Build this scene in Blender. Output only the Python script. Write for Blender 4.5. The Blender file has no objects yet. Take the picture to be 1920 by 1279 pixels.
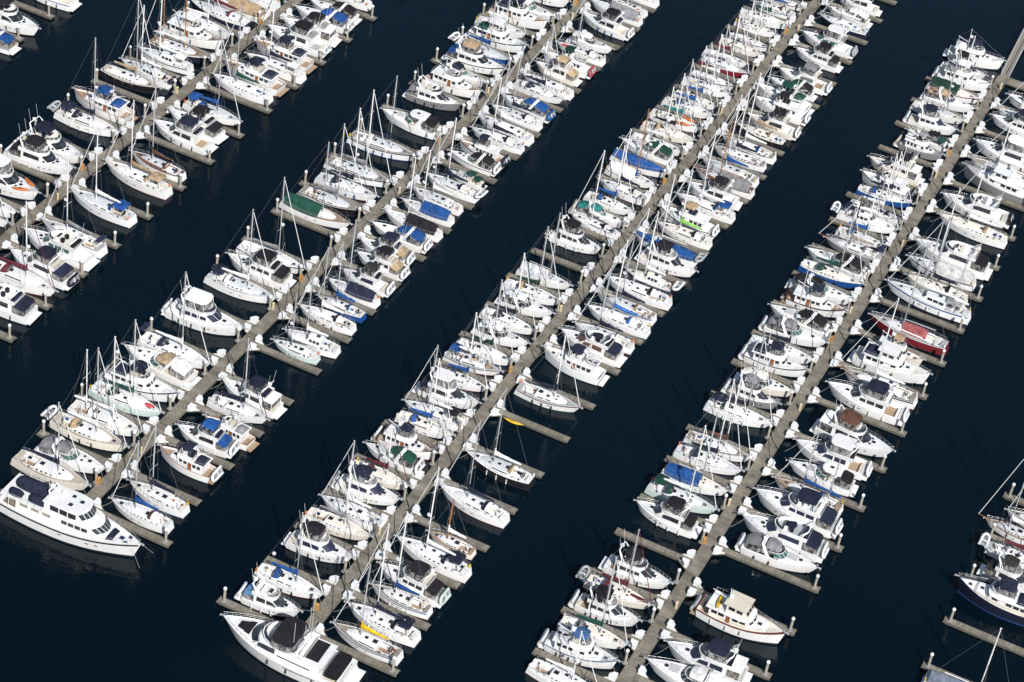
import bpy, math, random
from math import sin, cos, pi, radians, sqrt
from mathutils import Vector, Matrix
sc = bpy.context.scene
COL = sc.collection
random.seed(11)

# ------------------------------------------------------------------ materials
MATS = {}
def mk(name, rgb, rough=.5, var=.12, scale=2.0, metal=0.0, bump=0.0, bscale=6.0, spec=.5, dirt=0.0, rnd=0.0):
    if name in MATS: return MATS[name]
    m = bpy.data.materials.new(name); m.use_nodes = True
    nt = m.node_tree; N = nt.nodes; K = nt.links
    b = N['Principled BSDF']
    tc = N.new('ShaderNodeTexCoord')
    no = N.new('ShaderNodeTexNoise'); no.inputs['Scale'].default_value = scale; no.inputs['Detail'].default_value = 5
    K.new(tc.outputs['Object'], no.inputs['Vector'])
    ra = N.new('ShaderNodeValToRGB')
    lo = [max(0, c*(1-var)) for c in rgb]; hi = [min(1, c*(1+var)) for c in rgb]
    ra.color_ramp.elements[0].position = .3; ra.color_ramp.elements[1].position = .7
    ra.color_ramp.elements[0].color = (*lo, 1); ra.color_ramp.elements[1].color = (*hi, 1)
    K.new(no.outputs['Fac'], ra.inputs['Fac'])
    out = ra.outputs['Color']
    if rnd > 0:
        oi = N.new('ShaderNodeObjectInfo'); hs = N.new('ShaderNodeHueSaturation')
        mr = N.new('ShaderNodeMapRange'); mr.inputs['To Min'].default_value = 1-rnd; mr.inputs['To Max'].default_value = 1+rnd*.3
        K.new(oi.outputs['Random'], mr.inputs['Value']); K.new(mr.outputs['Result'], hs.inputs['Value'])
        K.new(out, hs.inputs['Color']); out = hs.outputs['Color']
    if dirt > 0:
        n2 = N.new('ShaderNodeTexNoise'); n2.inputs['Scale'].default_value = 1.1; n2.inputs['Detail'].default_value = 8; n2.inputs['Roughness'].default_value = .7
        K.new(tc.outputs['Object'], n2.inputs['Vector'])
        r2 = N.new('ShaderNodeValToRGB'); r2.color_ramp.elements[0].position = .52; r2.color_ramp.elements[1].position = .75
        r2.color_ramp.elements[1].color = (dirt, dirt, dirt, 1); K.new(n2.outputs['Fac'], r2.inputs['Fac'])
        mx = N.new('ShaderNodeMixRGB'); mx.blend_type = 'MIX'; K.new(r2.outputs['Color'], mx.inputs['Fac'])
        K.new(out, mx.inputs['Color1']); mx.inputs['Color2'].default_value = (rgb[0]*.62, rgb[1]*.58, rgb[2]*.5, 1)
        out = mx.outputs['Color']
    K.new(out, b.inputs['Base Color'])
    b.inputs['Roughness'].default_value = rough; b.inputs['Metallic'].default_value = metal
    b.inputs['Specular IOR Level'].default_value = spec
    if bump > 0:
        n3 = N.new('ShaderNodeTexNoise'); n3.inputs['Scale'].default_value = bscale; n3.inputs['Detail'].default_value = 3
        K.new(tc.outputs['Object'], n3.inputs['Vector'])
        bp = N.new('ShaderNodeBump'); bp.inputs['Strength'].default_value = bump; bp.inputs['Distance'].default_value = .12
        K.new(n3.outputs['Fac'], bp.inputs['Height']); K.new(bp.outputs['Normal'], b.inputs['Normal'])
    MATS[name] = m
    return m

RGB = dict(n=(.016,.020,.043), k=(.016,.014,.018), b=(.015,.078,.27), b2=(.05,.175,.47), b3=(.05,.12,.27), lb=(.13,.30,.52),
           t=(.44,.32,.20), t2=(.30,.26,.21), t3=(.82,.77,.68), t5=(.50,.43,.345), bg=(.15,.18,.24), t4=(.66,.60,.49), g=(.012,.062,.044), g2=(.010,.036,.026), ol=(.028,.031,.026),
           g3=(.02,.20,.19), g4=(.42,.50,.48), w=(.86,.86,.855), w2=(.62,.74,.70), w3=(.55,.56,.58), r=(.12,.022,.032), rd=(.19,.02,.03),
           y=(.80,.50,.02), o=(.80,.20,.03), br=(.11,.055,.035), gr=(.24,.24,.25), gr2=(.52,.52,.51), lime=(.26,.58,.12), sal=(.30,.085,.085), red=(.62,.05,.05))
WORD = dict(n='navy', k='black', b='blue', b2='bright blue', b3='slate blue', lb='pale blue', t='tan', t2='taupe', t3='cream', t5='pale tan', bg='blue-grey', t4='beige',
            ol='dark olive', g='green', g2='dark green', g3='teal', g4='grey-green', w='white', w2='pale green', w3='silver', r='maroon', rd='red', y='yellow', o='orange',
            br='brown', gr='grey', gr2='light grey', lime='lime green', sal='salmon red', red='red')
def canvas(c):
    return mk('canvas_'+WORD[c].replace(' ', '_'), RGB[c], rough=.85, var=.32, scale=1.3, bump=.8, bscale=2.0, spec=.25, rnd=.25 if c in 'nkbtgr' else .1)  # wide colour noise paints fold shading into the cloth, on top of the bump
def paint(c):
    return mk('gelcoat_'+WORD[c].replace(' ', '_'), RGB[c], rough=.3, var=.06, scale=1.2, rnd=.12, dirt=.22 if c in ('w','t3','t4') else 0)
def deckm(c):
    if c == 't': return mk('teak_deck', (.36,.255,.17), rough=.7, var=.22, scale=7, rnd=.2)
    if c == 't2': return mk('weathered_teak', (.30,.265,.225), rough=.75, var=.2, scale=7, rnd=.15)
    if c == 'w': return mk('deck_white', (.84,.84,.835), rough=.55, var=.06, scale=3, rnd=.09, dirt=.2)
    if c == 'w5': return mk('deck_pale_grey', (.64,.66,.68), rough=.65, var=.08, scale=3, rnd=.12, dirt=.2)
    if c == 'w6': return mk('deck_ivory', (.76,.73,.67), rough=.65, var=.07, scale=3, rnd=.1, dirt=.2)
    if c == 'gr': return mk('deck_grey', (.40,.41,.42), rough=.65, var=.1, scale=3, rnd=.1)
    if c == 'br': return mk('varnished_brown', (.13,.06,.035), rough=.35, var=.25, scale=4)
    return mk('deck_'+WORD[c].replace(' ', '_'), RGB[c], rough=.6, var=.08, scale=3)
WHITE = paint('w')
GLASS = mk('tinted_glass_painted_sky', (.030,.035,.043), rough=.06, var=.75, scale=1.1, spec=.7)  # dark panes; bluish tone and colour noise paint in a sky reflection
GLASSG = mk('green_glass', (.055,.12,.105), rough=.1, var=.25, spec=.7)
GLASSN = mk('navy_window_cover', (.02,.025,.06), rough=.5, var=.2)
HATCH = mk('smoked_hatch', (.02,.022,.026), rough=.12, var=.2)
WOOD = mk('varnished_wood', (.26,.085,.03), rough=.35, var=.3, scale=4)
STEEL = mk('stainless_steel', (.68,.69,.71), rough=.3, var=.05, metal=.55)
ALU = mk('mast_aluminium', (.62,.63,.65), rough=.4, var=.06, metal=.3, rnd=.25)
MASTW = mk('mast_white', (.82,.82,.82), rough=.4, var=.04)
MASTB = mk('mast_spruce', (.36,.16,.06), rough=.45, var=.25)
MASTK = mk('mast_black', (.03,.03,.035), rough=.4, var=.2)
WIRE = mk('rigging_wire', (.33,.33,.34), rough=.4, var=.1, metal=.3)
RUBBER = mk('grey_rubber', (.42,.43,.45), rough=.6, var=.08, rnd=.15)
BLACKR = mk('black_rubber', (.02,.02,.022), rough=.6, var=.2)
BOOT = mk('bottom_paint_dark', (.018,.022,.035), rough=.6, var=.2)
BOOTR = mk('bottom_paint_red', (.16,.03,.025), rough=.6, var=.2)
BOOTG = mk('bottom_paint_green', (.03,.12,.09), rough=.6, var=.2)
BOOTB = mk('bottom_paint_blue', (.02,.06,.2), rough=.6, var=.2)
CUSH = mk('cushion_cream', (.62,.57,.48), rough=.8, var=.1, scale=3)
ROPE = mk('mooring_rope', (.5,.48,.42), rough=.9, var=.2)
FEND = mk('fender_vinyl', (.7,.7,.7), rough=.5, var=.05)
PILE = mk('pile_concrete', (.36,.33,.275), rough=.85, var=.22, scale=3, dirt=.5)
CONE = mk('pile_cap_white', (.86,.86,.85), rough=.45, var=.03)
GALV = mk('galvanised_bracket', (.40,.41,.41), rough=.6, var=.15, metal=.2)
FIBER = mk('dock_box_fibreglass', (.82,.83,.84), rough=.4, var=.04, dirt=.2, rnd=.06)
CREAM = mk('pedestal_cream', (.68,.55,.36), rough=.5, var=.06)
ORANGE = mk('cabinet_orange', (.50,.26,.075), rough=.5, var=.1)
BEAM = mk('dock_beam', (.13,.115,.09), rough=.85, var=.3, scale=2)
def vinyl():
    m = bpy.data.materials.new('clear_vinyl'); m.use_nodes = True; nt = m.node_tree; N = nt.nodes; K = nt.links
    b = N['Principled BSDF']; tc = N.new('ShaderNodeTexCoord'); no = N.new('ShaderNodeTexNoise'); no.inputs['Scale'].default_value = 1.6
    K.new(tc.outputs['Object'], no.inputs['Vector'])
    ra = N.new('ShaderNodeValToRGB'); ra.color_ramp.elements[0].color = (.03,.03,.035,1); ra.color_ramp.elements[1].color = (.42,.41,.40,1)
    ra.color_ramp.elements[0].position = .42; ra.color_ramp.elements[1].position = .62
    K.new(no.outputs['Fac'], ra.inputs['Fac']); K.new(ra.outputs['Color'], b.inputs['Base Color'])
    b.inputs['Roughness'].default_value = .15; b.inputs['Alpha'].default_value = .62
    return m
VINYL = vinyl()
def planks(name, rgb, axis):
    m = bpy.data.materials.new(name); m.use_nodes = True; nt = m.node_tree; N = nt.nodes; K = nt.links
    b = N['Principled BSDF']; tc = N.new('ShaderNodeTexCoord'); sp = N.new('ShaderNodeSeparateXYZ')
    K.new(tc.outputs['Object'], sp.inputs[0])
    # per-plank tone: quantised coordinate into white noise
    mu = N.new('ShaderNodeMath'); mu.operation = 'MULTIPLY'; mu.inputs[1].default_value = 3.4; K.new(sp.outputs[axis], mu.inputs[0])
    fl = N.new('ShaderNodeMath'); fl.operation = 'FLOOR'; K.new(mu.outputs[0], fl.inputs[0])
    wn = N.new('ShaderNodeTexWhiteNoise'); wn.noise_dimensions = '1D'; K.new(fl.outputs[0], wn.inputs['W'])
    fr = N.new('ShaderNodeMath'); fr.operation = 'FRACT'; K.new(mu.outputs[0], fr.inputs[0])
    gp = N.new('ShaderNodeMath'); gp.operation = 'LESS_THAN'; gp.inputs[1].default_value = .10; K.new(fr.outputs[0], gp.inputs[0])
    no = N.new('ShaderNodeTexNoise'); no.inputs['Scale'].default_value = .45; no.inputs['Detail'].default_value = 9; no.inputs['Roughness'].default_value = .68
    K.new(tc.outputs['Object'], no.inputs['Vector'])
    ra = N.new('ShaderNodeValToRGB'); ra.color_ramp.elements[0].position = .3; ra.color_ramp.elements[1].position = .72
    ra.color_ramp.elements[0].color = (*[c*.52 for c in rgb], 1); ra.color_ramp.elements[1].color = (*[c*1.32 for c in rgb], 1)
    K.new(no.outputs['Fac'], ra.inputs['Fac'])
    mr = N.new('ShaderNodeMapRange'); mr.inputs['To Min'].default_value = .84; mr.inputs['To Max'].default_value = 1.12; K.new(wn.outputs['Value'], mr.inputs['Value'])
    mx = N.new('ShaderNodeMixRGB'); mx.blend_type = 'MULTIPLY'; mx.inputs['Fac'].default_value = 1; K.new(ra.outputs['Color'], mx.inputs['Color1']); K.new(mr.outputs['Result'], mx.inputs['Color2'])
    m2 = N.new('ShaderNodeMixRGB'); m2.blend_type = 'MULTIPLY'; K.new(gp.outputs[0], m2.inputs['Fac']); K.new(mx.outputs['Color'], m2.inputs['Color1']); m2.inputs['Color2'].default_value = (.45,.43,.4,1)
    # pale bird-lime / wear speckle
    n2 = N.new('ShaderNodeTexNoise'); n2.inputs['Scale'].default_value = 4.5; n2.inputs['Detail'].default_value = 4; K.new(tc.outputs['Object'], n2.inputs['Vector'])
    r2 = N.new('ShaderNodeValToRGB'); r2.color_ramp.elements[0].position = .68; r2.color_ramp.elements[1].position = .76; r2.color_ramp.elements[1].color = (.55,.55,.55,1); K.new(n2.outputs['Fac'], r2.inputs['Fac'])
    m3 = N.new('ShaderNodeMixRGB'); K.new(r2.outputs['Color'], m3.inputs['Fac']); K.new(m2.outputs['Color'], m3.inputs['Color1']); m3.inputs['Color2'].default_value = (.42,.40,.35,1)
    K.new(m3.outputs['Color'], b.inputs['Base Color']); b.inputs['Roughness'].default_value = .9; b.inputs['Specular IOR Level'].default_value = .15
    return m
PLANKY = planks('dock_planks', (.245,.222,.182), 1)
PLANKX = planks('finger_planks', (.255,.232,.19), 0)

# ------------------------------------------------------------------ mesh builder
class MB:
    def __init__(s): s.v=[]; s.f=[]; s.m=[]; s.sm=[]; s.mats=[]
    def mi(s, mat):
        if mat not in s.mats: s.mats.append(mat)
        return s.mats.index(mat)
    def add(s, vs, fs, mat, smooth=False):
        o = len(s.v); s.v += [tuple(p) for p in vs]; i = s.mi(mat)
        for f in fs: s.f.append([o+k for k in f]); s.m.append(i); s.sm.append(smooth)
        return s
    def box(s, c, d, mat, rz=0.0, top=1.0, shear=0.0):
        x,y,z = d[0]/2, d[1]/2, d[2]/2; vs=[]
        for sz in (-1,1):
            k = 1 if sz<0 else top
            for sx,sy in ((-1,-1),(1,-1),(1,1),(-1,1)):
                px,py = sx*x*k+(shear if sz>0 else 0), sy*y*k
                vs.append((c[0]+px*cos(rz)-py*sin(rz), c[1]+px*sin(rz)+py*cos(rz), c[2]+sz*z))
        return s.add(vs, [(0,3,2,1),(4,5,6,7),(0,1,5,4),(1,2,6,5),(2,3,7,6),(3,0,4,7)], mat)
    def tube(s, pts, r, mat, n=6, r1=None, cap=True, smooth=True):
        P = [Vector(p) for p in pts]; rings=[]; m=len(P)
        for i,p in enumerate(P):
            d = (P[min(i+1,m-1)]-P[max(i-1,0)]); 
            if d.length < 1e-6: d = Vector((0,0,1))
            d.normalize(); a = d.cross(Vector((0,0,1)))
            if a.length < 1e-3: a = d.cross(Vector((0,1,0)))
            a.normalize(); b = d.cross(a); rr = r if r1 is None else r+(r1-r)*i/max(1,m-1)
            rings.append([p+(a*cos(2*pi*k/n)+b*sin(2*pi*k/n))*rr for k in range(n)])
        vs=[q for g in rings for q in g]; fs=[]
        for i in range(m-1):
            for k in range(n):
                fs.append((i*n+k, i*n+(k+1)%n, (i+1)*n+(k+1)%n, (i+1)*n+k))
        s.add(vs, fs, mat, smooth)
        if cap: s.add(rings[0], [tuple(range(n))], mat); s.add(rings[-1], [tuple(range(n))[::-1]], mat)
        return s
    def loft(s, rings, mat, closed=True, cap0=False, cap1=False, smooth=False, capmat=None):
        n=len(rings[0]); vs=[q for g in rings for q in g]; fs=[]
        for i in range(len(rings)-1):
            for k in range(n if closed else n-1):
                fs.append((i*n+k, i*n+(k+1)%n, (i+1)*n+(k+1)%n, (i+1)*n+k))
        s.add(vs, fs, mat, smooth)
        if cap0: s.add(rings[0], [tuple(range(n))[::-1]], capmat or mat)
        if cap1: s.add(rings[-1], [tuple(range(n))], capmat or mat)
        return s
    def grid(s, fn, nu, nv, mat, smooth=True):
        vs=[fn(i/nu, j/nv) for i in range(nu+1) for j in range(nv+1)]; fs=[]
        for i in range(nu):
            for j in range(nv):
                a=i*(nv+1)+j; fs.append((a,a+1,a+nv+2,a+nv+1))
        return s.add(vs, fs, mat, smooth)
    def build(s, name, parent=None):
        if not s.v: return None
        me = bpy.data.meshes.new(name); me.from_pydata(s.v, [], s.f)
        for m in s.mats: me.materials.append(m)
        me.polygons.foreach_set('material_index', s.m); me.polygons.foreach_set('use_smooth', s.sm); me.update()
        o = bpy.data.objects.new(name, me); COL.objects.link(o)
        if parent is not None: o.parent = parent
        return o
def thing(name, label, cat, loc=(0,0,0), rz=0.0, group=None):
    o = bpy.data.objects.new(name, None); COL.objects.link(o); o.empty_display_size = .5
    o.location = loc; o.rotation_euler = (0,0,rz); tag(o, label, cat, group); return o
def tag(o, label, cat, group=None):
    o['label'] = label; o['category'] = cat
    if group: o['group'] = group
    return o
def copy_tree(o, parent=None):
    c = o.copy(); COL.objects.link(c)
    if parent is not None: c.parent = parent
    for ch in list(o.children): copy_tree(ch, c)
    return c

# ------------------------------------------------------------------ hull
PAR = dict(S=(.43,.66,1.88), M=(.40,.87,2.25), E=(.36,.84,1.95), T=(.42,.80,2.2))
class Hull: pass
def hull(root, kind, L, B, zb, zs, hc, sc_=None, cap=None, boot=BOOT, deck=None, ck=None, rail=.06, x0=0.0, stripe=.16):
    tm, ts, pw = PAR[kind]
    H = Hull(); H.L, H.B = L, B
    def b(t):
        if t > tm: return max(.015, B/2*(1-((t-tm)/(1-tm))**pw))
        return B/2*(1-(1-ts)*((tm-t)/tm)**2)
    ez = dict(S=1.6, M=2.0, E=1.4, T=2.4)[kind]
    def z(t): return zs+(zb-zs)*max(0,t)**ez - (.10 if kind=='S' else .0)*sin(pi*t)
    def x(t): return L*(t-.5)+x0
    H.b, H.z, H.x = b, z, x
    T = sorted(set([0,.04,.1,.18,.27,.36,.45,.54,.63,.71,.79,.86,.92,.96,.985,1.0]+([ck[0],ck[1]] if ck else [])))
    rake = dict(S=.09, M=.10, E=.11, T=.06)[kind]*L; ttr = dict(S=-.028, M=.0, E=.02, T=.02)[kind]*L
    qs = [0, stripe, .5, .88, 1.0]
    def pt(t, q, sg):
        wl = .95-.52*t**3 if kind!='S' else .965-.30*t**3
        zz = z(t)*(1-q); w = b(t)*(1-(1-wl)*q**1.2)
        return (x(t)-rake*q*t**8+ttr*q*(1-t)**6, sg*w, zz)
    mb = MB()
    for sg in (-1,1):
        rows = [[pt(t,q,sg) for t in T] for q in qs]
        rows.append([(p[0]-.03*L*(1 if T[i]>.9 else 0), p[1]*.8, -.4) for i,p in enumerate(rows[-1])])
        mm = [sc_ or hc, hc, hc, boot, boot]
        for i in range(5):
            A, Bb = rows[i], rows[i+1]; n=len(T); vs=A+Bb; fs=[]
            for k in range(n-1): fs.append((k,k+1,n+k+1,n+k) if sg<0 else (k,n+k,n+k+1,k+1))
            mb.add(vs, fs, mm[i], True)
    st = [pt(0,q,-1) for q in qs]+[pt(0,q,1) for q in qs[::-1]]
    mb.add(st, [tuple(range(len(st)))], hc)
    mb.build('hull', root)
    # cap rail + deck
    md = MB(); capm = cap or hc; dk = deck or deckm('w'); rw = .07 if kind=='S' else .10
    cw = ck[2] if ck else .3*B
    bi = [max(.005, b(t)-rw) for t in T]
    for sg in (-1,1):
        o_=[(x(t), sg*b(t), z(t)+.012) for t in T]; i_=[(x(t)-(.03 if t>.98 else 0), sg*bi[k], z(t)+.012) for k,t in enumerate(T)]; d_=[(p[0],p[1],z(T[k])-rail) for k,p in enumerate(i_)]
        n=len(T)
        for A,Bb,mt in ((o_,i_,capm),(i_,d_,hc)):
            md.add(A+Bb, [(k,n+k,n+k+1,k+1) if sg<0 else (k,k+1,n+k+1,n+k) for k in range(n-1)], mt)
    o_ = [(x(0),-b(0),z(0)+.012),(x(0),b(0),z(0)+.012),(x(0)+rw,bi[0],z(0)+.012),(x(0)+rw,-bi[0],z(0)+.012)]
    md.add(o_, [(0,3,2,1)], capm)
    H.zd = lambda t: z(t)-rail
    rows=[]
    for k,t in enumerate(T):
        w=bi[k]; c=min(cw, w*.8); zd=z(t)-rail
        xx_=x(t)-(.03 if t>.98 else 0)
        rows.append([(xx_,-w,zd),(xx_,-c,zd+.03),(xx_,0,zd+.05),(xx_,c,zd+.03),(xx_,w,zd)])
    n=5
    for k in range(len(T)-1):
        inck = ck and T[k]>=ck[0]-1e-6 and T[k+1]<=ck[1]+1e-6
        for j in range(4):
            if inck and j in (1,2): continue
            md.add([rows[k][j],rows[k+1][j],rows[k+1][j+1],rows[k][j+1]], [(0,1,2,3)], dk)
    md.build('deck', root)
    if ck:
        mc = MB(); zf=ck[3]; wl=ck[4] if len(ck)>4 else WHITE; fl=ck[5] if len(ck)>5 else dk
        idx=[k for k,t in enumerate(T) if ck[0]-1e-6<=t<=ck[1]+1e-6]
        for sg,j in ((-1,1),(1,3)):
            for a,b2 in zip(idx[:-1],idx[1:]):
                p,q=rows[a][j],rows[b2][j]
                mc.add([p,q,(q[0],q[1],zf),(p[0],p[1],zf)], [(0,1,2,3) if sg>0 else (3,2,1,0)], wl)
        for a,b2 in zip(idx[:-1],idx[1:]):
            mc.add([(rows[a][1][0],rows[a][1][1],zf),(rows[b2][1][0],rows[b2][1][1],zf),(rows[b2][3][0],rows[b2][3][1],zf),(rows[a][3][0],rows[a][3][1],zf)], [(0,1,2,3)], fl)
        for k,rv in ((idx[0],False),(idx[-1],True)):
            p=rows[k][1:4]; vs=p+[(p[2][0],p[2][1],zf),(p[0][0],p[0][1],zf)]
            mc.add(vs, [(0,1,2,3,4) if rv else (4,3,2,1,0)], wl)
        H.ckmb = mc; H.ckrow = [rows[k] for k in idx]
    return H
def house(mb, st, mat, roof=None, ins=.9, crown=.06):
    """st = [(x,w,h,zbase)...] aft to fore"""
    L_=[]
    for q in st:
        x,w,h,zb=q[:4]; bu=q[4] if len(q)>4 else 0.0; bx=lambda f: x+bu*(1-f*f)
        L_.append([(x,-w,zb),(x,-w*ins,zb+h),(bx(.5),-w*ins*.5,zb+h+crown*.8),(bx(0),0,zb+h+crown),(bx(.5),w*ins*.5,zb+h+crown*.8),(x,w*ins,zb+h),(x,w,zb)])
    n=7
    for i in range(len(L_)-1):
        for j in range(6):
            m = mat if j in (0,5) else (roof or mat)
            mb.add([L_[i][j],L_[i+1][j],L_[i+1][j+1],L_[i][j+1]], [(0,1,2,3)], m)
    mb.add(L_[0], [tuple(range(n))], mat); mb.add(L_[-1], [tuple(range(n))[::-1]], mat)
def hpt(st, x, q, sg, ins=.9, off=.02):
    for a,b in zip(st[:-1],st[1:]):
        if a[0]-1e-6 <= x <= b[0]+1e-6:
            f=(x-a[0])/max(1e-6,b[0]-a[0]); w=a[1]+(b[1]-a[1])*f; h=a[2]+(b[2]-a[2])*f; z=a[3]+(b[3]-a[3])*f
            return (x, sg*(w*(1-(1-ins)*q)+off), z+h*q)
    return (x,0,0)
def swin(root, st, spans, q0, q1, mat, ins=.9, name='side_window', both=True):
    for sg in (-1,1):
        for a,b in spans:
            mb=MB(); n=3
            for i in range(n):
                xa,xb=a+(b-a)*i/n, a+(b-a)*(i+1)/n
                vs=[hpt(st,xa,q0,sg,ins),hpt(st,xb,q0,sg,ins),hpt(st,xb,q1,sg,ins),hpt(st,xa,q1,sg,ins)]
                mb.add(vs, [(0,1,2,3) if sg<0 else (3,2,1,0)], mat)
            mb.build(name, root)
def fwin(root, A, B, mat, n=3, s0=.15, s1=.85, ins=.9, gap=.06, name='windscreen'):
    """panes on the slope from station A (top, aft) down to station B (front base)"""
    mb=MB(); d=Vector((B[0]-A[0],0,(B[3]+B[2])-(A[3]+A[2]))); nr=Vector((-d.z,0,d.x)).normalized()*.035
    if nr.z < 0: nr = -nr
    nr.z += .05
    ba=A[4] if len(A)>4 else 0; bb=B[4] if len(B)>4 else 0
    for k in range(n):
        f0=-1+2*k/n+gap; f1=-1+2*(k+1)/n-gap; m=max(2,int(8/n))
        def fp(s,f):
            w=A[1]+(B[1]-A[1])*s; bu=ba+(bb-ba)*s
            return (A[0]+d.x*s+nr.x+bu*(1-f*f), f*w*ins, A[3]+A[2]+d.z*s+nr.z+.05*(1-f*f))
        mb.grid(lambda u,v: fp(s1+(s0-s1)*v, f0+(f1-f0)*u), m, 1, mat)
    mb.build(name, root)
def canopy(root, name, x0, x1, w, z, mat, zfloor, curve=.22, w1=None, dz=0.0, frame=True, enc=0.0, skirt=.14):
    w1 = w if w1 is None else w1; mb=MB()
    def fn(u,v):
        a=2*v-1; ww=w+(w1-w)*u; e=abs(2*u-1); xm_=(x0+x1)/2; ww*=1-.13*e**4
        return (xm_+(x1-x0)*(u-.5)*(1-.09*a**4), a*ww, z+dz*u-curve*a*a-curve*.35*e**4+.02*sin(u*9+v*5))
    mb.grid(fn, 8, 8, mat)
    ed=[fn(u/8,0) for u in range(9)]+[fn(1,v/8) for v in range(1,9)]+[fn(1-u/8,1) for u in range(1,9)]+[fn(0,1-v/8) for v in range(1,8)]
    lo=[(p[0],p[1],p[2]-skirt) for p in ed]
    mb.loft([ed,lo], mat)
    o=mb.build(name, root)
    if enc>0:
        me=MB(); l2=[(p[0]+(.0),p[1]*1.04,zfloor+ (p[2]-z)*.2) for p in lo]; me.loft([lo,l2], VINYL)
        for k in range(0,len(lo),4): me.tube([lo[k],l2[k]], .035, mat, 4, cap=False)
        me.build('clear_curtain', o)
    if frame:
        mf=MB()
        for u in (.06,.5,.94):
            P=[fn(u,v/6) for v in range(7)]; P=[(p[0],p[1],p[2]-.03) for p in P]
            f0=(P[0][0]*.6+(x0+x1)*.2,P[0][1],zfloor); f1=(f0[0],P[-1][1],zfloor)
            mf.tube([f0]+P+[f1], .022, STEEL, 4)
        mf.build('canopy_frame', o)
    return o
def rails(root, H, t0, t1, hgt=.62, sections=9, inset=.08, name='guard_rail', mid=True, close=True):
    mb=MB(); L=[];
    for sg in (-1,1):
        P=[]
        for k in range(sections+1):
            t=t0+(t1-t0)*k/sections; P.append((H.x(t)-(.05 if t>.98 else 0), sg*max(.02,H.b(t)-inset), H.z(t)))
        top=[(p[0]+(.12 if k==sections else 0),p[1],p[2]+hgt) for k,p in enumerate(P)]
        mb.tube(top, .02, STEEL, 4)
        if mid: mb.tube([(p[0],p[1],p[2]+hgt*.5) for p in P], .012, STEEL, 3)
        for a,b in zip(P,top): mb.tube([a,b], .018, STEEL, 4, cap=False)
        L.append(top)
    if close: mb.tube([L[0][-1],L[1][-1]], .02, STEEL, 4)
    mb.build(name, root)
def hatches(root, L, mat=HATCH):
    for x,y,z,s in L:
        mb=MB(); mb.box((x,y,z+.03),(s*1.18,s*1.18,.06),STEEL); mb.box((x,y,z+.065),(s,s,.02),mat); mb.build('hatch',root)
def fenders(root, H, sides, ts, mat=FEND):
    for sg in sides:
        for t in ts:
            mb=MB(); x=H.x(t); y=sg*(H.b(t)+.10); z=H.z(t)
            mb.tube([(x,y,z-.35),(x,y,z-.45),(x,y,z-.95),(x,y,z-1.05)], .10, mat, 8); mb.tube([(x,y,z-.35),(x,sg*(H.b(t)-.02),z+.03)], .015, ROPE, 4, cap=False)
            mb.build('fender', root)
def anchor(root, H):
    mb=MB(); x=H.x(1); z=H.z(1)
    mb.box((x+.05,0,z-.02),(.7,.22,.10),STEEL); mb.tube([(x+.35,0,z+.02),(x+.05,0,z+.1)], .035, GALV, 5)
    mb.box((x+.33,0,z-.10),(.18,.36,.06),GALV); mb.build('anchor_roller', root)
def moorings(root, H, right):
    def line(a,b,sag):
        mb=MB(); P=[]
        for k in range(7):
            f=k/6; P.append((a[0]+(b[0]-a[0])*f, a[1]+(b[1]-a[1])*f, a[2]+(b[2]-a[2])*f-sag*4*f*(1-f)))
        mb.tube(P, .018, ROPE, 4, cap=False); mb.build('mooring_line', root)
    t=.94
    for sg in (-1,1): line((H.x(t),sg*H.b(t),H.z(t)), (H.x(1)+.9, sg*1.7, .55), .15)
def dinghy_mesh(mb, col, L=2.7, W=1.45, outboard=False):
    r=.21; a=W/2-r; P=[(-L/2,-a,0),(0,-a,0),(L*.25,-a*.95,.02),(L*.4,-a*.6,.08),(L*.47,0,.12),(L*.4,a*.6,.08),(L*.25,a*.95,.02),(0,a,0),(-L/2,a,0)]
    mb.tube(P, r, col, 9)
    mb.add([(-L/2+.15,-a,-.08),(L*.3,-a*.8,-.08),(L*.3,a*.8,-.08),(-L/2+.15,a,-.08)], [(0,1,2,3),(3,2,1,0)], RUBBER)
    mb.box((-.25,0,.08),(.28,2*a,.06),FEND); mb.box((-L/2+.18,0,.05),(.06,2*a,.42),RUBBER)
    if outboard: mb.box((-L/2-.05,0,.35),(.3,.3,.55),BLACKR)
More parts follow.
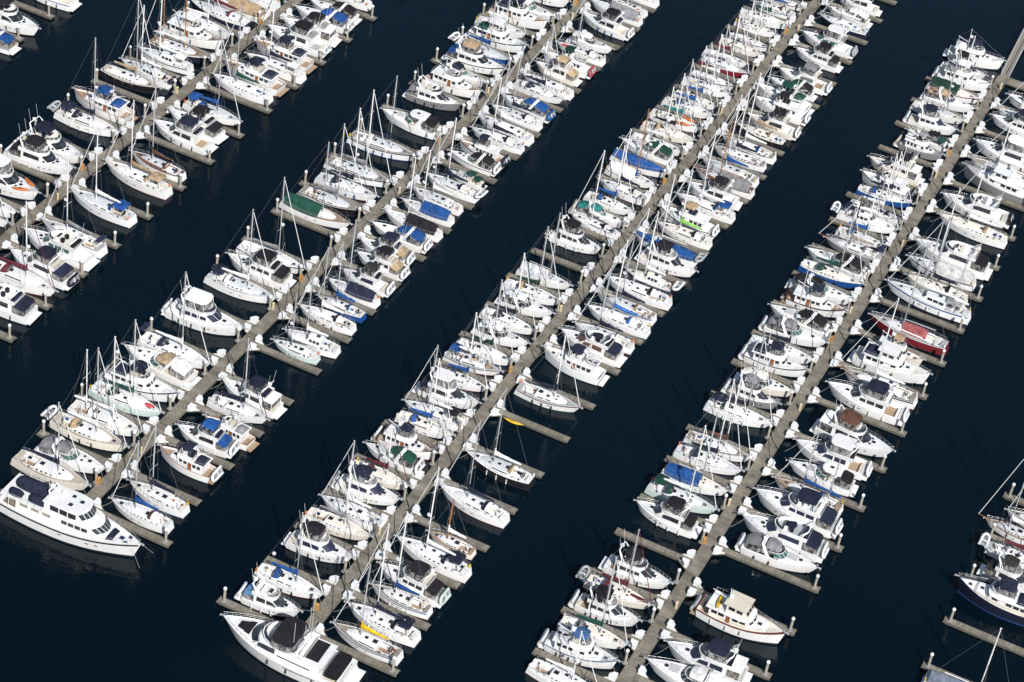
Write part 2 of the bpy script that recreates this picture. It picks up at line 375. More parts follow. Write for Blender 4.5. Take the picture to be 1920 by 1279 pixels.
# ------------------------------------------------------------------ sailing boat
def mast_set(root, H, x, zfoot, h, col, boomlen, cover, tag_='', thin=1.0, spread=2, cov=True, sailz=1.5, fore=None, aft=None, jib=True):
    mb=MB(); mb.tube([(x,0,zfoot),(x-.0,0,zfoot+(h-zfoot)*.5),(x-.08,0,h)], .125*thin, col, 8, r1=.09*thin)
    mb.box((x-.05,0,h+.03),(.25,.10,.07),col); mb.build('mast', root)
    ms=MB(); ch=[]
    for i in range(spread):
        zz=zfoot+(h-zfoot)*((i+1)/(spread+.75)); w=.95*(1-.22*i)
        ms.tube([(x-.05,-w,zz+.05),(x,0,zz),(x-.05,w,zz+.05)], .03, col, 4); ch.append((zz,w))
    if spread: ms.build('spreader', root)
    mw=MB(); tb=(x/H.L)+.5; bw=H.b(min(.9,tb))-.12; zc=H.z(tb)
    for sg in (-1,1):
        P=[(x-.1,sg*bw,zc)]+[(x-.05,sg*w,zz) for zz,w in ch]+[(x-.08,sg*.03,h)]
        mw.tube(P, .016, WIRE, 3, cap=False)
        mw.tube([(x+.7,sg*bw*.95,zc),(x,0,zfoot+(h-zfoot)*.5)], .013, WIRE, 3, cap=False)
    if aft: mw.tube([aft,(x-.1,0,h)], .016, WIRE, 3, cap=False)
    mw.build('standing_rigging', root)
    if fore:
        mj=MB(); f=Vector(fore); top=Vector((x+.05,0,zfoot+(h-zfoot)*.97))
        if jib: mj.tube([f, f+(top-f)*.06, f+(top-f)*.35, f+(top-f)*.93, top], .065, jib if jib is not True else MASTW, 6, r1=.045); mj.build('furled_jib', root)
        else: mj.tube([f,top], .014, WIRE, 3); mj.build('forestay', root)
    if boomlen>0:
        mo=MB(); zb=zfoot+sailz; xe=x-boomlen
        mo.tube([(x-.1,0,zb),(xe,0,zb+.12)], .07, col, 6); mo.build('boom', root)
        if cov:
            cm=canvas(cover) if cover!='w' else mk('sail_cover_white',(.74,.74,.73),rough=.8,var=.12,scale=2,bump=.4,bscale=3)
            mc=MB(); R=[]
            for k in range(9):
                f=k/8; xx=x-.02-(boomlen*.97)*f; hh=.55*(1-f)**1.3+.30; ww=.23-.07*f; zz=zb-.12+.12*f+.03*sin(f*17)
                R.append([(xx,-ww*.6,zz),(xx,-ww,zz+hh*.3),(xx,-ww*.5,zz+hh*.75),(xx,0,zz+hh),(xx,ww*.5,zz+hh*.75),(xx,ww,zz+hh*.3),(xx,ww*.6,zz)])
            mc.loft(R, cm, True, True, True, True)
            mc.tube([(x,0,zb-.1),(x,0,zb+1.15)], .17, cm, 8, r1=.12); mc.build('sail_cover', root)
def sail(root, p, right):
    o=p['o']; L,B=p['L'],p['B']; rnd=random.Random(int(p['x']*31+p['y']*17))
    h=o.get('h',''); 
    full=dict(k='k',n='n',b='b',rd='rd',gr='gr',t='t3',t3='t3',br='br',w='w').get(h)
    hc=paint(full or 'w'); sc2=None
    if h.endswith('2') and h!='w2': sc2=paint(dict(n2='n',k2='k',b2='b',rd2='rd',t2='t2').get(h,'n'))
    if h=='w2': hc=paint('w2')
    if h=='rn': sc2=paint('r')
    if h=='n': sc2=WHITE
    boot=rnd.choice([BOOT,BOOT,BOOT,BOOTB,BOOTR,BOOTG]) if full is None else BOOT
    kk=o.get('k','w')
    if kk=='w': kk=rnd.choice(['w','w','w','w5','w5','w6'])
    dk=deckm(kk)
    wood='wood' in o or kk=='t' or 'wm' in o
    zb,zs=.112*L+.32, .080*L+.36
    H=hull(root,'S',L,B,zb,zs,hc,sc2,cap=WOOD if wood else (hc if full is None else WHITE),boot=boot,deck=dk,
           ck=(.07,.30,.26*B,.55,WHITE,deckm('t') if rnd.random()<.3 or wood else deckm('w')))
    # cockpit furniture
    mc=H.ckmb; R=H.ckrow
    for sg,j in ((-1,1),(1,3)):
        for a,b in zip(R[:-1],R[1:]):
            p1,p2=a[j],b[j]; yi=.55
            mc.add([(p1[0],p1[1],p1[2]-.3),(p2[0],p2[1],p2[2]-.3),(p2[0],p2[1]*yi,p2[2]-.3),(p1[0],p1[1]*yi,p1[2]-.3)], [(0,1,2,3) if sg<0 else (3,2,1,0)], CUSH if rnd.random()<.35 else WHITE)
            mc.add([(p1[0],p1[1]*yi,p1[2]-.3),(p2[0],p2[1]*yi,p2[2]-.3),(p2[0],p2[1]*yi,.56),(p1[0],p1[1]*yi,.56)], [(0,1,2,3) if sg<0 else (3,2,1,0)], WHITE)
    mc.build('cockpit', root)
    X=lambda t:H.x(t)
    for sg in (-1,1):
        cm=MB(); cm.tube([(X(.07),sg*.29*B*.92,H.z(.07)+.08),(X(.2),sg*.31*B,H.z(.2)+.13),(X(.31),sg*.30*B,H.z(.31)+.22)], .10, WHITE, 5); cm.build('coaming', root)
        for t in (.15,.24):
            cm=MB(); cm.tube([(X(t),sg*.35*B,H.z(t)+.02),(X(t),sg*.35*B,H.z(t)+.30)], .10, STEEL if rnd.random()<.6 else canvas('n'), 7); cm.build('winch', root)
        cm=MB(); P=[]
        for q in range(7):
            t=.33+.30*q/6; P.append((X(t),sg*max(.1,H.b(t)-.30),H.zd(t)+.05))
        cm.tube(P,.022,MASTK,4); cm.build('genoa_track', root)
        for t in (.42,.55):
            y=sg*(H.b(t)*.985+.02); z=H.z(t)*.60
            cm=MB(); cm.add([(X(t)-.20,y,z-.06),(X(t)+.20,y,z-.06),(X(t)+.20,y,z+.06),(X(t)-.20,y,z+.06)],[(0,1,2,3) if sg<0 else (3,2,1,0)],GLASS); cm.build('portlight',root)
    # wheel
    mw=MB(); xw=X(.13); zz=H.z(.13)+.35
    mw.tube([(xw,0,.55),(xw,0,zz)], .09, WHITE, 6); mw.tube([(xw-.12,.42*cos(a*pi/6),zz+.42*sin(a*pi/6)) for a in range(13)], .025, STEEL, 4, cap=False)
    if 'wc' in o or rnd.random()<.3: mw.grid(lambda u,v:(xw-.14,.44*u*cos(2*pi*v),zz+.44*u*sin(2*pi*v)),2,10,canvas(o.get('wc','n')))
    mw.build('steering_wheel', root)
    # cabin trunk
    hc_=.42+.02*(L-10); ph='ph' in o
    zd=H.zd
    wf=lambda t,k:min(k*B,max(.1,H.b(t)-.38))
    if ph:
        st=[(X(.27),wf(.27,.36),1.15,zd(.27)),(X(.40),wf(.40,.36),1.2,zd(.40)),(X(.50),wf(.5,.35),1.15,zd(.5),.25),(X(.545),wf(.545,.34),.45,zd(.545),.4),(X(.66),wf(.66,.27),.36,zd(.66)),(X(.76),wf(.76,.17),.22,zd(.76)),(X(.80),wf(.8,.10),.06,zd(.8))]
    else:
        st=[(X(.30),wf(.30,.34),hc_,zd(.30)),(X(.42),wf(.42,.345),hc_,zd(.42)),(X(.54),wf(.54,.33),hc_*.95,zd(.54)),(X(.64),wf(.64,.28),hc_*.82,zd(.64)),(X(.72),wf(.72,.20),hc_*.6,zd(.72)),(X(.775),wf(.775,.12),hc_*.18,zd(.775))]
    mb=MB(); house(mb, st, WHITE if kk!='br' else WOOD, deckm(rnd.choice(['w','w','w5'])) if kk!='t3' else deckm('t3'), .86, .07); mb.build('cabin', root)
    wm=HATCH if h!='n2' else GLASSN
    if ph:
        a,b=X(.285),X(.49); n=3; swin(root, st, [(a+(b-a)*i/n+.06,a+(b-a)*(i+1)/n-.06) for i in range(n)], .45,.86,GLASS,.86)
        fwin(root, st[2], st[3], GLASS, 3, .12,.8,.86)
        hatches(root,[(X(.36),0,zd(.36)+1.27,.55)],HATCH)
    else:
        pat=rnd.randint(0,2)
        if pat==0: sp=[(X(.34),X(.44)),(X(.47),X(.55))]
        elif pat==1: sp=[(X(.33),X(.56))]
        else: sp=[(X(.33)+i*.062*L,X(.33)+i*.062*L+.035*L) for i in range(4)]
        swin(root, st, sp, .32,.74, wm, .86)
    # hatches
    fh=[(X(.69),0,zd(.69)+hc_*.62,.5)]
    if rnd.random()<.8: fh.append((X(.82),0,zd(.82)+.05,.5))
    if not ph:
        fh.append((X(.36),0,zd(.36)+hc_+.07,.62))
        if rnd.random()<.7: fh.append((X(.49),rnd.choice((-1,1))*.12*B if rnd.random()<.5 else 0,zd(.49)+hc_+.04,.45))
        if rnd.random()<.5: fh+= [(X(.62),sg*.12*B,zd(.62)+hc_*.85,.3) for sg in (-1,1)]
    hatches(root, fh)
    rails(root, H, .03, .99, .6, 11)
    anchor(root, H)
    # sugar scoop / stern platform
    ms=MB(); ms.box((X(0)-.10,0,.42),(.42,B*.40,.10),hc); ms.build('stern_step', root)
    mcol=MASTB if 'wm' in o else MASTK if 'dkm' in o else (MASTW if rnd.random()<.5 else ALU)
    xm=X(.58); zf=zd(.58)+.35
    cov=o.get('c','w')
    if p['h']>0:
        bl=min(.40*L, xm-X(.10)) 
        fore=(X(.985),0,H.z(.985)+.12); aft=(X(.01),0,H.z(.01)+.05)
        if 'bs' in o: fore=(X(1)+1.2,0,H.z(1)+.25)
        jib=True if 'full' not in o and 'wm' not in o else False
        if cov=='b' or cov=='b2': jib=MASTW
        if cov in ('r','g') and rnd.random()<.6: jib=canvas(cov)
        if cov=='n' and rnd.random()<.25: jib=canvas('n')
        if 'nr' in o: jib=False
        mast_set(root,H,xm,zf,p['h'],mcol,bl if 'nobm' not in o else 0,cov,cov='full' not in o and 'nocov' not in o,fore=fore,aft=aft,jib=jib,spread=2 if p['h']>12 else 1)
        if 'm2' in o: mast_set(root,H,X(.2),zd(.2)+.2,p['h']*.74,mcol,.17*L,cov,thin=.85,spread=1,sailz=1.5,aft=(X(-.02),0,H.z(0)),fore=None)
        if 'r' in o or rnd.random()<.3:
            mr=MB(); zr=zf+(p['h']-zf)*.42; mr.tube([(xm+.3,0,zr),(xm+.3,0,zr+.16)], .3, FIBER, 10); mr.box((xm+.1,0,zr-.04),(.4,.1,.06),STEEL); mr.build('radar', root)
    if 'bs' in o:
        mbs=MB(); mbs.tube([(X(.93),0,H.z(.95)+.06),(X(1)+1.25,0,H.z(1)+.22)], .09, WOOD, 6, r1=.06); mbs.build('bowsprit', root)
    if 'full' in o:
        c=o['full']; cmn=canvas(c); xr=xm-.1; xa=X(.04)
        zr=zd(.4)+1.65
        if 'low' in o: xr=X(.97); xa=X(.01); zr=zd(.4)+.95
        if c=='sal': xa=X(.26); zr=zd(.4)+1.5
        mt=MB()
        def fn(u,v):
            x_=xa+(xr-xa)*u; t=(x_-X(0))/L; a=2*v-1; w=max(.1,H.b(min(.985,max(0,t)))*(1.02 if c!='sal' else .72))
            s=abs(a)**.9; zz=(zr+.12*sin(u*pi)-.05*sin(u*23))*(1-s)+(H.z(t)+.15)*s-.10*sin(pi*min(1,abs(a)))*(1 if abs(a)<.99 else 0)
            return (x_,a*w,zz+.03*sin(u*31+v*7)*(1-abs(a)))
        mt.grid(fn, 16, 10, cmn); mt.build('boat_cover', root)
    else:
        d=o.get('d')
        if d:
            md=MB(); xf=X(.36); xb=X(.285); z0=zd(.32)+(hc_ if not ph else 1.2)
            if not ph:
                dm=canvas(d) if d!='w' else mk('canvas_white_top',(.72,.72,.7),rough=.8,var=.1)
                w_=.33*B
                def fn(u,v):
                    a=2*v-1; s=u
                    return (xf-(xf-xb)*s-.1*s*s, a*w_*(.8+.2*s), z0-.32*abs(a)**3*1.0+.72*sin(s*pi/2)*(1-.42*abs(a)**4))
                md.grid(fn,6,8,dm)
                md.build('dodger', root)
                mg=MB()
                for a0,a1 in ((-.62,-.22),(-.18,.18),(.22,.62)):
                    P=[]
                    for s,a in ((.18,a0),(.18,a1),(.5,a1),(.5,a0)):
                        q=fn(s,(a+1)/2); P.append((q[0]+.03,q[1],q[2]+.03))
                    mg.add(P,[(0,1,2,3),(3,2,1,0)],VINYL)
                mg.build('dodger_window', root)
            else: canopy(root,'cockpit_canopy',X(.10),X(.28),.34*B,zd(.2)+1.75,canvas(d),H.z(.2))
        m=o.get('m')
        if m and m!='-':
            canopy(root,'bimini',X(.07),X(.25),.34*B,zd(.15)+2.0,canvas(m) if m!='w' else mk('canvas_white_top',(.72,.72,.7),rough=.8,var=.1),H.z(.15)+.1,enc=.0)
    if 'sol' in o:
        ms=MB(); xs=X(.02); zz=H.z(0)+1.75
        for sg in (-1,1): ms.tube([(xs,sg*.36*B,H.z(0)),(xs,sg*.36*B,zz)], .03, STEEL, 4)
        ms.box((xs,-.55,zz+.05),(.9,.95,.04),GLASSN,0); ms.box((xs,.55,zz+.05),(.9,.95,.04),GLASSN,0); ms.build('solar_panel', root)
    if 'rs' in o:
        mm=MB(); mm.box((X(.8),0,H.z(.8)+.25),(.3*L*.9,.3,.35),canvas('r'),0); mm.build('foredeck_cover', root)
    if 'lbf' in o:
        mm=MB(); 
        def fl(u,v):
            t=.62+.26*u; a=2*v-1; w=max(.05,H.b(t)-.35)*.75; return (X(t),a*w,zd(t)+.5*(1-abs(a)**2.5)*(1-.6*u)+.08)
        mm.grid(fl,8,6,canvas('w3')); mm.build('foredeck_cover', root)
    if 'rd' in o:
        mm=MB(); 
        def fl(u,v):
            a=2*pi*v; return (X(.80)+.95*u*cos(a),.08*B+.42*u*sin(a),zd(.8)+.12+.34*(1-u*u))
        mm.grid(fl,5,14,mk('dinghy_hull_red',(.50,.05,.06),rough=.5,var=.15)); mm.build('upturned_tender', root)
    if 'bwrap' in o:
        mm=MB(); mm.tube([(xm,0,zf+.2),(xm,0,zf+1.4)], .26, canvas('b'), 8, r1=.14); mm.build('mast_boot_cover', root)
    if 'dk' in o:
        for i in range(9):
            mm=MB(); t=rnd.uniform(.3,.8); mm.box((X(t),rnd.uniform(-.2,.2)*B,zd(t)+.65),(rnd.uniform(.3,.9),rnd.uniform(.3,.7),rnd.uniform(.2,.4)),rnd.choice([RUBBER,canvas('gr'),canvas('n'),canvas('t'),WHITE]),rnd.uniform(0,3)); mm.build('gear_bundle', root)
    # deck lines, cleats, small gear
    for i in range(2):
        mg=MB(); t=rnd.uniform(.80,.92); mg.tube([(X(t)+.18*cos(a*pi/4),.2*sin(a*pi/4)+(.25 if i else -.2),zd(t)+.09) for a in range(9)], .03, ROPE, 4, cap=False); mg.build('rope_coil',root)
    for i in range(rnd.randint(2,5)):
        mg=MB(); t=rnd.uniform(.06,.29); mg.box((X(t),rnd.choice((-1,1))*rnd.uniform(.16,.24)*B,H.z(t)-.20),(.5,.4,.16),rnd.choice([CUSH,canvas('n'),canvas('n'),canvas('b'),WHITE,canvas('gr'),canvas('t'),WOOD]),rnd.uniform(-.2,.2)); mg.build('cockpit_cushion', root)
    for sg in (-1,1):
        for t in (.96,.03):
            mg=MB(); mg.box((X(t),sg*(max(.1,H.b(t)-.12)),H.z(t)+.05),(.25,.06,.06),STEEL); mg.build('cleat', root)
    # outboard / life ring on pushpit
    if rnd.random()<.6:
        mr=MB(); s_=rnd.choice((-1,1)); mr.tube([(X(.01),s_*.25*B+.26*cos(a*pi/5),H.z(0)+.35+.26*sin(a*pi/5)) for a in range(11)], .06, rnd.choice([FEND,canvas('y'),canvas('o'),FEND]), 5, cap=False); mr.build('life_ring', root)
    sides=(-1,) if rnd.random()<.5 else (-1,1)
    if 'bf' in o: fenders(root,H,(-1,1),(.3,.42,.55,.68),canvas('b'))
    elif rnd.random()<.6: fenders(root,H,sides,(.3,.45,.6),FEND if rnd.random()<.6 else BLACKR)
    moorings(root,H,right)
    return H
# ------------------------------------------------------------------ motor cruisers
def seatmat(x):
    return [CUSH, CUSH, canvas('n'), mk('cushion_grey',(.30,.31,.33),rough=.8,var=.12), WHITE, canvas('k')][int(abs(x)*7.3)%6]
def seats(mb, L):
    for x,y,z,a,b,c in L: mb.box((x,y,z+c/2),(a,b,c),CUSH)
def flybridge(root, X, t0, t1, w, z, B, white=WHITE, slab=True, wsm=GLASS, hco=.5, over=.0, name='flybridge'):
    mb=MB(); x0,x1=X(t0),X(t1)
    def ring(f,zz,xs=0):
        P=[]
        n=8
        P.append((x0,-w*f,zz)); P.append((x0+(x1-x0)*.55,-w*f,zz))
        for k in range(1,n):
            a=-pi/2+pi*k/n; P.append((x0+(x1-x0)*.55+((x1-x0)*.45*f+xs)*cos(a),w*f*sin(a),zz))
        P.append((x0+(x1-x0)*.55,w*f,zz)); P.append((x0,w*f,zz)); return P
    A=ring(1,z-.10); Bq=ring(1.0,z+.02); C=ring(1.03,z+hco,.05); D=ring(.93,z+hco); E=ring(.88,z+.05)
    mb.loft([A,Bq,C,D,E], white, True, True, True, False, deckm(['w','w5','w6','gr'][int(abs(root.location.y)*3.1)%4]))
    # console and seats
    CU=seatmat(root.location.y)
    xc=x0+(x1-x0)*.66
    mb.box((xc,0,z+.35),(.5,w*1.1,.55),white,0,.85); mb.box((xc+.05,0,z+.66),(.40,w*.7,.06),BLACKR); mb.box((xc-.9,w*.35,z+.4),(.5,.5,.7),CU); mb.box((xc-.9,-w*.35,z+.4),(.5,.5,.7),CU)
    mb.box((x0+.5,0,z+.28),(.55,w*1.5,.45),CU); mb.build(name, root)
    mw=MB(); S=ring(1.0,z+hco+.01); S2=ring(.90,z+hco+.32,-.1)
    n=len(S)
    for k in range(2,n-3): mw.add([S[k],S[k+1],S2[k+1],S2[k]],[(0,1,2,3),(3,2,1,0)],wsm)
    mw.build('flybridge_windscreen', root)
def arch(root, x, w, z0, z1, mat=WHITE, sweep=-.5, dome=True, r=.09):
    mb=MB(); mb.tube([(x+.35,-w,z0),(x,-w*.97,z0+(z1-z0)*.6),(x+sweep,-w*.8,z1),(x+sweep,w*.8,z1),(x,w*.97,z0+(z1-z0)*.6),(x+.35,w,z0)], r, mat, 6)
    mb.tube([(x+.75,-w,z0),(x+.2,-w*.96,z0+(z1-z0)*.6),(x+sweep+.1,-w*.8,z1)], r*.7, mat, 5); mb.tube([(x+.75,w,z0),(x+.2,w*.96,z0+(z1-z0)*.6),(x+sweep+.1,w*.8,z1)], r*.7, mat, 5)
    if dome: mb.tube([(x+sweep,0,z1+.05),(x+sweep,0,z1+.14),(x+sweep,0,z1+.26)], .3, FIBER, 10)
    for y in (-w*.6,w*.6): mb.tube([(x+sweep,y,z1),(x+sweep-.4,y,z1+2.4)], .018, MASTW, 4)
    mb.build('radar_arch', root)
def common_m(root, p, kind, zb, zs, plat=.6, ck=None, rail=.12, hc=None, st=None, cap=None, dk=None, boot=BOOT):
    L,B=p['L'],p['B']
    H=hull(root,kind,L-plat,B,zb,zs,hc or WHITE,st,cap,boot,dk,ck,rail,x0=plat/2,stripe=.13)
    mb=MB(); mb.box((-L/2+plat/2-.05,0,.42),(plat+.15,B*.82,.1),WHITE if cap is None else deckm('t')); mb.build('swim_platform', root)
    return H
def hullcols(o):
    h=o.get('h',''); hc=WHITE; st=None
    if h in ('t','t3','gr'): hc=paint({'t':'t3','t3':'t3','gr':'gr'}[h])
    elif h: st=paint({'n':'n','k':'k','b':'b','b2':'b','b3':'b3','g':'g','w2':'w2','br2':'br','rn2':'r','rd2':'rd','w':'w','n2':'n'}.get(h,'n'))
    if 'hull' in o: hc=paint(o['hull']); st=None
    return hc,st
def wmat(o): return {'g':GLASSG,'g3':GLASSG,'n':GLASSN,'k':GLASS,'br':mk('brown_window_cover',(.12,.06,.045),rough=.6,var=.15),'gr':mk('grey_window',(.16,.17,.19),rough=.15,var=.2)}.get(o.get('w'),GLASS)
def cclr(c): return canvas({'k2':'ol','n2':'n','br2':'br'}.get(c,c))
def motor(root, p, right):
    o=p['o']; L,B=p['L'],p['B']; rnd=random.Random(int(p['x']*31+p['y']*17)); big='big' in o
    hc,st_=hullcols(o); zb=.13*L+.55; zs=.085*L+.35
    kk=o.get('k','w'); kk=rnd.choice(['w','w','w5','w6']) if kk in 'wk' else kk
    H=common_m(root,p,'M',zb,zs,.65,ck=(.03,.22,.40*B,.72,WHITE,deckm('t') if rnd.random()<.3 else deckm(rnd.choice(['w','t4','gr']))),hc=hc,st=st_,dk=deckm(kk))
    mc=H.ckmb; mc.box((H.x(.05),0,.95),(.5,B*.6,.45),CUSH if rnd.random()<.5 else WHITE); mc.build('cockpit',root)
    X=H.x; zd=H.zd; hh=1.30+.03*(L-10)
    w0=.405*B
    wf=lambda t,k:min(k*B,max(.15,H.b(t)-.22))
    st=[(X(.21),w0,hh+.18,zd(.21)),(X(.34),w0,hh+.12,zd(.34)),(X(.47),wf(.47,.40),hh,zd(.47)),(X(.535),wf(.56,.385),hh-.08,zd(.56),.45),(X(.635),wf(.635,.345),.32,zd(.635),.75),(X(.75),wf(.75,.27),.26,zd(.75),.3),(X(.85),wf(.85,.15),.10,zd(.85),.2)]
    mb=MB(); house(mb, st, WHITE if hc is not paint('t3') else paint('t3'), WHITE, .88, .05); mb.build('cabin', root)
    wm=wmat(o)
    style=rnd.randint(0,2)
    if style==0: swin(root, st, [(X(.25),X(.595))], .40,.90, wm,.88)
    elif style==1: swin(root, st, [(X(.235),X(.335)),(X(.35),X(.45)),(X(.465),X(.545))], .45,.86, wm,.88)
    else: swin(root, st, [(X(.26),X(.42)),(X(.44),X(.60))], .36,.88, wm,.88)
    fwin(root, st[3], st[4], wm, (1,3,2)[style], .04,.93,.90,gap=(.0,.03,.015)[style])
    # hull portlights
    hatches(root,[(X(.735),0,zd(.735)+.31,.52)]+([(X(.70),sg*.16*B,zd(.7)+.32,.36) for sg in (-1,1)] if rnd.random()<.45 else []))
    for sg in (-1,1):
        for t in (.52,.60,.68):
            mp=MB(); y=sg*(H.b(t)*(1-(1-(.95-.52*t**3))*.40**1.2)+.02); z=H.z(t)*.60
            mp.add([(X(t)-.22,y,z-.07),(X(t)+.22,y*.995,z-.07),(X(t)+.22,y*.995,z+.07),(X(t)-.22,y,z+.07)],[(0,1,2,3) if sg<0 else (3,2,1,0)],GLASS); mp.build('portlight', root)
    zf=zd(.34)+hh+.20
    f=o.get('f','-')
    flybridge(root, X, .17, .60, w0*.98, zf, B, wsm=GLASS if rnd.random()<.6 else VINYL)
    if 'fr' in o:
        m2=MB(); m2.grid(lambda u,v:(X(.40)+.75*u*cos(2*pi*v),.75*u*sin(2*pi*v),zf+.75+.1*(1-u*u)),2,14,canvas('n')); m2.build('helm_seat_cover',root)
    if f=='w':
        m2=MB(); R=[]
        for zz,k in ((zf+1.82,1.0),(zf+1.92,1.0),(zf+1.98,.9)):
            R.append([(X(.22)+(X(.54)-X(.22))*(.5+.5*k*cx),k*w0*.92*cy,zz) for cx,cy in ((-1,-1),(.6,-1),(.9,-.7),(1,0),(.9,.7),(.6,1),(-1,1))])
        m2.loft(R, WHITE, True, True, True); m2.build('hard_top',root)
        m3=MB()
        for xx in (X(.25),X(.50)):
            for sg in (-1,1): m3.tube([(xx+.1,sg*w0*.9,zf+.45),(xx,sg*w0*.85,zf+1.83)], .04, WHITE, 5)
        lo=[(X(.24),-w0*.88,zf+1.8),(X(.50),-w0*.88,zf+1.8),(X(.54),0,zf+1.8),(X(.50),w0*.88,zf+1.8),(X(.24),w0*.88,zf+1.8)]
        m3.loft([lo,[(q[0],q[1]*1.05,zf+.5) for q in lo]], VINYL, False); m3.build('hard_top_enclosure',root)
    elif f!='-':
        canopy(root,'flybridge_canopy',X(.25),X(.50),w0*.93,zf+1.95,cclr(f),zf+.5,enc=1.0 if rnd.random()<.85 else 0,w1=w0*.86)
    arch(root, X(.22), w0*.95, zf+.2, zf+(1.55 if f in ('-',) else 2.1), WHITE, -.45)
    a=o.get('a')
    if a=='w':
        m2=MB(); m2.box((X(.12),0,zf+.0),(X(.22)-X(.03),B*.80,.1),WHITE)
        for sg in (-1,1):
            m2.tube([(X(.045),sg*B*.37,H.z(0)),(X(.045),sg*B*.37,zf)], .06, WHITE, 5)
            m2.add([(X(.05),sg*B*.385,H.z(.05)+.25),(X(.2),sg*B*.385,H.z(.2)+.25),(X(.2),sg*B*.385,zf-.08),(X(.05),sg*B*.385,zf-.08)],[(0,1,2,3),(3,2,1,0)],VINYL)
        m2.add([(X(.045),-B*.36,H.z(0)+.3),(X(.045),B*.36,H.z(0)+.3),(X(.045),B*.36,zf-.08),(X(.045),-B*.36,zf-.08)],[(0,1,2,3),(3,2,1,0)],VINYL)
        m2.build('aft_hard_top',root)
    elif a:
        canopy(root,'aft_canopy',X(.02),X(.21),B*.42,zf-.35,cclr(a),H.z(.1)+.2,curve=.15,w1=w0,dz=.35,enc=1.0)
    rails(root,H,.42,.99,.65,8,.07)
    anchor(root,H)
    side=-1
    if 'bf' in o: fenders(root,H,(-1,1),(.25,.4,.55),canvas('b'))
    else: fenders(root,H,(-1,1) if rnd.random()<.4 else (-1,),(.2,.38,.56),BLACKR if rnd.random()<.6 else FEND)
    moorings(root,H,right)
    H.zf=zf
    return H
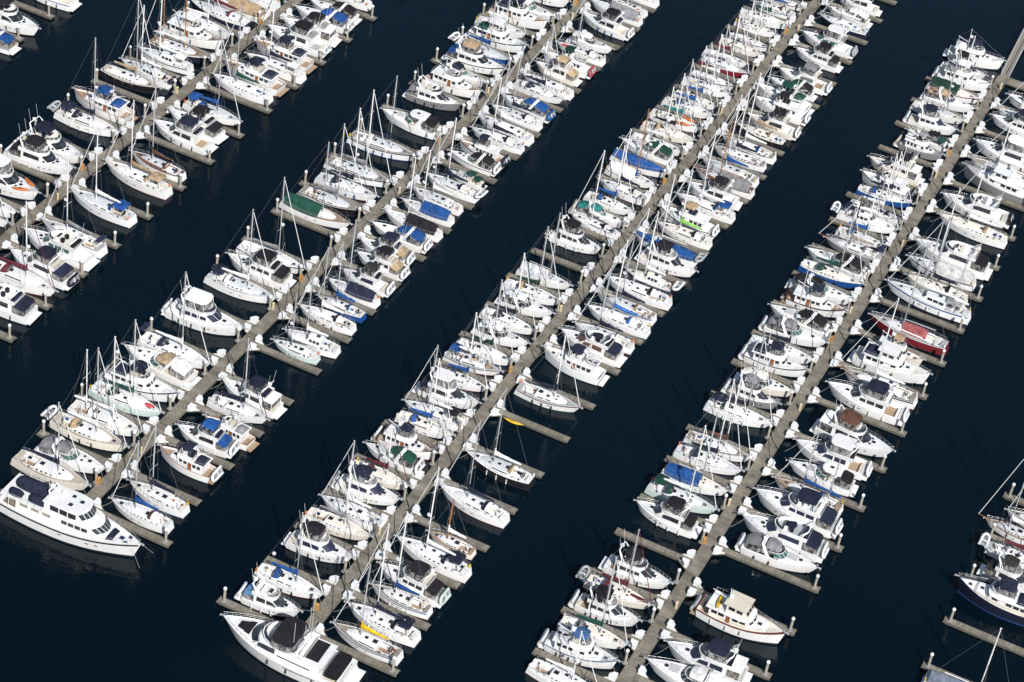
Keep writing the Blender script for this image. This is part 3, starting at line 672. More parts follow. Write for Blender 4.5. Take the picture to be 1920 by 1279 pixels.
def express(root, p, right):
    o=p['o']; L,B=p['L'],p['B']; rnd=random.Random(int(p['x']*31+p['y']*17)); small=L<8.2
    hc,st_=hullcols(o); zb=.105*L+.55; zs=.075*L+.42
    H=common_m(root,p,'E',zb,zs,.55,ck=(.05,.50,.36*B,.62,WHITE,deckm(rnd.choice(['w','t4','t3','gr']))),hc=hc,st=st_,rail=.05,dk=deckm('t') if 'teak' in o else deckm(rnd.choice(['w','w','w5','w6'])))
    X=H.x; zd=H.zd; mc=H.ckmb
    CU=seatmat(p['y']); mc.box((X(.08),0,.95),(.55,B*.58,.55),CU); mc.box((X(.40),B*.2,1.0),(.5,.6,.75),CU); mc.box((X(.40),-B*.2,1.0),(.5,.6,.75),CU); mc.box((X(.24),-B*.26,.9),(1.4,.45,.5),CU); mc.box((X(.47),B*.18,1.15),(.35,.9,.9),WHITE,0,.8)
    mc.build('cockpit',root)
    # foredeck trunk
    st=[(X(.50),.37*B,.30,zd(.5)),(X(.60),.34*B,.30,zd(.6)),(X(.72),.26*B,.24,zd(.72)),(X(.84),.14*B,.12,zd(.84)),(X(.90),.06*B,.03,zd(.9))]
    mb=MB(); house(mb, st, hc if hc is not WHITE else WHITE, WHITE, .82, .08); mb.build('foredeck_trunk',root)
    hatches(root,[(X(.76),0,zd(.76)+.27,.5)]+([(X(.66),sg*.13*B,zd(.66)+.36,.34) for sg in (-1,1)] if rnd.random()<.5 else []))
    if rnd.random()<.35:
        ms=MB(); ms.box((X(.66),0,zd(.66)+.40,),(1.3,1.3,.08),mk('sun_pad_grey',(.50,.50,.50),rough=.8,var=.08)); ms.build('sun_pad',root)
    # wraparound windscreen
    wm=GLASSG if o.get('w') in ('g','g3') else (GLASSN if o.get('w')=='n' else GLASS)
    mw=MB(); lo=[]; hi=[]; n=12
    for k in range(n+1):
        a=-pi/2+pi*k/n; cx,cy=cos(a),sin(a)
        lo.append((X(.44)+(X(.60)-X(.44))*cx**.8 if cx>0.001 else X(.44), .375*B*cy, zd(.5)+.26)); hi.append((X(.40)+(X(.535)-X(.40))*(max(0,cx)**.8), .335*B*cy, zd(.5)+.92))
    for k in range(n): mw.add([lo[k],lo[k+1],hi[k+1],hi[k]],[(0,1,2,3),(3,2,1,0)],wm)
    mw.build('windscreen',root)
    mf=MB(); mf.tube(hi,.04,WHITE,5); mf.tube(lo,.05,WHITE,5)
    for k in (2,4,6,8,10): mf.tube([lo[k],hi[k]],.025,WHITE,4)
    mf.build('windscreen_frame',root)
    zc=zd(.4)+1.75; c=o.get('c')
    if not small:
        ma=MB(); w=.40*B
        P=[(X(.36),-w,zd(.36)),(X(.30),-w*.98,zd(.3)+.9),(X(.25),-w*.80,zc-.02),(X(.25),0,zc+.08),(X(.25),w*.80,zc-.02),(X(.30),w*.98,zd(.3)+.9),(X(.36),w,zd(.36))]
        ma.tube(P,.13,WHITE,6); ma.tube([(q[0]+.28,q[1]*.98,q[2]) for q in P],.10,WHITE,6); ma.tube([(X(.25),0,zc+.1),(X(.25),0,zc+.32)],.28,FIBER,10); ma.build('radar_arch',root)
    if 'ht' in o:
        m2=MB(); R=[]
        for zz,k in ((zc-.02,1.0),(zc+.10,1.0),(zc+.18,.86)):
            R.append([((X(.20)+X(.50))/2+(X(.50)-X(.20))/2*k*cx,k*.38*B*cy,zz) for cx,cy in ((-1,-.9),(-.2,-1),(.6,-.9),(.9,-.55),(1,0),(.9,.55),(.6,.9),(-.2,1),(-1,.9))])
        m2.loft(R,WHITE,True,True,True); m2.build('hard_top',root)
        hatches(root,[(X(.36),0,zc+.19,.5)])
        if c and c!='w': canopy(root,'cockpit_canopy',X(.03),X(.20),.38*B,zc-.42,cclr(c),H.z(.1)+.1,dz=.3,enc=1.0)
    elif c:
        if c in ('w','t3') and 'a' not in o:
            pass
        front=o.get('a',c) if c!='k' or 'a' in o else c
        canopy(root,'front_canopy',X(.30 if not small else .2),X(.475),.36*B,zc+.02,cclr(front),zd(.45)+.7,w1=.31*B,dz=-.22,enc=.0 if rnd.random()<.5 else 1.0)
        if small: canopy(root,'cockpit_canopy',X(.03),X(.22),.36*B,zc-.75,cclr(c),H.z(.1)+.1,curve=.12,frame=False)
        if not small: canopy(root,'cockpit_canopy',X(.04),X(.25),.37*B,zc-.55,cclr(c),H.z(.1)+.1,w1=.36*B,dz=.5,enc=1.0)
    if small:
        mo=MB(); mo.box((-L/2+.25,0,.75),(.5,.45,.8),BLACKR,0,.8); mo.build('outboard_motor',root)
    rails(root,H,.50,.99,.5,7,.06,mid=False)
    anchor(root,H); fenders(root,H,(-1,),(.2,.4),BLACKR if rnd.random()<.5 else FEND); moorings(root,H,right)
    return H
def trawler(root, p, right):
    o=p['o']; L,B=p['L'],p['B']; rnd=random.Random(int(p['x']*31+p['y']*17)); big='big' in o
    hc,st_=hullcols(o); zb=.15*L+.65+(.25 if big else 0); zs=.085*L+.5
    kk=o.get('k','w'); kk=rnd.choice(['w','w5','w6']) if kk in 'wk' else kk; wood=kk in ('t','t3')
    H=common_m(root,p,'T',zb,zs,.6,ck=(.03,.14,.38*B,.8,WHITE,deckm('t') if wood else deckm('w')),rail=.30,hc=hc,st=st_,cap=WOOD if wood else None,dk=deckm(kk),boot=BOOTB if 'hull' in o else (BOOTR if rnd.random()<.15 and not big else BOOT))
    H.ckmb.build('cockpit',root)
    X=H.x; zd=H.zd; hh=1.45; w0=.375*B
    wf=lambda t,k:min(k*B,max(.15,H.b(t)-.3))
    cab=paint('t3') if o.get('h')=='t' or kk=='t3' else WHITE
    st=[(X(.14),w0,hh+.1,zd(.14)),(X(.36),w0,hh,zd(.36)),(X(.46),w0,hh,zd(.46)),(X(.585),wf(.6,.36),hh-.1,zd(.60),.3),(X(.625),wf(.625,.345),.42,zd(.625),.4),(X(.75),wf(.75,.25),.36,zd(.75)),(X(.78),wf(.78,.22),.05,zd(.78))]
    mb=MB(); house(mb, st, cab, WHITE, .95, .05); mb.build('cabin',root)
    wm=wmat(o)
    a,b=X(.16),X(.575); n=5; sp=[(a+(b-a)*i/n+.10,a+(b-a)*(i+1)/n-.10) for i in range(n)]
    ds=rnd.randint(2,3); 
    swin(root, st, [s for i,s in enumerate(sp) if i!=ds], .50,.86, wm,.95)
    for sg in (-1,1):
        md=MB(); s=sp[ds]; xm=(s[0]+s[1])/2
        vs=[hpt(st,xm-.3,.05,sg,.95),hpt(st,xm+.3,.05,sg,.95),hpt(st,xm+.3,.92,sg,.95),hpt(st,xm-.3,.92,sg,.95)]
        md.add(vs,[(0,1,2,3) if sg<0 else (3,2,1,0)],WOOD if wood or rnd.random()<.4 else WHITE); md.build('door',root)
    fwin(root, st[3], st[4], wm, 3, .12,.72,.95)
    hatches(root,[(X(.70),0,zd(.70)+.44,.5)]+([(X(.84),0,zd(.84)+.03,.5)] if rnd.random()<.5 else []))
    # boat deck roof with overhang
    zr=zd(.36)+hh+.10
    mr=MB(); R=[]
    for zz,k in ((zr-.06,1.0),(zr+.03,1.0)):
        R.append([(X(.10),-k*B*.43,zz),(X(.50),-k*B*.43,zz),(X(.60),-k*B*.38,zz),(X(.625),-k*B*.2,zz),(X(.63),0,zz),(X(.625),k*B*.2,zz),(X(.60),k*B*.38,zz),(X(.50),k*B*.43,zz),(X(.10),k*B*.43,zz)])
    mr.loft(R, WHITE, True, True, True, False, deckm('w')); mr.build('boat_deck',root)
    f=o.get('f','-')
    if big and f in ('t4','w'):
        st2=[(X(.32),w0*.92,1.45,zr+.04),(X(.52),w0*.92,1.4,zr+.04),(X(.575),w0*.85,.55,zr+.04)]
        m2=MB(); house(m2, st2, cab if f=='t4' else WHITE, paint('t4') if f=='t4' else WHITE,.93,.05); m2.build('wheelhouse',root)
        swin(root, st2, [(X(.345),X(.42)),(X(.44),X(.51))], .52,.86, wm,.93); fwin(root, st2[1], st2[2], wm, 3,.08,.9,.93)
        m3=MB(); m3.box((X(.42),0,zr+1.56),(X(.56)-X(.29),w0*2.0,.08),paint('t4') if f=='t4' else WHITE); m3.build('wheelhouse_roof',root)
        H.zf=zr+1.6
    else:
        flybridge(root, X, .33, .60, w0*.90, zr+.12, B, hco=.55, wsm=VINYL)
        if f=='w':
            m2=MB(); m2.box((X(.44),0,zr+2.0),(X(.56)-X(.33),w0*1.8,.09),WHITE)
            for xx in (X(.35),X(.53)):
                for sg in (-1,1): m2.tube([(xx,sg*w0*.82,zr+.5),(xx,sg*w0*.82,zr+2.0)], .035, WHITE, 5)
            m2.build('hard_top',root)
        elif f!='-': canopy(root,'flybridge_canopy',X(.35),X(.55),w0*.86,zr+2.0,cclr(f),zr+.65,enc=1.0 if rnd.random()<.5 else 0)
        H.zf=zr+.2
    # boat deck rails & mast
    m2=MB()
    for sg in (-1,1):
        m2.tube([(X(.11),sg*B*.41,zr+.7),(X(.33),sg*B*.41,zr+.7)], .022, STEEL, 4)
        for t in (.11,.18,.25,.33): m2.tube([(X(t),sg*B*.41,zr),(X(t),sg*B*.41,zr+.7)], .02, STEEL, 4)
    m2.tube([(X(.11),-B*.41,zr+.7),(X(.11),B*.41,zr+.7)], .022, STEEL, 4); m2.build('boat_deck_rail',root)
    hm=p['h'] if p['h']>0 else zr+3.2
    m3=MB(); xm=X(.31); m3.tube([(xm,0,zr),(xm-.15,0,hm)], .075, MASTW, 6, r1=.05); m3.tube([(xm,0,zr+1.1),(X(.10),0,zr+1.8)], .05, MASTW, 5)
    m3.tube([(xm-.1,0,hm*.97),(X(.10),0,zr+1.8)], .012, WIRE, 3); m3.tube([(xm-.1,0,hm*.97),(X(.99),0,H.z(.99)+.3)], .012, WIRE, 3)
    for sg in (-1,1): m3.tube([(xm-.1,0,hm*.95),(xm,sg*B*.40,zr)], .012, WIRE, 3)
    m3.box((xm+.2,0,zr+(hm-zr)*.6),(.5,.9,.08),FIBER); m3.build('signal_mast',root)
    a=o.get('a')
    if a and a!='-':
        mc=MB()
        def fn(u,v):
            q=2*v-1; return (X(.12)+(X(.30)-X(.12))*u, q*B*.33, zr+.05+.62*(1-abs(q)**2.5)*(1-abs(2*u-1)**4)+.06*sin(u*13+v*4)*(1-abs(q)))
        mc.grid(fn,8,8,cclr(a)); mc.build('tender_cover',root)
    elif rnd.random()<.5 and 'ykay' not in o:
        mc=MB(); dinghy_mesh(mc, FEND if rnd.random()<.5 else RUBBER, 2.5, 1.3)
        for i,v in enumerate(mc.v): mc.v[i]=(X(.21)+v[1]*.0+v[0]*.8, v[1]*1.0, zr+.32+v[2])
        mc.build('tender',root)
    if 'ykay' in o: pass
    rails(root,H,.30,.99,.55,10,.05)
    anchor(root,H); fenders(root,H,(-1,),(.2,.38,.55),BLACKR if rnd.random()<.5 else FEND); moorings(root,H,right)
    H.zr=zr
    return H
# ------------------------------------------------------------------ the two large yachts
def yacht_raised(root, p):
    L,B=p['L'],p['B']; cr=paint('t4')
    H=hull(root,'T',L,B,3.2,2.15,WHITE,None,WHITE,BOOT,deckm('w'),ck=(.02,.13,.40*B,1.25,WHITE,deckm('w')),rail=.28,stripe=.1)
    X=H.x; zd=H.zd; H.ckmb.box((X(.075),-B*.18,1.55),(1.9,.95,.5),mk('table_taupe',(.24,.20,.155),rough=.6,var=.15)); H.ckmb.build('cockpit',root)
    # rubbing stripe in navy: proud strake on the topsides
    ms=MB()
    for sg in (-1,1):
        A=[];Bb=[]
        for k in range(25):
            t=.0+.985*k/24; y=sg*(H.b(t)*(1-.02)+.03); A.append((X(t),y+sg*.03,H.z(t)-.22)); Bb.append((X(t),y+sg*.03,H.z(t)-.50))
        n=25; ms.add(A+Bb,[(k,k+1,n+k+1,n+k) if sg<0 else (k,n+k,n+k+1,k+1) for k in range(n-1)],paint('n'))
    ms.build('hull_stripe',root)
    w0=.345*B
    wf=lambda t,k:min(k*B,max(.2,H.b(t)-.55))
    st=[(X(.13),w0,1.55,zd(.13)),(X(.45),w0,1.5,zd(.45)),(X(.62),wf(.62,.345),1.40,zd(.64)),(X(.675),wf(.675,.325),1.32,zd(.675),.9),(X(.72),wf(.72,.31),.5,zd(.72),1.0),(X(.735),wf(.735,.30),.06,zd(.735),1.0)]
    mb=MB(); house(mb,st,WHITE,WHITE,.96,.05); mb.build('main_cabin',root)
    swin(root,st,[(X(.16)+i*.085*L,X(.16)+i*.085*L+.06*L) for i in range(3)],.5,.80,mk('window_recess',(.30,.26,.20),rough=.4,var=.2),.96)
    swin(root,st,[(X(.47)+i*.049*L,X(.47)+i*.049*L+.041*L) for i in range(4)],.45,.88,GLASS,.96)
    fwin(root,st[3],st[4],GLASS,6,.06,.90,.96,gap=.022)
    zr=zd(.5)+1.62
    mr=MB(); R=[]
    for zz in (zr-.09,zr+.03): R.append([(X(.02),-B*.40,zz),(X(.55),-B*.375,zz),(X(.655),-B*.33,zz),(X(.70),-B*.2,zz),(X(.715),0,zz),(X(.70),B*.2,zz),(X(.655),B*.33,zz),(X(.55),B*.375,zz),(X(.02),B*.40,zz)])
    mr.loft(R,WHITE,True,True,True,False,deckm('w'))
    for t in (.03,.09):
        for sg in (-1,1): mr.tube([(X(t),sg*B*.43,H.z(t)),(X(t),sg*B*.39,zr)],.05,WHITE,5)
    mr.build('boat_deck',root)
    # upper pilothouse
    st2=[(X(.34),w0*.98,1.55,zr+.03),(X(.54),w0*.98,1.55,zr+.03),(X(.575),w0*.92,1.5,zr+.03,.75),(X(.61),w0*.88,.55,zr+.03,.85),(X(.63),w0*.85,.12,zr+.03,.85)]
    m2=MB(); house(m2,st2,WHITE,WHITE,.95,.05); m2.build('pilothouse',root)
    swin(root,st2,[(X(.385),X(.447)),(X(.455),X(.51)),(X(.518),X(.572))],.36,.90,GLASS,.95); fwin(root,st2[2],st2[3],GLASS,6,.04,.96,.95,gap=.022)
    m3=MB(); R=[]
    zt=zr+1.58
    for zz,k in ((zt-.03,1.0),(zt+.07,1.0),(zt+.12,.92)):
        R.append([(X(.47)+(xx-X(.47))*k,k*yy,zz) for xx,yy in ((X(.33),-w0),(X(.53),-w0),(X(.59),-w0*.88),(X(.615),-w0*.5),(X(.625),0),(X(.615),w0*.5),(X(.59),w0*.88),(X(.53),w0),(X(.33),w0))])
    m3.loft(R,WHITE,True,True,True); m3.build('pilothouse_roof',root)
    hatches(root,[(X(.50),-.7,zt+.12,.55),(X(.55),.5,zt+.12,.55),(X(.48),.9,zt+.12,.5),(X(.86),.0,zd(.86)+.08,.6),(X(.90),-.6,zd(.9)+.06,.5),(X(.905),.65,zd(.9)+.06,.5)],GLASSN)
    ma=MB(); xa=X(.37); ma.tube([(xa,-1.1,zt),(xa-.5,-.9,zt+1.2),(xa-.5,.9,zt+1.2),(xa,1.1,zt)],.12,WHITE,6)
    ma.tube([(xa-.5,0,zt+1.2),(xa-.5,0,zt+1.5)],.35,FIBER,10); ma.tube([(xa+.9,.6,zt+.1),(xa+.9,.6,zt+.3),(xa+.9,.6,zt+.62)],.30,FIBER,10)
    for y in (-.8,-.2,.8): ma.tube([(xa-.5,y,zt+1.2),(xa-.6,y,zt+4.2)],.022,MASTW,4)
    ma.build('antenna_mast',root)
    # covered tenders on the boat deck
    nv=canvas('n')
    def cover(name,xa,xb,y,w,h,sh=1.0):
        mc=MB()
        def fn(u,v):
            a=2*v-1; e=(1-abs(2*u-1)**(3*sh))**.5; return (xa+(xb-xa)*u,y+a*w*(.35+.65*e),zr+.04+h*(1-abs(a)**2.6)*(.25+.75*e)+.03*sin(u*15+v*6)*(1-abs(a)))
        mc.grid(fn,12,8,nv); mc.build(name,root)
    cover('large_tender_cover',X(.05),X(.33),B*.16,1.15,1.35); cover('small_tender_cover',X(.20),X(.335),-B*.17,.75,1.0); cover('gear_cover',X(.06),X(.165),-B*.21,.65,.85)
    mcu=MB(); 
    def fc(u,v):
        a=2*v-1; return (X(.775)+.9*u,a*1.35*(1-.25*u),zd(.79)+.12+.28*(1-abs(a)**3)*(1-.3*u))
    mcu.grid(fc,4,8,nv); mcu.build('bow_seat_cover',root)
    m5=MB()
    for sg in (-1,1):
        m5.tube([(X(.03),sg*B*.39,zr+.75),(X(.33),sg*B*.39,zr+.75)],.03,STEEL,4)
        for k in range(7): m5.tube([(X(.03+.05*k),sg*B*.39,zr),(X(.03+.05*k),sg*B*.39,zr+.75)],.022,STEEL,4)
    m5.build('boat_deck_rail',root)
    mp=MB()
    for sg in (-1,1):
        for t in (.40,.48,.67,.73):
            y=sg*(H.b(t)*.955+.03); z=1.25+.3*t; mp.add([(X(t)-.25,y,z-.08),(X(t)+.25,y,z-.08),(X(t)+.25,y,z+.08),(X(t)-.25,y,z+.08)],[(0,1,2,3) if sg<0 else (3,2,1,0)],GLASS)
    mp.build('portlight',root)
    rails(root,H,.30,.99,.65,14,.1); anchor(root,H); moorings(root,H,True)
def yacht_sport(root, p):
    L,B=p['L'],p['B']; bk=canvas('k')
    H=hull(root,'M',L-1.2,B,2.9,1.75,WHITE,None,WHITE,BOOT,deckm('w'),ck=(.02,.16,.40*B,1.0,WHITE,deckm('t4')),rail=.10,x0=.6,stripe=.1)
    X=H.x; zd=H.zd; H.ckmb.box((X(.03),0,1.25),(.6,B*.6,.5),WHITE); H.ckmb.build('cockpit',root)
    ms=MB(); ms.box((-L/2+.6,0,.45),(1.4,B*.86,.12),deckm('w')); 
    for k in range(3): ms.box((-L/2+1.0+.18*k,B*.33,.6+.25*k),(.4,.9,.25),WHITE); ms.box((-L/2+1.0+.18*k,-B*.33,.6+.25*k),(.4,.9,.25),WHITE)
    ms.build('swim_platform',root)
    wf=lambda t,k:min(k*B,max(.2,H.b(t)-.35)); w0=.41*B
    st=[(X(.17),w0,1.5,zd(.17)),(X(.40),w0,1.45,zd(.4)),(X(.58),wf(.58,.405),1.35,zd(.58)),(X(.645),wf(.645,.375),1.12,zd(.645),.7),(X(.71),wf(.71,.34),.45,zd(.71),.8),(X(.80),wf(.80,.25),.34,zd(.80),.2),(X(.89),wf(.89,.13),.08,zd(.89))]
    mb=MB(); house(mb,st,WHITE,WHITE,.88,.06); mb.build('cabin',root)
    swin(root,st,[(X(.52),X(.70))],.40,.95,GLASS,.88); swin(root,st,[(X(.24),X(.50))],.34,.46,GLASS,.88,name='side_slot_window')
    fwin(root,st[3],st[4],GLASS,1,.12,.95,.92,gap=.0)
    mu=MB()
    def fu(u,v):
        a=2*v-1; return (X(.755)+(X(.865)-X(.755))*u,a*(1.25-.45*u),zd(.80)+.42+.08*(1-abs(a)**4)-.16*u)
    mu.grid(fu,5,6,bk); mu.build('bow_sun_pad_cover',root)
    zf=zd(.4)+1.55
    flybridge(root,X,.30,.665,w0*.92,zf,B,wsm=GLASS,hco=.55)
    canopy(root,'flybridge_canopy',X(.385),X(.565),w0*1.0,zf+1.75,bk,zf+.55,curve=.2,enc=1.0)
    arch(root,X(.345),w0*.92,zf+.2,zf+1.7,WHITE,-.25,r=.14)
    mr=MB(); mr.box((X(.24),0,zd(.24)+1.58),(X(.33)-X(.155),w0*1.8,.12),WHITE); mr.build('aft_deck',root)
    ma=MB()
    for x_,y in ((.34,-1.2),(.33,1.2),(.40,1.6),(.37,-1.7)): ma.tube([(X(x_),y,zf+1.8),(X(x_),y,zf+5.2)],.025,MASTW,4)
    ma.tube([(X(.335),.5,zf+1.7),(X(.335),.5,zf+2.2)],.32,FIBER,10); ma.build('antenna',root)
    mc=MB(); 
    def f1(u,v):
        a=2*v-1; return (X(.20)+(X(.305)-X(.20))*u,a*w0*.72-.2,zd(.24)+1.68+.08*(1-a*a))
    mc.grid(f1,4,6,bk); mc.build('aft_sun_pad_cover',root)
    canopy(root,'cockpit_cover',X(.025),X(.14),B*.40,zd(.1)+1.0,bk,zd(.1)+.2,curve=.12,frame=False)
    mp=MB()
    for sg in (-1,1):
        A=[];Bb=[]
        for k in range(12):
            t=.18+.25*k/11; y=sg*(H.b(t)*.985+.03); A.append((X(t),y,H.z(t)-.28)); Bb.append((X(t),y,H.z(t)-.42))
        n=12; mp.add(A+Bb,[(k,k+1,n+k+1,n+k) if sg<0 else (k,n+k,n+k+1,k+1) for k in range(n-1)],GLASS)
    mp.build('hull_window',root)
    rails(root,H,.42,.99,.65,12,.08); anchor(root,H); fenders(root,H,(-1,1),(.2,.4,.55),BLACKR); moorings(root,H,False)

NEST={'spreader':'mast','standing_rigging':'mast','radar':'mast','mast_boot_cover':'mast','sail_cover':'boom','side_window':'cabin','windscreen':'cabin','side_slot_window':'cabin','door':'cabin','hatch':'deck','dodger_window':'dodger','flybridge_windscreen':'flybridge','hard_top_enclosure':'hard_top','windscreen_frame':'windscreen','anchor_roller':'deck','cleat':'deck','winch':'deck','genoa_track':'deck','portlight':'hull','hull_window':'hull','hull_stripe':'hull','cockpit_cushion':'cockpit'}
def nest(root):
    last={}
    kids=sorted(root.children,key=lambda o:ORDER[o.name])
    base=lambda o:o.name.split('.')[0]
    for o in kids:
        if base(o) not in NEST: last[base(o)]=o
    for o in kids:
        b_=base(o)
        if b_ in ('canopy_frame','clear_curtain'): continue
        p_=NEST.get(b_)
        if p_=='windscreen': p_=None
        if p_ and p_ in last: o.parent=last[p_]
ORDER={}
_bd=MB.build
def _build(s,name,parent=None):
    o=_bd(s,name,parent)
    if o is not None: ORDER[o.name]=len(ORDER)
    return o
MB.build=_build

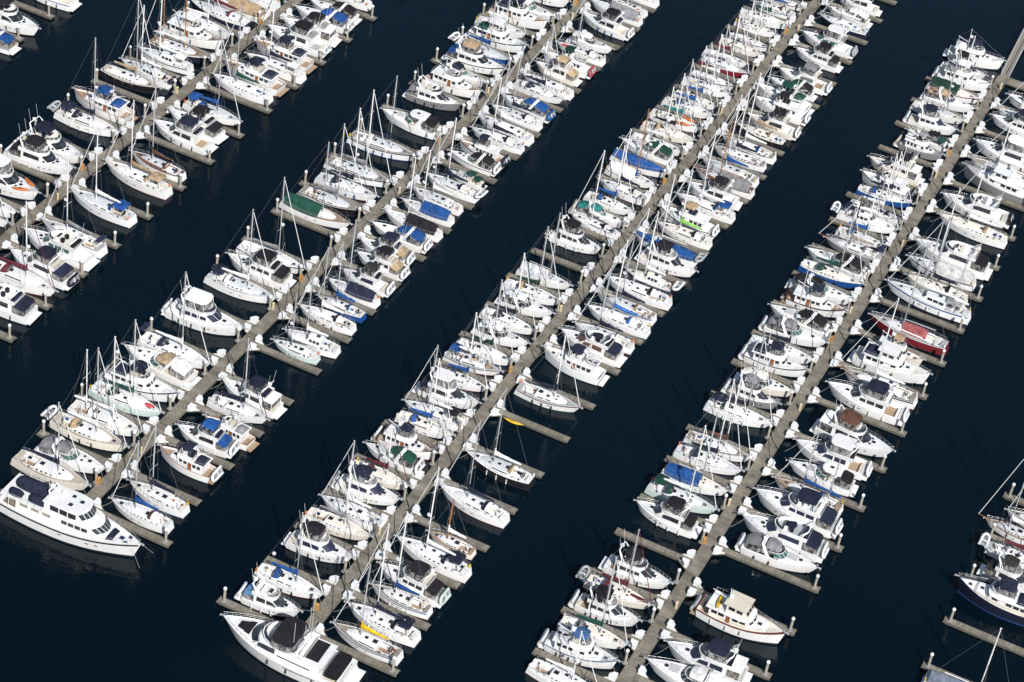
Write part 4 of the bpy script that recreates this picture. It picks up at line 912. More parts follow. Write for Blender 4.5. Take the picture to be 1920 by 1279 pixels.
# ------------------------------------------------------------------ the marina
# type, x, y, heading, length, beam, mast height, bow towards dock, fittings, label   (metres; docks run along +Y)
BOATS = [
('S',-176.99,241.48,-1.5,10.67,1.59,13.3,1,{'d':'b'},'white sailboat with blue dodger'),
('M',-177.33,244.07,-0.9,10.70,2.74,0.0,1,{'f':'w'},'white flybridge cruiser with white hard top, second from bottom, left of first long dock'),
('M',-178.75,250.06,-3.0,13.86,4.30,0.0,1,{'f':'w','kay': 1},'white flybridge cruiser with white hard top and two orange kayaks'),
('M',-177.45,258.58,3.1,11.94,3.83,0.0,1,{'f':'k','a':'k','dy':'w'},'white flybridge cruiser with black flybridge canopy, black aft canopy and white dinghy astern'),
('M',-178.24,262.60,-2.2,12.57,4.12,0.0,1,{'f':'n'},'white flybridge cruiser with navy flybridge canopy, fifth from bottom, left of first long dock'),
('S',-177.49,272.28,0.7,11.88,3.60,17.8,1,{'c':'n','d':'n','m':'n','r': 1,'dy': 1},'white sailboat with navy sail cover, sixth from bottom, left of first long dock'),
('T',-178.28,277.70,179.9,11.74,3.88,0.0,0,{'f':'b','a':'b','k':'t'},'white trawler yacht with blue flybridge canopy and blue tender cover'),
('S',-179.14,287.61,-0.9,11.40,3.49,18.3,1,{'c':'t','h':'k','k':'t5'},'black-hulled sailboat with tan sail cover and pale tan deck'),
('S',-178.65,291.18,176.5,10.37,3.20,13.8,0,{'ph': 1,'dy':'k'},'white pilothouse sailboat with bare white deck and black dinghy astern'),
('S',-178.40,296.60,181.5,10.51,3.24,16.3,0,{'ph':'w','m':'w','h':'n2'},'navy-striped pilothouse sailboat with white deck'),
('S',-177.69,300.67,1.8,11.18,3.43,13.1,1,{'h':'n','k':'t','wm': 1,'m2': 1},'navy-hulled ketch with teak deck and wooden mast'),
('T',-178.38,306.00,-1.8,12.20,4.02,0.0,1,{'f':'w','k':'t'},'white trawler yacht with white hard top and teak deck'),
('S',-178.67,310.00,-1.6,11.80,3.60,10.5,1,{'d':'n'},'white sailboat with navy dodger, thirteenth from bottom, left of first long dock'),
('S',-178.67,315.36,178.7,12.33,3.60,10.5,0,{'c':'r','d':'r','h':'n'},'navy-hulled sailboat with maroon sail cover and maroon dodger'),
('S',-177.68,319.42,179.6,11.96,3.60,10.5,0,{'full':'t','k':'t'},'white sailboat with tan cover over its length and teak deck'),
('S',-176.58,324.33,183.5,9.47,2.94,12.8,0,{'d':'w'},'white sailboat with bare white deck, sixteenth from bottom, left of first long dock'),
('M',-161.59,224.70,183.5,12.46,4.17,0.0,1,{'f':'-','a':'n'},'white flybridge cruiser with navy aft canopy, first from bottom, right of first long dock'),
('S',-162.17,231.18,-1.5,12.80,3.60,15.8,0,{'c':'r','d':'r','r': 1},'white sailboat with maroon sail cover and maroon dodger'),
('M',-161.26,235.17,178.4,11.71,3.92,0.0,1,{'f':'n','a':'n','dy':'n'},'white flybridge cruiser with navy flybridge canopy, navy aft canopy and navy dinghy astern'),
('M',-162.00,240.78,180.2,12.80,4.08,0.0,1,{'f':'-','w':'g'},'white flybridge cruiser with green windscreen'),
('S',-162.16,244.59,176.7,11.60,3.44,15.3,1,{'c':'gr','k':'gr','sol': 1},'white sailboat with solar panels and grey sail cover'),
('S',-163.06,253.97,176.8,11.98,3.60,15.8,1,{'d':'b','m':'b'},'white sailboat with blue dodger, sixth from bottom, right of first long dock'),
('S',-162.81,263.73,176.8,12.35,3.60,15.3,1,{'c':'t','d':'t','m':'t'},'white sailboat with tan sail cover and tan dodger'),
('S',-162.16,268.77,176.8,10.13,3.13,15.4,1,{'c':'br','k':'br','d':'br'},'white sailboat with brown sail cover and brown dodger'),
('M',-162.99,278.21,179.7,11.65,3.90,0.0,1,{'f':'n'},'white flybridge cruiser with navy flybridge canopy, ninth from bottom, right of first long dock'),
('M',-162.99,282.24,176.5,11.12,3.73,0.0,1,{'f':'k','a':'k'},'white flybridge cruiser with black flybridge canopy, tenth from bottom, right of first long dock'),
('S',-162.68,287.38,-0.7,10.64,3.27,16.2,0,{'c':'b','d':'b','m':'b'},'white sailboat with blue sail cover, blue dodger and blue bimini'),
('S',-163.03,296.88,179.7,11.32,3.47,16.8,1,{'c':'g'},'white sailboat with green sail cover, twelfth from bottom, right of first long dock'),
('T',-162.64,300.85,178.8,12.17,4.02,0.0,1,{'f':'n','a':'n','k':'t'},'white trawler yacht with navy flybridge canopy, thirteenth from bottom, right of first long dock'),
('S',-161.84,306.23,180.4,11.32,3.47,15.6,1,{'c':'n','m':'w'},'white sailboat with navy sail cover, fourteenth from bottom, right of first long dock'),
('T',-162.11,310.12,179.2,11.77,3.89,0.0,1,{'f':'n','a':'n','k':'t'},'white trawler yacht with navy flybridge canopy, fifteenth from bottom, right of first long dock'),
('M',-162.90,316.12,181.7,12.07,4.05,0.0,1,{'f':'k','dy':'w'},'white flybridge cruiser with black flybridge canopy, sixteenth from bottom, right of first long dock'),
('M',-162.59,320.18,183.5,11.28,3.78,0.0,1,{'f':'k','a':'w'},'white flybridge cruiser with black flybridge canopy and white aft canopy'),
('E',-162.99,325.51,182.8,11.27,3.61,0.0,1,{'c':'b','dy':'w'},'white express cruiser with blue cockpit canopy, eighteenth from bottom, right of first long dock'),
('E',-162.50,329.14,181.3,10.06,3.22,0.0,1,{'c':'k'},'white express cruiser with black cockpit canopy'),
('S',-163.58,335.03,180.2,10.21,3.15,10.5,1,{'d':'w'},'white sailboat with bare white deck, twentieth from bottom, right of first long dock'),
('Y',-125.58,190.88,0.8,21.11,5.80,0.0,1,{},'white raised-pilothouse motor yacht with navy tender covers and navy hull stripe'),
('S',-133.86,198.17,-0.1,11.77,3.59,14.0,1,{'c':'n','h':'t','k':'t5'},'cream-hulled sailboat with navy sail cover and pale tan deck'),
('E',-133.40,201.94,3.0,10.84,3.47,0.0,1,{'c':'gr','w':'g'},'white express cruiser with grey cockpit canopy and green windscreen'),
('S',-134.00,207.65,0.0,12.03,3.60,17.0,1,{'d':'t','h':'t','k':'t5','dy':'w'},'cream-hulled sailboat with tan dodger and pale tan deck'),
('S',-133.76,211.44,1.7,11.55,3.53,16.5,1,{'m2': 1,'c':'w','d':'w','bf': 1},'white ketch with blue fenders'),
('S',-133.72,216.51,0.8,11.48,3.51,16.2,1,{'c':'g','d':'g','h':'w2','rd': 1},'pale-green-hulled sailboat with red tender on foredeck and green sail cover'),
('T',-133.91,220.35,3.5,11.85,3.91,0.0,1,{'f':'n','a':'n','h':'n','dy': 1},'white trawler yacht with navy flybridge canopy, seventh from bottom, left of second long dock'),
('E',-134.33,225.87,178.6,12.52,4.01,0.0,0,{'c':'w','a':'t','w':'g'},'white express cruiser with white cockpit and tan aft canopy'),
('S',-133.87,229.81,-1.1,11.78,3.60,16.2,1,{'d':'n','c':'w','sol': 1},'white sailboat with solar panels and navy dodger'),
('M',-134.41,238.73,3.1,12.86,4.30,0.0,1,{'f':'w','w':'n','dy':'w'},'white flybridge cruiser with white hard top, tenth from bottom, left of second long dock'),
('S',-133.86,248.60,1.3,11.74,3.59,16.2,1,{'m':'n','d':'w'},'white sailboat with navy bimini'),
('M',-133.97,253.93,181.8,11.31,3.79,0.0,0,{'f':'k','a':'k'},'white flybridge cruiser with black flybridge canopy, twelfth from bottom, left of second long dock'),
('S',-133.85,257.86,0.2,11.74,3.59,16.8,1,{'c':'gr','h':'n2'},'navy-striped sailboat with grey sail cover'),
('S',-134.13,272.38,-0.8,12.30,3.60,15.2,1,{'full':'g','k':'t','nr': 1},'white sailboat with green cover over its length and teak deck'),
('S',-133.73,276.65,0.4,11.21,3.43,16.5,1,{'c':'gr','h':'k','k':'t2','bs': 1},'black-hulled sailboat with grey sail cover and weathered deck'),
('S',-133.62,281.67,1.2,10.85,3.33,16.8,1,{'d':'n','c':'n','bf': 1},'white sailboat with navy sail cover, navy dodger and blue fenders'),
('S',-133.96,286.58,-0.4,11.97,3.60,17.6,1,{'k':'t2','h':'n2','c':'gr'},'navy-striped sailboat with grey sail cover and weathered deck'),
('S',-134.33,295.65,2.5,12.28,3.60,15.5,1,{'k':'t2','h':'n2','c':'n','d':'w','bf': 1},'navy-striped sailboat with navy sail cover and weathered deck'),
('E',-134.07,305.11,182.2,11.31,3.62,0.0,0,{'ht': 1,'c':'k','w':'g'},'white express cruiser with white hard top, nineteenth from bottom, left of second long dock'),
('M',-134.31,314.07,3.5,10.56,3.54,0.0,1,{'h':'gr','f':'-','a':'gr'},'grey flybridge cruiser with grey aft canopy'),
('T',-133.56,320.23,-3.1,11.15,3.68,0.0,1,{'f':'-','k':'t'},'white trawler yacht with teak deck'),
('E',-133.82,324.04,-0.2,10.13,3.24,0.0,1,{'c':'n','w':'g'},'white express cruiser with navy cockpit canopy and green windscreen'),
('M',-133.81,329.33,0.9,11.66,3.91,0.0,1,{'f':'t','a':'b','h':'n'},'white flybridge cruiser with tan flybridge canopy and blue aft canopy'),
('S',-133.95,333.53,-3.5,11.12,3.41,12.0,1,{'c':'b','h':'b','dy':'w','bf': 1},'blue-hulled sailboat with blue sail cover and blue fenders'),
('T',-133.89,338.82,-2.0,11.81,3.90,0.0,1,{'f':'w','a':'g','h':'g'},'white trawler yacht with white hard top and green tender cover'),
('S',-135.21,343.46,1.4,9.87,3.05,10.5,1,{'d':'w'},'white sailboat with bare white deck, twenty-sixth from bottom, left of second long dock'),
('T',-134.33,348.44,1.6,11.73,3.87,0.0,1,{'f':'n','a':'n','k':'t'},'white trawler yacht with navy flybridge canopy, twenty-seventh from bottom, left of second long dock'),
('E',-133.57,352.26,-2.7,11.17,3.57,0.0,1,{'c':'w','w':'g'},'white express cruiser with white cockpit, twenty-eighth from bottom, left of second long dock'),
('M',-134.00,358.74,-2.3,11.15,3.74,0.0,1,{'f':'w'},'white flybridge cruiser with white hard top, twenty-ninth from bottom, left of second long dock'),
('S',-119.61,197.93,180.6,9.24,2.87,13.6,1,{'c':'b','d':'br'},'white sailboat with blue sail cover and brown dodger'),
('S',-119.57,202.07,177.7,9.27,2.88,13.4,1,{'c':'n'},'white sailboat with navy sail cover, second from bottom, right of second long dock'),
('T',-119.50,209.99,179.7,9.34,3.08,0.0,1,{'f':'n2','a':'n','k':'t','dy':'w'},'white trawler yacht with navy flybridge canopy, third from bottom, right of second long dock'),
('M',-120.17,215.69,182.9,9.11,3.05,0.0,1,{'f':'b','a':'b','dy':'w'},'white flybridge cruiser with blue flybridge canopy and blue aft canopy'),
('T',-118.14,218.86,176.5,8.60,2.84,0.0,1,{'f':'-','a':'gr','k':'t'},'white trawler yacht with grey tender cover and teak deck'),
('S',-119.58,223.87,1.8,9.27,2.88,14.4,0,{'c':'n','wc':'n'},'white sailboat with navy sail cover, sixth from bottom, right of second long dock'),
('M',-119.49,227.26,177.5,10.32,3.46,0.0,1,{'f':'n','a':'w'},'white flybridge cruiser with navy flybridge canopy, seventh from bottom, right of second long dock'),
('S',-119.86,240.52,182.3,7.48,2.50,11.1,1,{'h':'w2','k':'w','nr': 1},'small pale-green-hulled sailboat with white deck'),
('S',-118.92,243.56,183.5,8.85,3.14,13.0,1,{'ph':'w','r': 1},'white pilothouse sailboat with bare white deck'),
('S',-119.85,249.83,180.8,9.42,2.92,13.8,1,{'d':'n','c':'w'},'white sailboat with navy dodger, tenth from bottom, right of second long dock'),
('S',-119.35,253.49,179.5,8.09,2.55,12.9,1,{'h':'b','c':'b','d':'b'},'small blue-hulled sailboat with blue sail cover and blue dodger'),
('S',-119.69,257.92,177.6,8.96,2.79,14.0,1,{'full':'n'},'white sailboat with navy cover over its length'),
('M',-119.06,261.27,181.7,8.60,2.88,0.0,1,{'f':'k2','dy':'w','w':'n'},'white flybridge cruiser with dark olive flybridge canopy and white dinghy astern'),
('M',-119.21,266.37,178.9,8.78,2.94,0.0,1,{'f':'k','a':'t','dy':'w'},'white flybridge cruiser with black flybridge canopy and tan aft canopy'),
('M',-120.32,269.96,182.5,8.99,3.01,0.0,1,{'f':'n','a':'t','dy':'w'},'white flybridge cruiser with navy flybridge canopy and tan aft canopy'),
('E',-120.37,274.96,180.6,10.29,3.29,0.0,1,{'c':'b','a':'b','dy':'w'},'white express cruiser with blue cockpit canopy, sixteenth from bottom, right of second long dock'),
('S',-120.36,279.14,178.0,10.27,3.17,13.5,1,{'full':'k'},'white sailboat with black cover over its length'),
('S',-120.07,283.81,179.2,9.29,2.89,12.4,1,{'full':'b'},'white sailboat with blue cover over its length'),
('S',-120.23,287.58,178.2,9.08,2.83,14.4,1,{'c':'w'},'white sailboat with bare white deck, nineteenth from bottom, right of second long dock'),
('S',-119.94,292.47,176.5,9.69,3.00,14.0,1,{'c':'n','d':'n','dy':'w'},'white sailboat with navy sail cover, navy dodger and white dinghy astern'),
('E',-118.59,295.97,178.0,6.61,2.11,0.0,1,{'c':'g','w':'g'},'white runabout with green cockpit canopy and green windscreen'),
('E',-120.09,301.01,180.5,9.06,2.90,0.0,1,{'c':'k','dy':'w','h':'n','w':'g'},'white express cruiser with black cockpit canopy and navy hull stripe'),
('T',-119.88,304.16,178.2,8.94,2.95,0.0,1,{'f':'n','k':'t','h':'b','dy':'n'},'white trawler yacht with navy flybridge canopy and blue hull stripe'),
('S',-119.91,309.74,180.5,9.70,3.00,13.0,1,{'c':'n','d':'n'},'white sailboat with navy sail cover, twenty-fourth from bottom, right of second long dock'),
('S',-120.25,313.46,176.5,10.61,3.26,14.6,1,{'c':'w'},'white sailboat with bare white deck, twenty-fifth from bottom, right of second long dock'),
('S',-120.30,318.21,178.7,9.54,2.96,13.3,1,{'c':'n','d':'n'},'white sailboat with navy sail cover, twenty-sixth from bottom, right of second long dock'),
('E',-119.99,321.76,176.8,10.03,3.21,0.0,1,{'c':'b','a':'b','dy':'b','w':'g'},'white express cruiser with blue cockpit canopy and green windscreen'),
('S',-120.14,327.77,-2.6,9.65,2.99,15.1,0,{'c':'n','d':'n'},'white sailboat with navy sail cover, twenty-eighth from bottom, right of second long dock'),
('S',-120.16,330.87,178.6,9.86,3.05,10.5,1,{'c':'w'},'white sailboat with bare white deck, twenty-ninth from bottom, right of second long dock'),
('M',-120.16,335.53,179.4,8.95,3.00,0.0,1,{'f':'t','a':'t','h':'t'},'cream flybridge cruiser with tan flybridge canopy and tan aft canopy'),
('T',-119.87,339.20,181.8,9.75,3.22,0.0,1,{'f':'g2','h':'w2','dy':'r'},'white trawler yacht with dark green flybridge canopy and maroon dinghy astern'),
('S',-119.81,344.68,179.8,9.42,2.92,12.1,1,{'d':'n','rd': 1},'white sailboat with red tender on foredeck and navy dodger'),
('E',-119.39,348.48,3.5,8.75,2.80,0.0,0,{'c':'w','a':'w'},'white express cruiser with white cockpit, thirty-third from bottom, right of second long dock'),
('M',-119.62,356.23,178.6,10.16,3.40,0.0,1,{'f':'k','bf': 1,'dy':'w'},'white flybridge cruiser with black flybridge canopy, thirty-fourth from bottom, right of second long dock'),
('S',-120.42,362.20,176.6,10.63,3.27,10.5,1,{'full':'gr','nr': 1},'white sailboat with grey cover over its length'),
('S',-118.93,365.71,176.5,7.00,2.50,11.8,1,{'c':'w'},'small white sailboat with bare white deck'),
('S',-120.36,370.48,178.6,10.31,3.18,10.5,1,{'c':'w'},'white sailboat with bare white deck, thirty-seventh from bottom, right of second long dock'),
('Z',-89.69,186.36,182.1,19.42,6.24,0.0,0,{'f':'k','a':'k'},'white sport motor yacht with black bimini and black sun pads'),
('M',-96.26,192.96,3.4,8.62,2.89,0.0,1,{'f':'-','a':'lb','dy':'w'},'white flybridge cruiser with pale blue aft canopy and white dinghy astern'),
('S',-95.90,197.64,0.7,9.84,3.05,14.0,1,{'c':'b','d':'b'},'white sailboat with blue sail cover, third from bottom, left of third long dock'),
('M',-95.93,205.40,3.4,9.90,3.32,0.0,1,{'f':'k','w':'n'},'white flybridge cruiser with black flybridge canopy, fourth from bottom, left of third long dock'),
('S',-95.85,210.85,1.3,9.74,3.02,13.2,1,{'c':'gr','k':'t3','h':'t3'},'cream-hulled sailboat with grey sail cover and cream deck'),
('S',-95.90,214.25,179.2,9.66,2.99,13.5,0,{'c':'w','a':'g2'},'white sailboat with bare white deck, sixth from bottom, left of third long dock'),
('M',-95.96,219.05,3.5,9.96,3.34,0.0,1,{'f':'n','w':'n','dy':'gr'},'white flybridge cruiser with navy flybridge canopy and grey dinghy astern'),
('S',-95.73,222.98,0.5,8.75,2.73,10.5,1,{'c':'r','d':'r','h':'t3','k':'t3'},'cream-hulled sailboat with maroon sail cover, maroon dodger and cream deck'),
('E',-96.41,227.38,180.2,8.76,2.80,0.0,0,{'c':'g','a':'g','w':'g','dy':'w'},'white express cruiser with green cockpit canopy, green windscreen and white dinghy astern'),
('T',-95.95,230.63,0.8,9.21,3.04,0.0,1,{'f':'n','w':'n','k':'t','dy':'w'},'white trawler yacht with navy flybridge canopy and teak deck'),
('S',-95.54,236.14,1.0,8.88,2.77,13.8,1,{'c':'b','d':'b','k':'t3','lbf': 1},'white sailboat with blue sail cover, blue dodger and foredeck cover'),
('S',-95.94,239.19,182.7,9.36,2.91,13.4,0,{'m':'k','c':'w'},'white sailboat with black bimini'),
('M',-96.00,243.96,3.5,10.04,3.36,0.0,1,{'f':'w','a':'n','k':'w'},'white flybridge cruiser with white hard top and navy aft canopy'),
('S',-95.74,248.50,3.5,8.11,2.55,13.9,1,{'c':'b','d':'b'},'small white sailboat with blue sail cover, fourteenth from bottom, left of third long dock'),
('S',-96.12,253.03,3.5,8.99,2.80,12.4,1,{'m':'b','h':'n2','k':'gr','dk': 1},'navy-striped sailboat with blue bimini and grey deck'),
('S',-95.63,256.38,1.8,9.30,2.89,15.1,1,{'c':'g2'},'white sailboat with dark green sail cover'),
('E',-95.48,261.34,3.5,9.01,2.88,0.0,1,{'c':'w','a':'w'},'white express cruiser with white cockpit, seventeenth from bottom, left of third long dock'),
('S',-96.03,265.28,-0.5,9.16,2.85,14.4,1,{'c':'n','d':'n'},'white sailboat with navy sail cover, eighteenth from bottom, left of third long dock'),
('E',-95.63,270.29,3.5,9.29,2.97,0.0,1,{'c':'w','a':'w'},'white express cruiser with white cockpit, nineteenth from bottom, left of third long dock'),
('S',-96.13,274.03,2.5,9.62,2.98,14.1,1,{'c':'g2','d':'t'},'white sailboat with dark green sail cover and tan dodger'),
('S',-96.20,278.84,2.0,8.98,2.80,13.8,1,{'full':'w3'},'white sailboat with silver cover over its length'),
('M',-96.22,290.48,-0.9,9.33,3.13,0.0,1,{'f':'k','w':'k','dy':'k'},'white flybridge cruiser with black flybridge canopy and black dinghy astern'),
('S',-95.45,296.70,176.5,8.94,2.30,15.4,0,{'d':'n'},'white sailboat with navy dodger, twenty-third from bottom, left of third long dock'),
('E',-95.73,299.37,3.5,9.50,2.79,0.0,1,{'c':'g3','a':'g3','w':'g3','dy':'t'},'white express cruiser with teal cockpit canopy and green windscreen'),
('S',-95.78,303.90,-1.8,8.76,2.74,12.8,1,{'c':'b','d':'b'},'white sailboat with blue sail cover, twenty-fifth from bottom, left of third long dock'),
('S',-95.52,308.78,178.1,9.07,2.83,13.0,0,{'c':'n','d':'n'},'white sailboat with navy sail cover, twenty-sixth from bottom, left of third long dock'),
('S',-95.88,313.41,-1.5,9.08,2.83,14.9,1,{'full':'w','wm': 1,'bwrap': 1},'white sailboat with white cover over its length and wooden mast'),
('S',-96.14,317.73,-3.5,10.32,3.18,11.1,1,{'full':'b','low': 1,'k':'t','h':'w','wood': 1},'white sailboat with blue cover over its length and teak deck'),
('E',-96.73,322.29,179.7,10.27,3.10,0.0,0,{'c':'g','a':'g','w':'g'},'white express cruiser with green cockpit canopy and green windscreen'),
('S',-96.03,325.34,1.4,9.66,2.90,13.0,1,{'c':'w','d':'w'},'white sailboat with bare white deck, thirtieth from bottom, left of third long dock'),
('S',-95.92,329.98,1.8,9.69,3.00,13.4,1,{'c':'k','d':'t','h':'t3','k':'t3'},'cream-hulled sailboat with black sail cover and tan dodger'),
('S',-96.23,334.30,-0.3,9.67,3.00,14.0,1,{'c':'g3','kay': 1,'k':'t3'},'white sailboat with two orange kayaks and teal sail cover'),
('S',-96.03,339.66,1.8,9.43,2.93,12.6,1,{'c':'b','d':'b'},'white sailboat with blue sail cover, thirty-third from bottom, left of third long dock'),
('S',-95.89,343.08,0.9,8.27,2.60,13.1,1,{'c':'b','d':'w'},'small white sailboat with blue sail cover'),
('S',-95.91,348.23,0.2,9.05,2.82,12.3,1,{'c':'w'},'white sailboat with bare white deck, thirty-fifth from bottom, left of third long dock'),
('S',-95.86,351.28,-0.3,8.49,2.66,12.9,1,{'c':'w','h':'n2'},'navy-striped sailboat with white deck'),
('S',-95.69,356.90,-0.6,9.43,2.93,13.7,1,{'c':'w','h':'rd'},'red-hulled sailboat with white deck'),
('S',-96.80,359.96,2.7,8.51,2.67,11.2,1,{'c':'r','dkm': 1},'white sailboat with maroon sail cover'),
('S',-95.90,365.36,-1.9,8.31,2.61,11.0,1,{'c':'w','k':'t3','wood': 1},'small white sailboat with cream deck, thirty-ninth from bottom, left of third long dock'),
('S',-95.03,368.43,-2.9,8.10,2.55,12.4,1,{'c':'w','h':'k2'},'small black-striped sailboat with white deck'),
('S',-96.04,373.97,-3.0,8.19,2.58,10.3,1,{'c':'w','k':'t3','h':'n3'},'small white sailboat with cream deck, forty-first from bottom, left of third long dock'),
('S',-95.80,378.00,3.5,9.65,2.99,10.5,1,{'c':'g'},'white sailboat with green sail cover, forty-second from bottom, left of third long dock'),
('S',-95.91,382.90,183.5,8.51,2.67,10.5,0,{'c':'b','h':'b2','d':'br'},'blue-striped sailboat with blue sail cover and brown dodger'),
('S',-94.75,386.98,-3.4,7.45,2.50,9.9,1,{'c':'w','h':'rd2'},'small red-striped sailboat with white deck'),
('S',-82.45,193.77,179.1,9.94,3.07,14.4,1,{'c':'y','k':'t2','h':'b2'},'blue-striped sailboat with yellow sail cover and weathered deck'),
('S',-82.38,197.95,178.5,10.56,3.25,18.1,1,{'c':'n','d':'n','m':'n'},'white sailboat with navy sail cover, second from bottom, right of third long dock'),
('S',-82.30,203.07,180.9,8.74,2.73,16.3,1,{'c':'b','k':'t2','h':'b2','d':'w'},'blue-striped sailboat with blue sail cover and weathered deck'),
('M',-82.31,206.38,177.8,10.27,3.44,0.0,1,{'f':'k','w':'k','a':'k','dy':'g4'},'white flybridge cruiser with black flybridge canopy, black aft canopy and grey-green dinghy astern'),
('S',-82.44,212.49,177.0,11.22,3.44,16.7,1,{'d':'n','m':'n'},'white sailboat with navy dodger and navy bimini'),
('S',-81.49,216.50,179.2,7.00,2.50,8.6,1,{'wm': 1,'k':'t','h':'t','wood': 1,'nr': 1},'small cream-hulled sailboat with teak deck and wooden mast'),
('S',-82.44,225.09,176.6,10.72,3.30,15.9,1,{'c':'n','d':'n'},'white sailboat with navy sail cover, seventh from bottom, right of third long dock'),
('S',-82.67,233.97,179.8,10.62,3.27,15.3,1,{'h':'k','d':'t','m':'-','tcp': 1},'black-hulled sailboat with tan dodger'),
('S',-83.03,252.14,2.3,10.01,3.09,14.1,0,{'c':'n','k':'gr','h':'rn'},'maroon-striped sailboat with navy sail cover and grey deck'),
('T',-82.97,261.20,180.7,10.56,3.48,0.0,1,{'f':'n','h':'w','big': 1},'large white trawler yacht with navy flybridge canopy'),
('M',-82.72,267.07,178.6,10.91,3.65,0.0,1,{'f':'-','a':'n','w':'br','fr':'n'},'white flybridge cruiser with navy aft canopy, eleventh from bottom, right of third long dock'),
('S',-82.40,270.63,181.4,9.79,3.03,13.4,1,{'c':'n','d':'n'},'white sailboat with navy sail cover, twelfth from bottom, right of third long dock'),
('S',-82.20,275.73,180.4,10.48,3.23,15.9,1,{'c':'b2','d':'b2'},'white sailboat with bright blue sail cover and bright blue dodger'),
('S',-82.48,279.55,178.4,10.05,3.10,14.4,1,{'c':'n','k':'t2','d':'t','h':'b2'},'blue-striped sailboat with navy sail cover and tan dodger'),
('S',-82.43,284.44,181.0,11.06,3.39,16.7,1,{'d':'k'},'white sailboat with black dodger'),
('S',-82.19,288.39,178.7,8.53,2.67,13.9,1,{'ph':'w','h':'n','k':'t3','dy':'w'},'navy-hulled pilothouse sailboat with cream deck and white dinghy astern'),
('M',-81.22,293.93,-1.5,10.23,3.43,0.0,0,{'f':'k','w':'k'},'white flybridge cruiser with black flybridge canopy, seventeenth from bottom, right of third long dock'),
('S',-83.26,297.79,178.1,11.03,3.38,15.0,1,{'full':'b','low': 1,'dy':'gr','nr': 1},'white sailboat with blue cover over its length and grey dinghy astern'),
('S',-82.22,303.44,180.5,9.54,2.96,13.3,1,{'c':'lime','d':'n','k':'t3'},'white sailboat with lime green sail cover and navy dodger'),
('T',-82.93,306.85,178.9,10.33,3.41,9.9,1,{'f':'t','h':'n','dy':'w'},'white trawler yacht with tan flybridge canopy and navy hull stripe'),
('S',-82.23,312.87,179.4,10.45,3.22,15.8,1,{'d':'b','m':'b'},'white sailboat with blue dodger, twenty-first from bottom, right of third long dock'),
('M',-82.15,316.89,183.5,9.87,3.31,0.0,1,{'f':'k','w':'k'},'white flybridge cruiser with black flybridge canopy, twenty-second from bottom, right of third long dock'),
('S',-82.24,321.82,178.3,10.69,3.29,13.2,1,{'wm': 1,'k':'br','h':'w','c':'br','bs': 1,'full':'gr'},'white sailboat with grey cover over its length and brown sail cover'),
('S',-82.59,325.40,179.0,10.28,3.17,16.1,1,{'c':'b','k':'gr','h':'w'},'white sailboat with blue sail cover and grey deck'),
('S',-82.80,330.60,181.1,9.57,2.97,14.5,1,{'c':'n','k':'t2'},'white sailboat with navy sail cover and weathered deck'),
('S',-82.49,334.21,178.6,9.99,3.09,16.0,1,{'c':'w','d':'b','k':'t2'},'white sailboat with blue dodger and weathered deck'),
('S',-82.30,339.73,177.7,9.44,2.93,15.4,1,{'c':'t','d':'t','h':'k','k':'t3'},'black-hulled sailboat with tan sail cover and tan dodger'),
('M',-81.33,343.59,181.7,9.54,3.20,0.0,1,{'f':'k','w':'k','h':'t','dy':'w'},'cream flybridge cruiser with black flybridge canopy and white dinghy astern'),
('T',-81.86,349.25,181.3,10.17,3.36,0.0,1,{'f':'k','dy':'w'},'white trawler yacht with black flybridge canopy and white dinghy astern'),
('T',-82.60,352.95,177.1,11.09,3.66,0.0,1,{'f':'g','a':'g','w':'g'},'white trawler yacht with green flybridge canopy and green tender cover'),
('E',-82.76,357.89,178.6,9.20,2.94,0.0,1,{'c':'k','a':'g'},'white express cruiser with black cockpit canopy and green aft canopy'),
('M',-81.93,361.68,180.0,10.08,3.38,0.0,1,{'f':'gr','w':'gr','dy':'w'},'white flybridge cruiser with grey flybridge canopy and white dinghy astern'),
('M',-82.23,370.59,179.3,9.36,3.14,0.0,1,{'f':'k','w':'k','a':'k'},'white flybridge cruiser with black flybridge canopy, thirty-third from bottom, right of third long dock'),
('M',-82.51,376.98,180.5,10.67,3.57,0.0,1,{'f':'w','w':'g','dy':'gr'},'white flybridge cruiser with white hard top and green windscreen'),
('S',-82.54,385.91,178.8,9.89,3.06,10.5,1,{'c':'w','h':'n','dkm': 1},'navy-hulled sailboat with white deck'),
('E',-82.65,389.74,178.9,9.17,2.94,0.0,1,{'c':'w','w':'g'},'white express cruiser with white cockpit, thirty-sixth from bottom, right of third long dock'),
('M',-82.40,395.26,183.5,8.88,2.97,0.0,1,{'f':'w'},'white flybridge cruiser with white hard top, thirty-seventh from bottom, right of third long dock'),
('S',-57.17,201.65,-2.0,10.13,3.13,10.5,1,{'c':'w'},'white sailboat with bare white deck, first from bottom, left of fourth long dock'),
('T',-57.70,207.28,2.9,10.38,3.42,0.0,1,{'f':'b3','h':'b3','dy':'w'},'white trawler yacht with slate blue flybridge canopy and blue hull stripe'),
('S',-57.43,211.46,2.8,9.49,2.94,15.4,1,{'c':'g','k':'t3','d':'gr'},'white sailboat with green sail cover and grey dodger'),
('M',-57.73,216.16,2.2,9.47,3.17,0.0,1,{'f':'k','w':'k','dy':'w'},'white flybridge cruiser with black flybridge canopy, fourth from bottom, left of fourth long dock'),
('S',-57.58,220.34,-0.3,9.60,2.97,13.2,1,{'c':'r','d':'r','k':'t3','h':'t3','rs': 1,'dy':'gr'},'cream-hulled sailboat with maroon sail cover, maroon dodger and foredeck cover'),
('M',-57.17,225.14,1.3,9.98,3.34,0.0,1,{'f':'k','w':'k'},'white flybridge cruiser with black flybridge canopy, sixth from bottom, left of fourth long dock'),
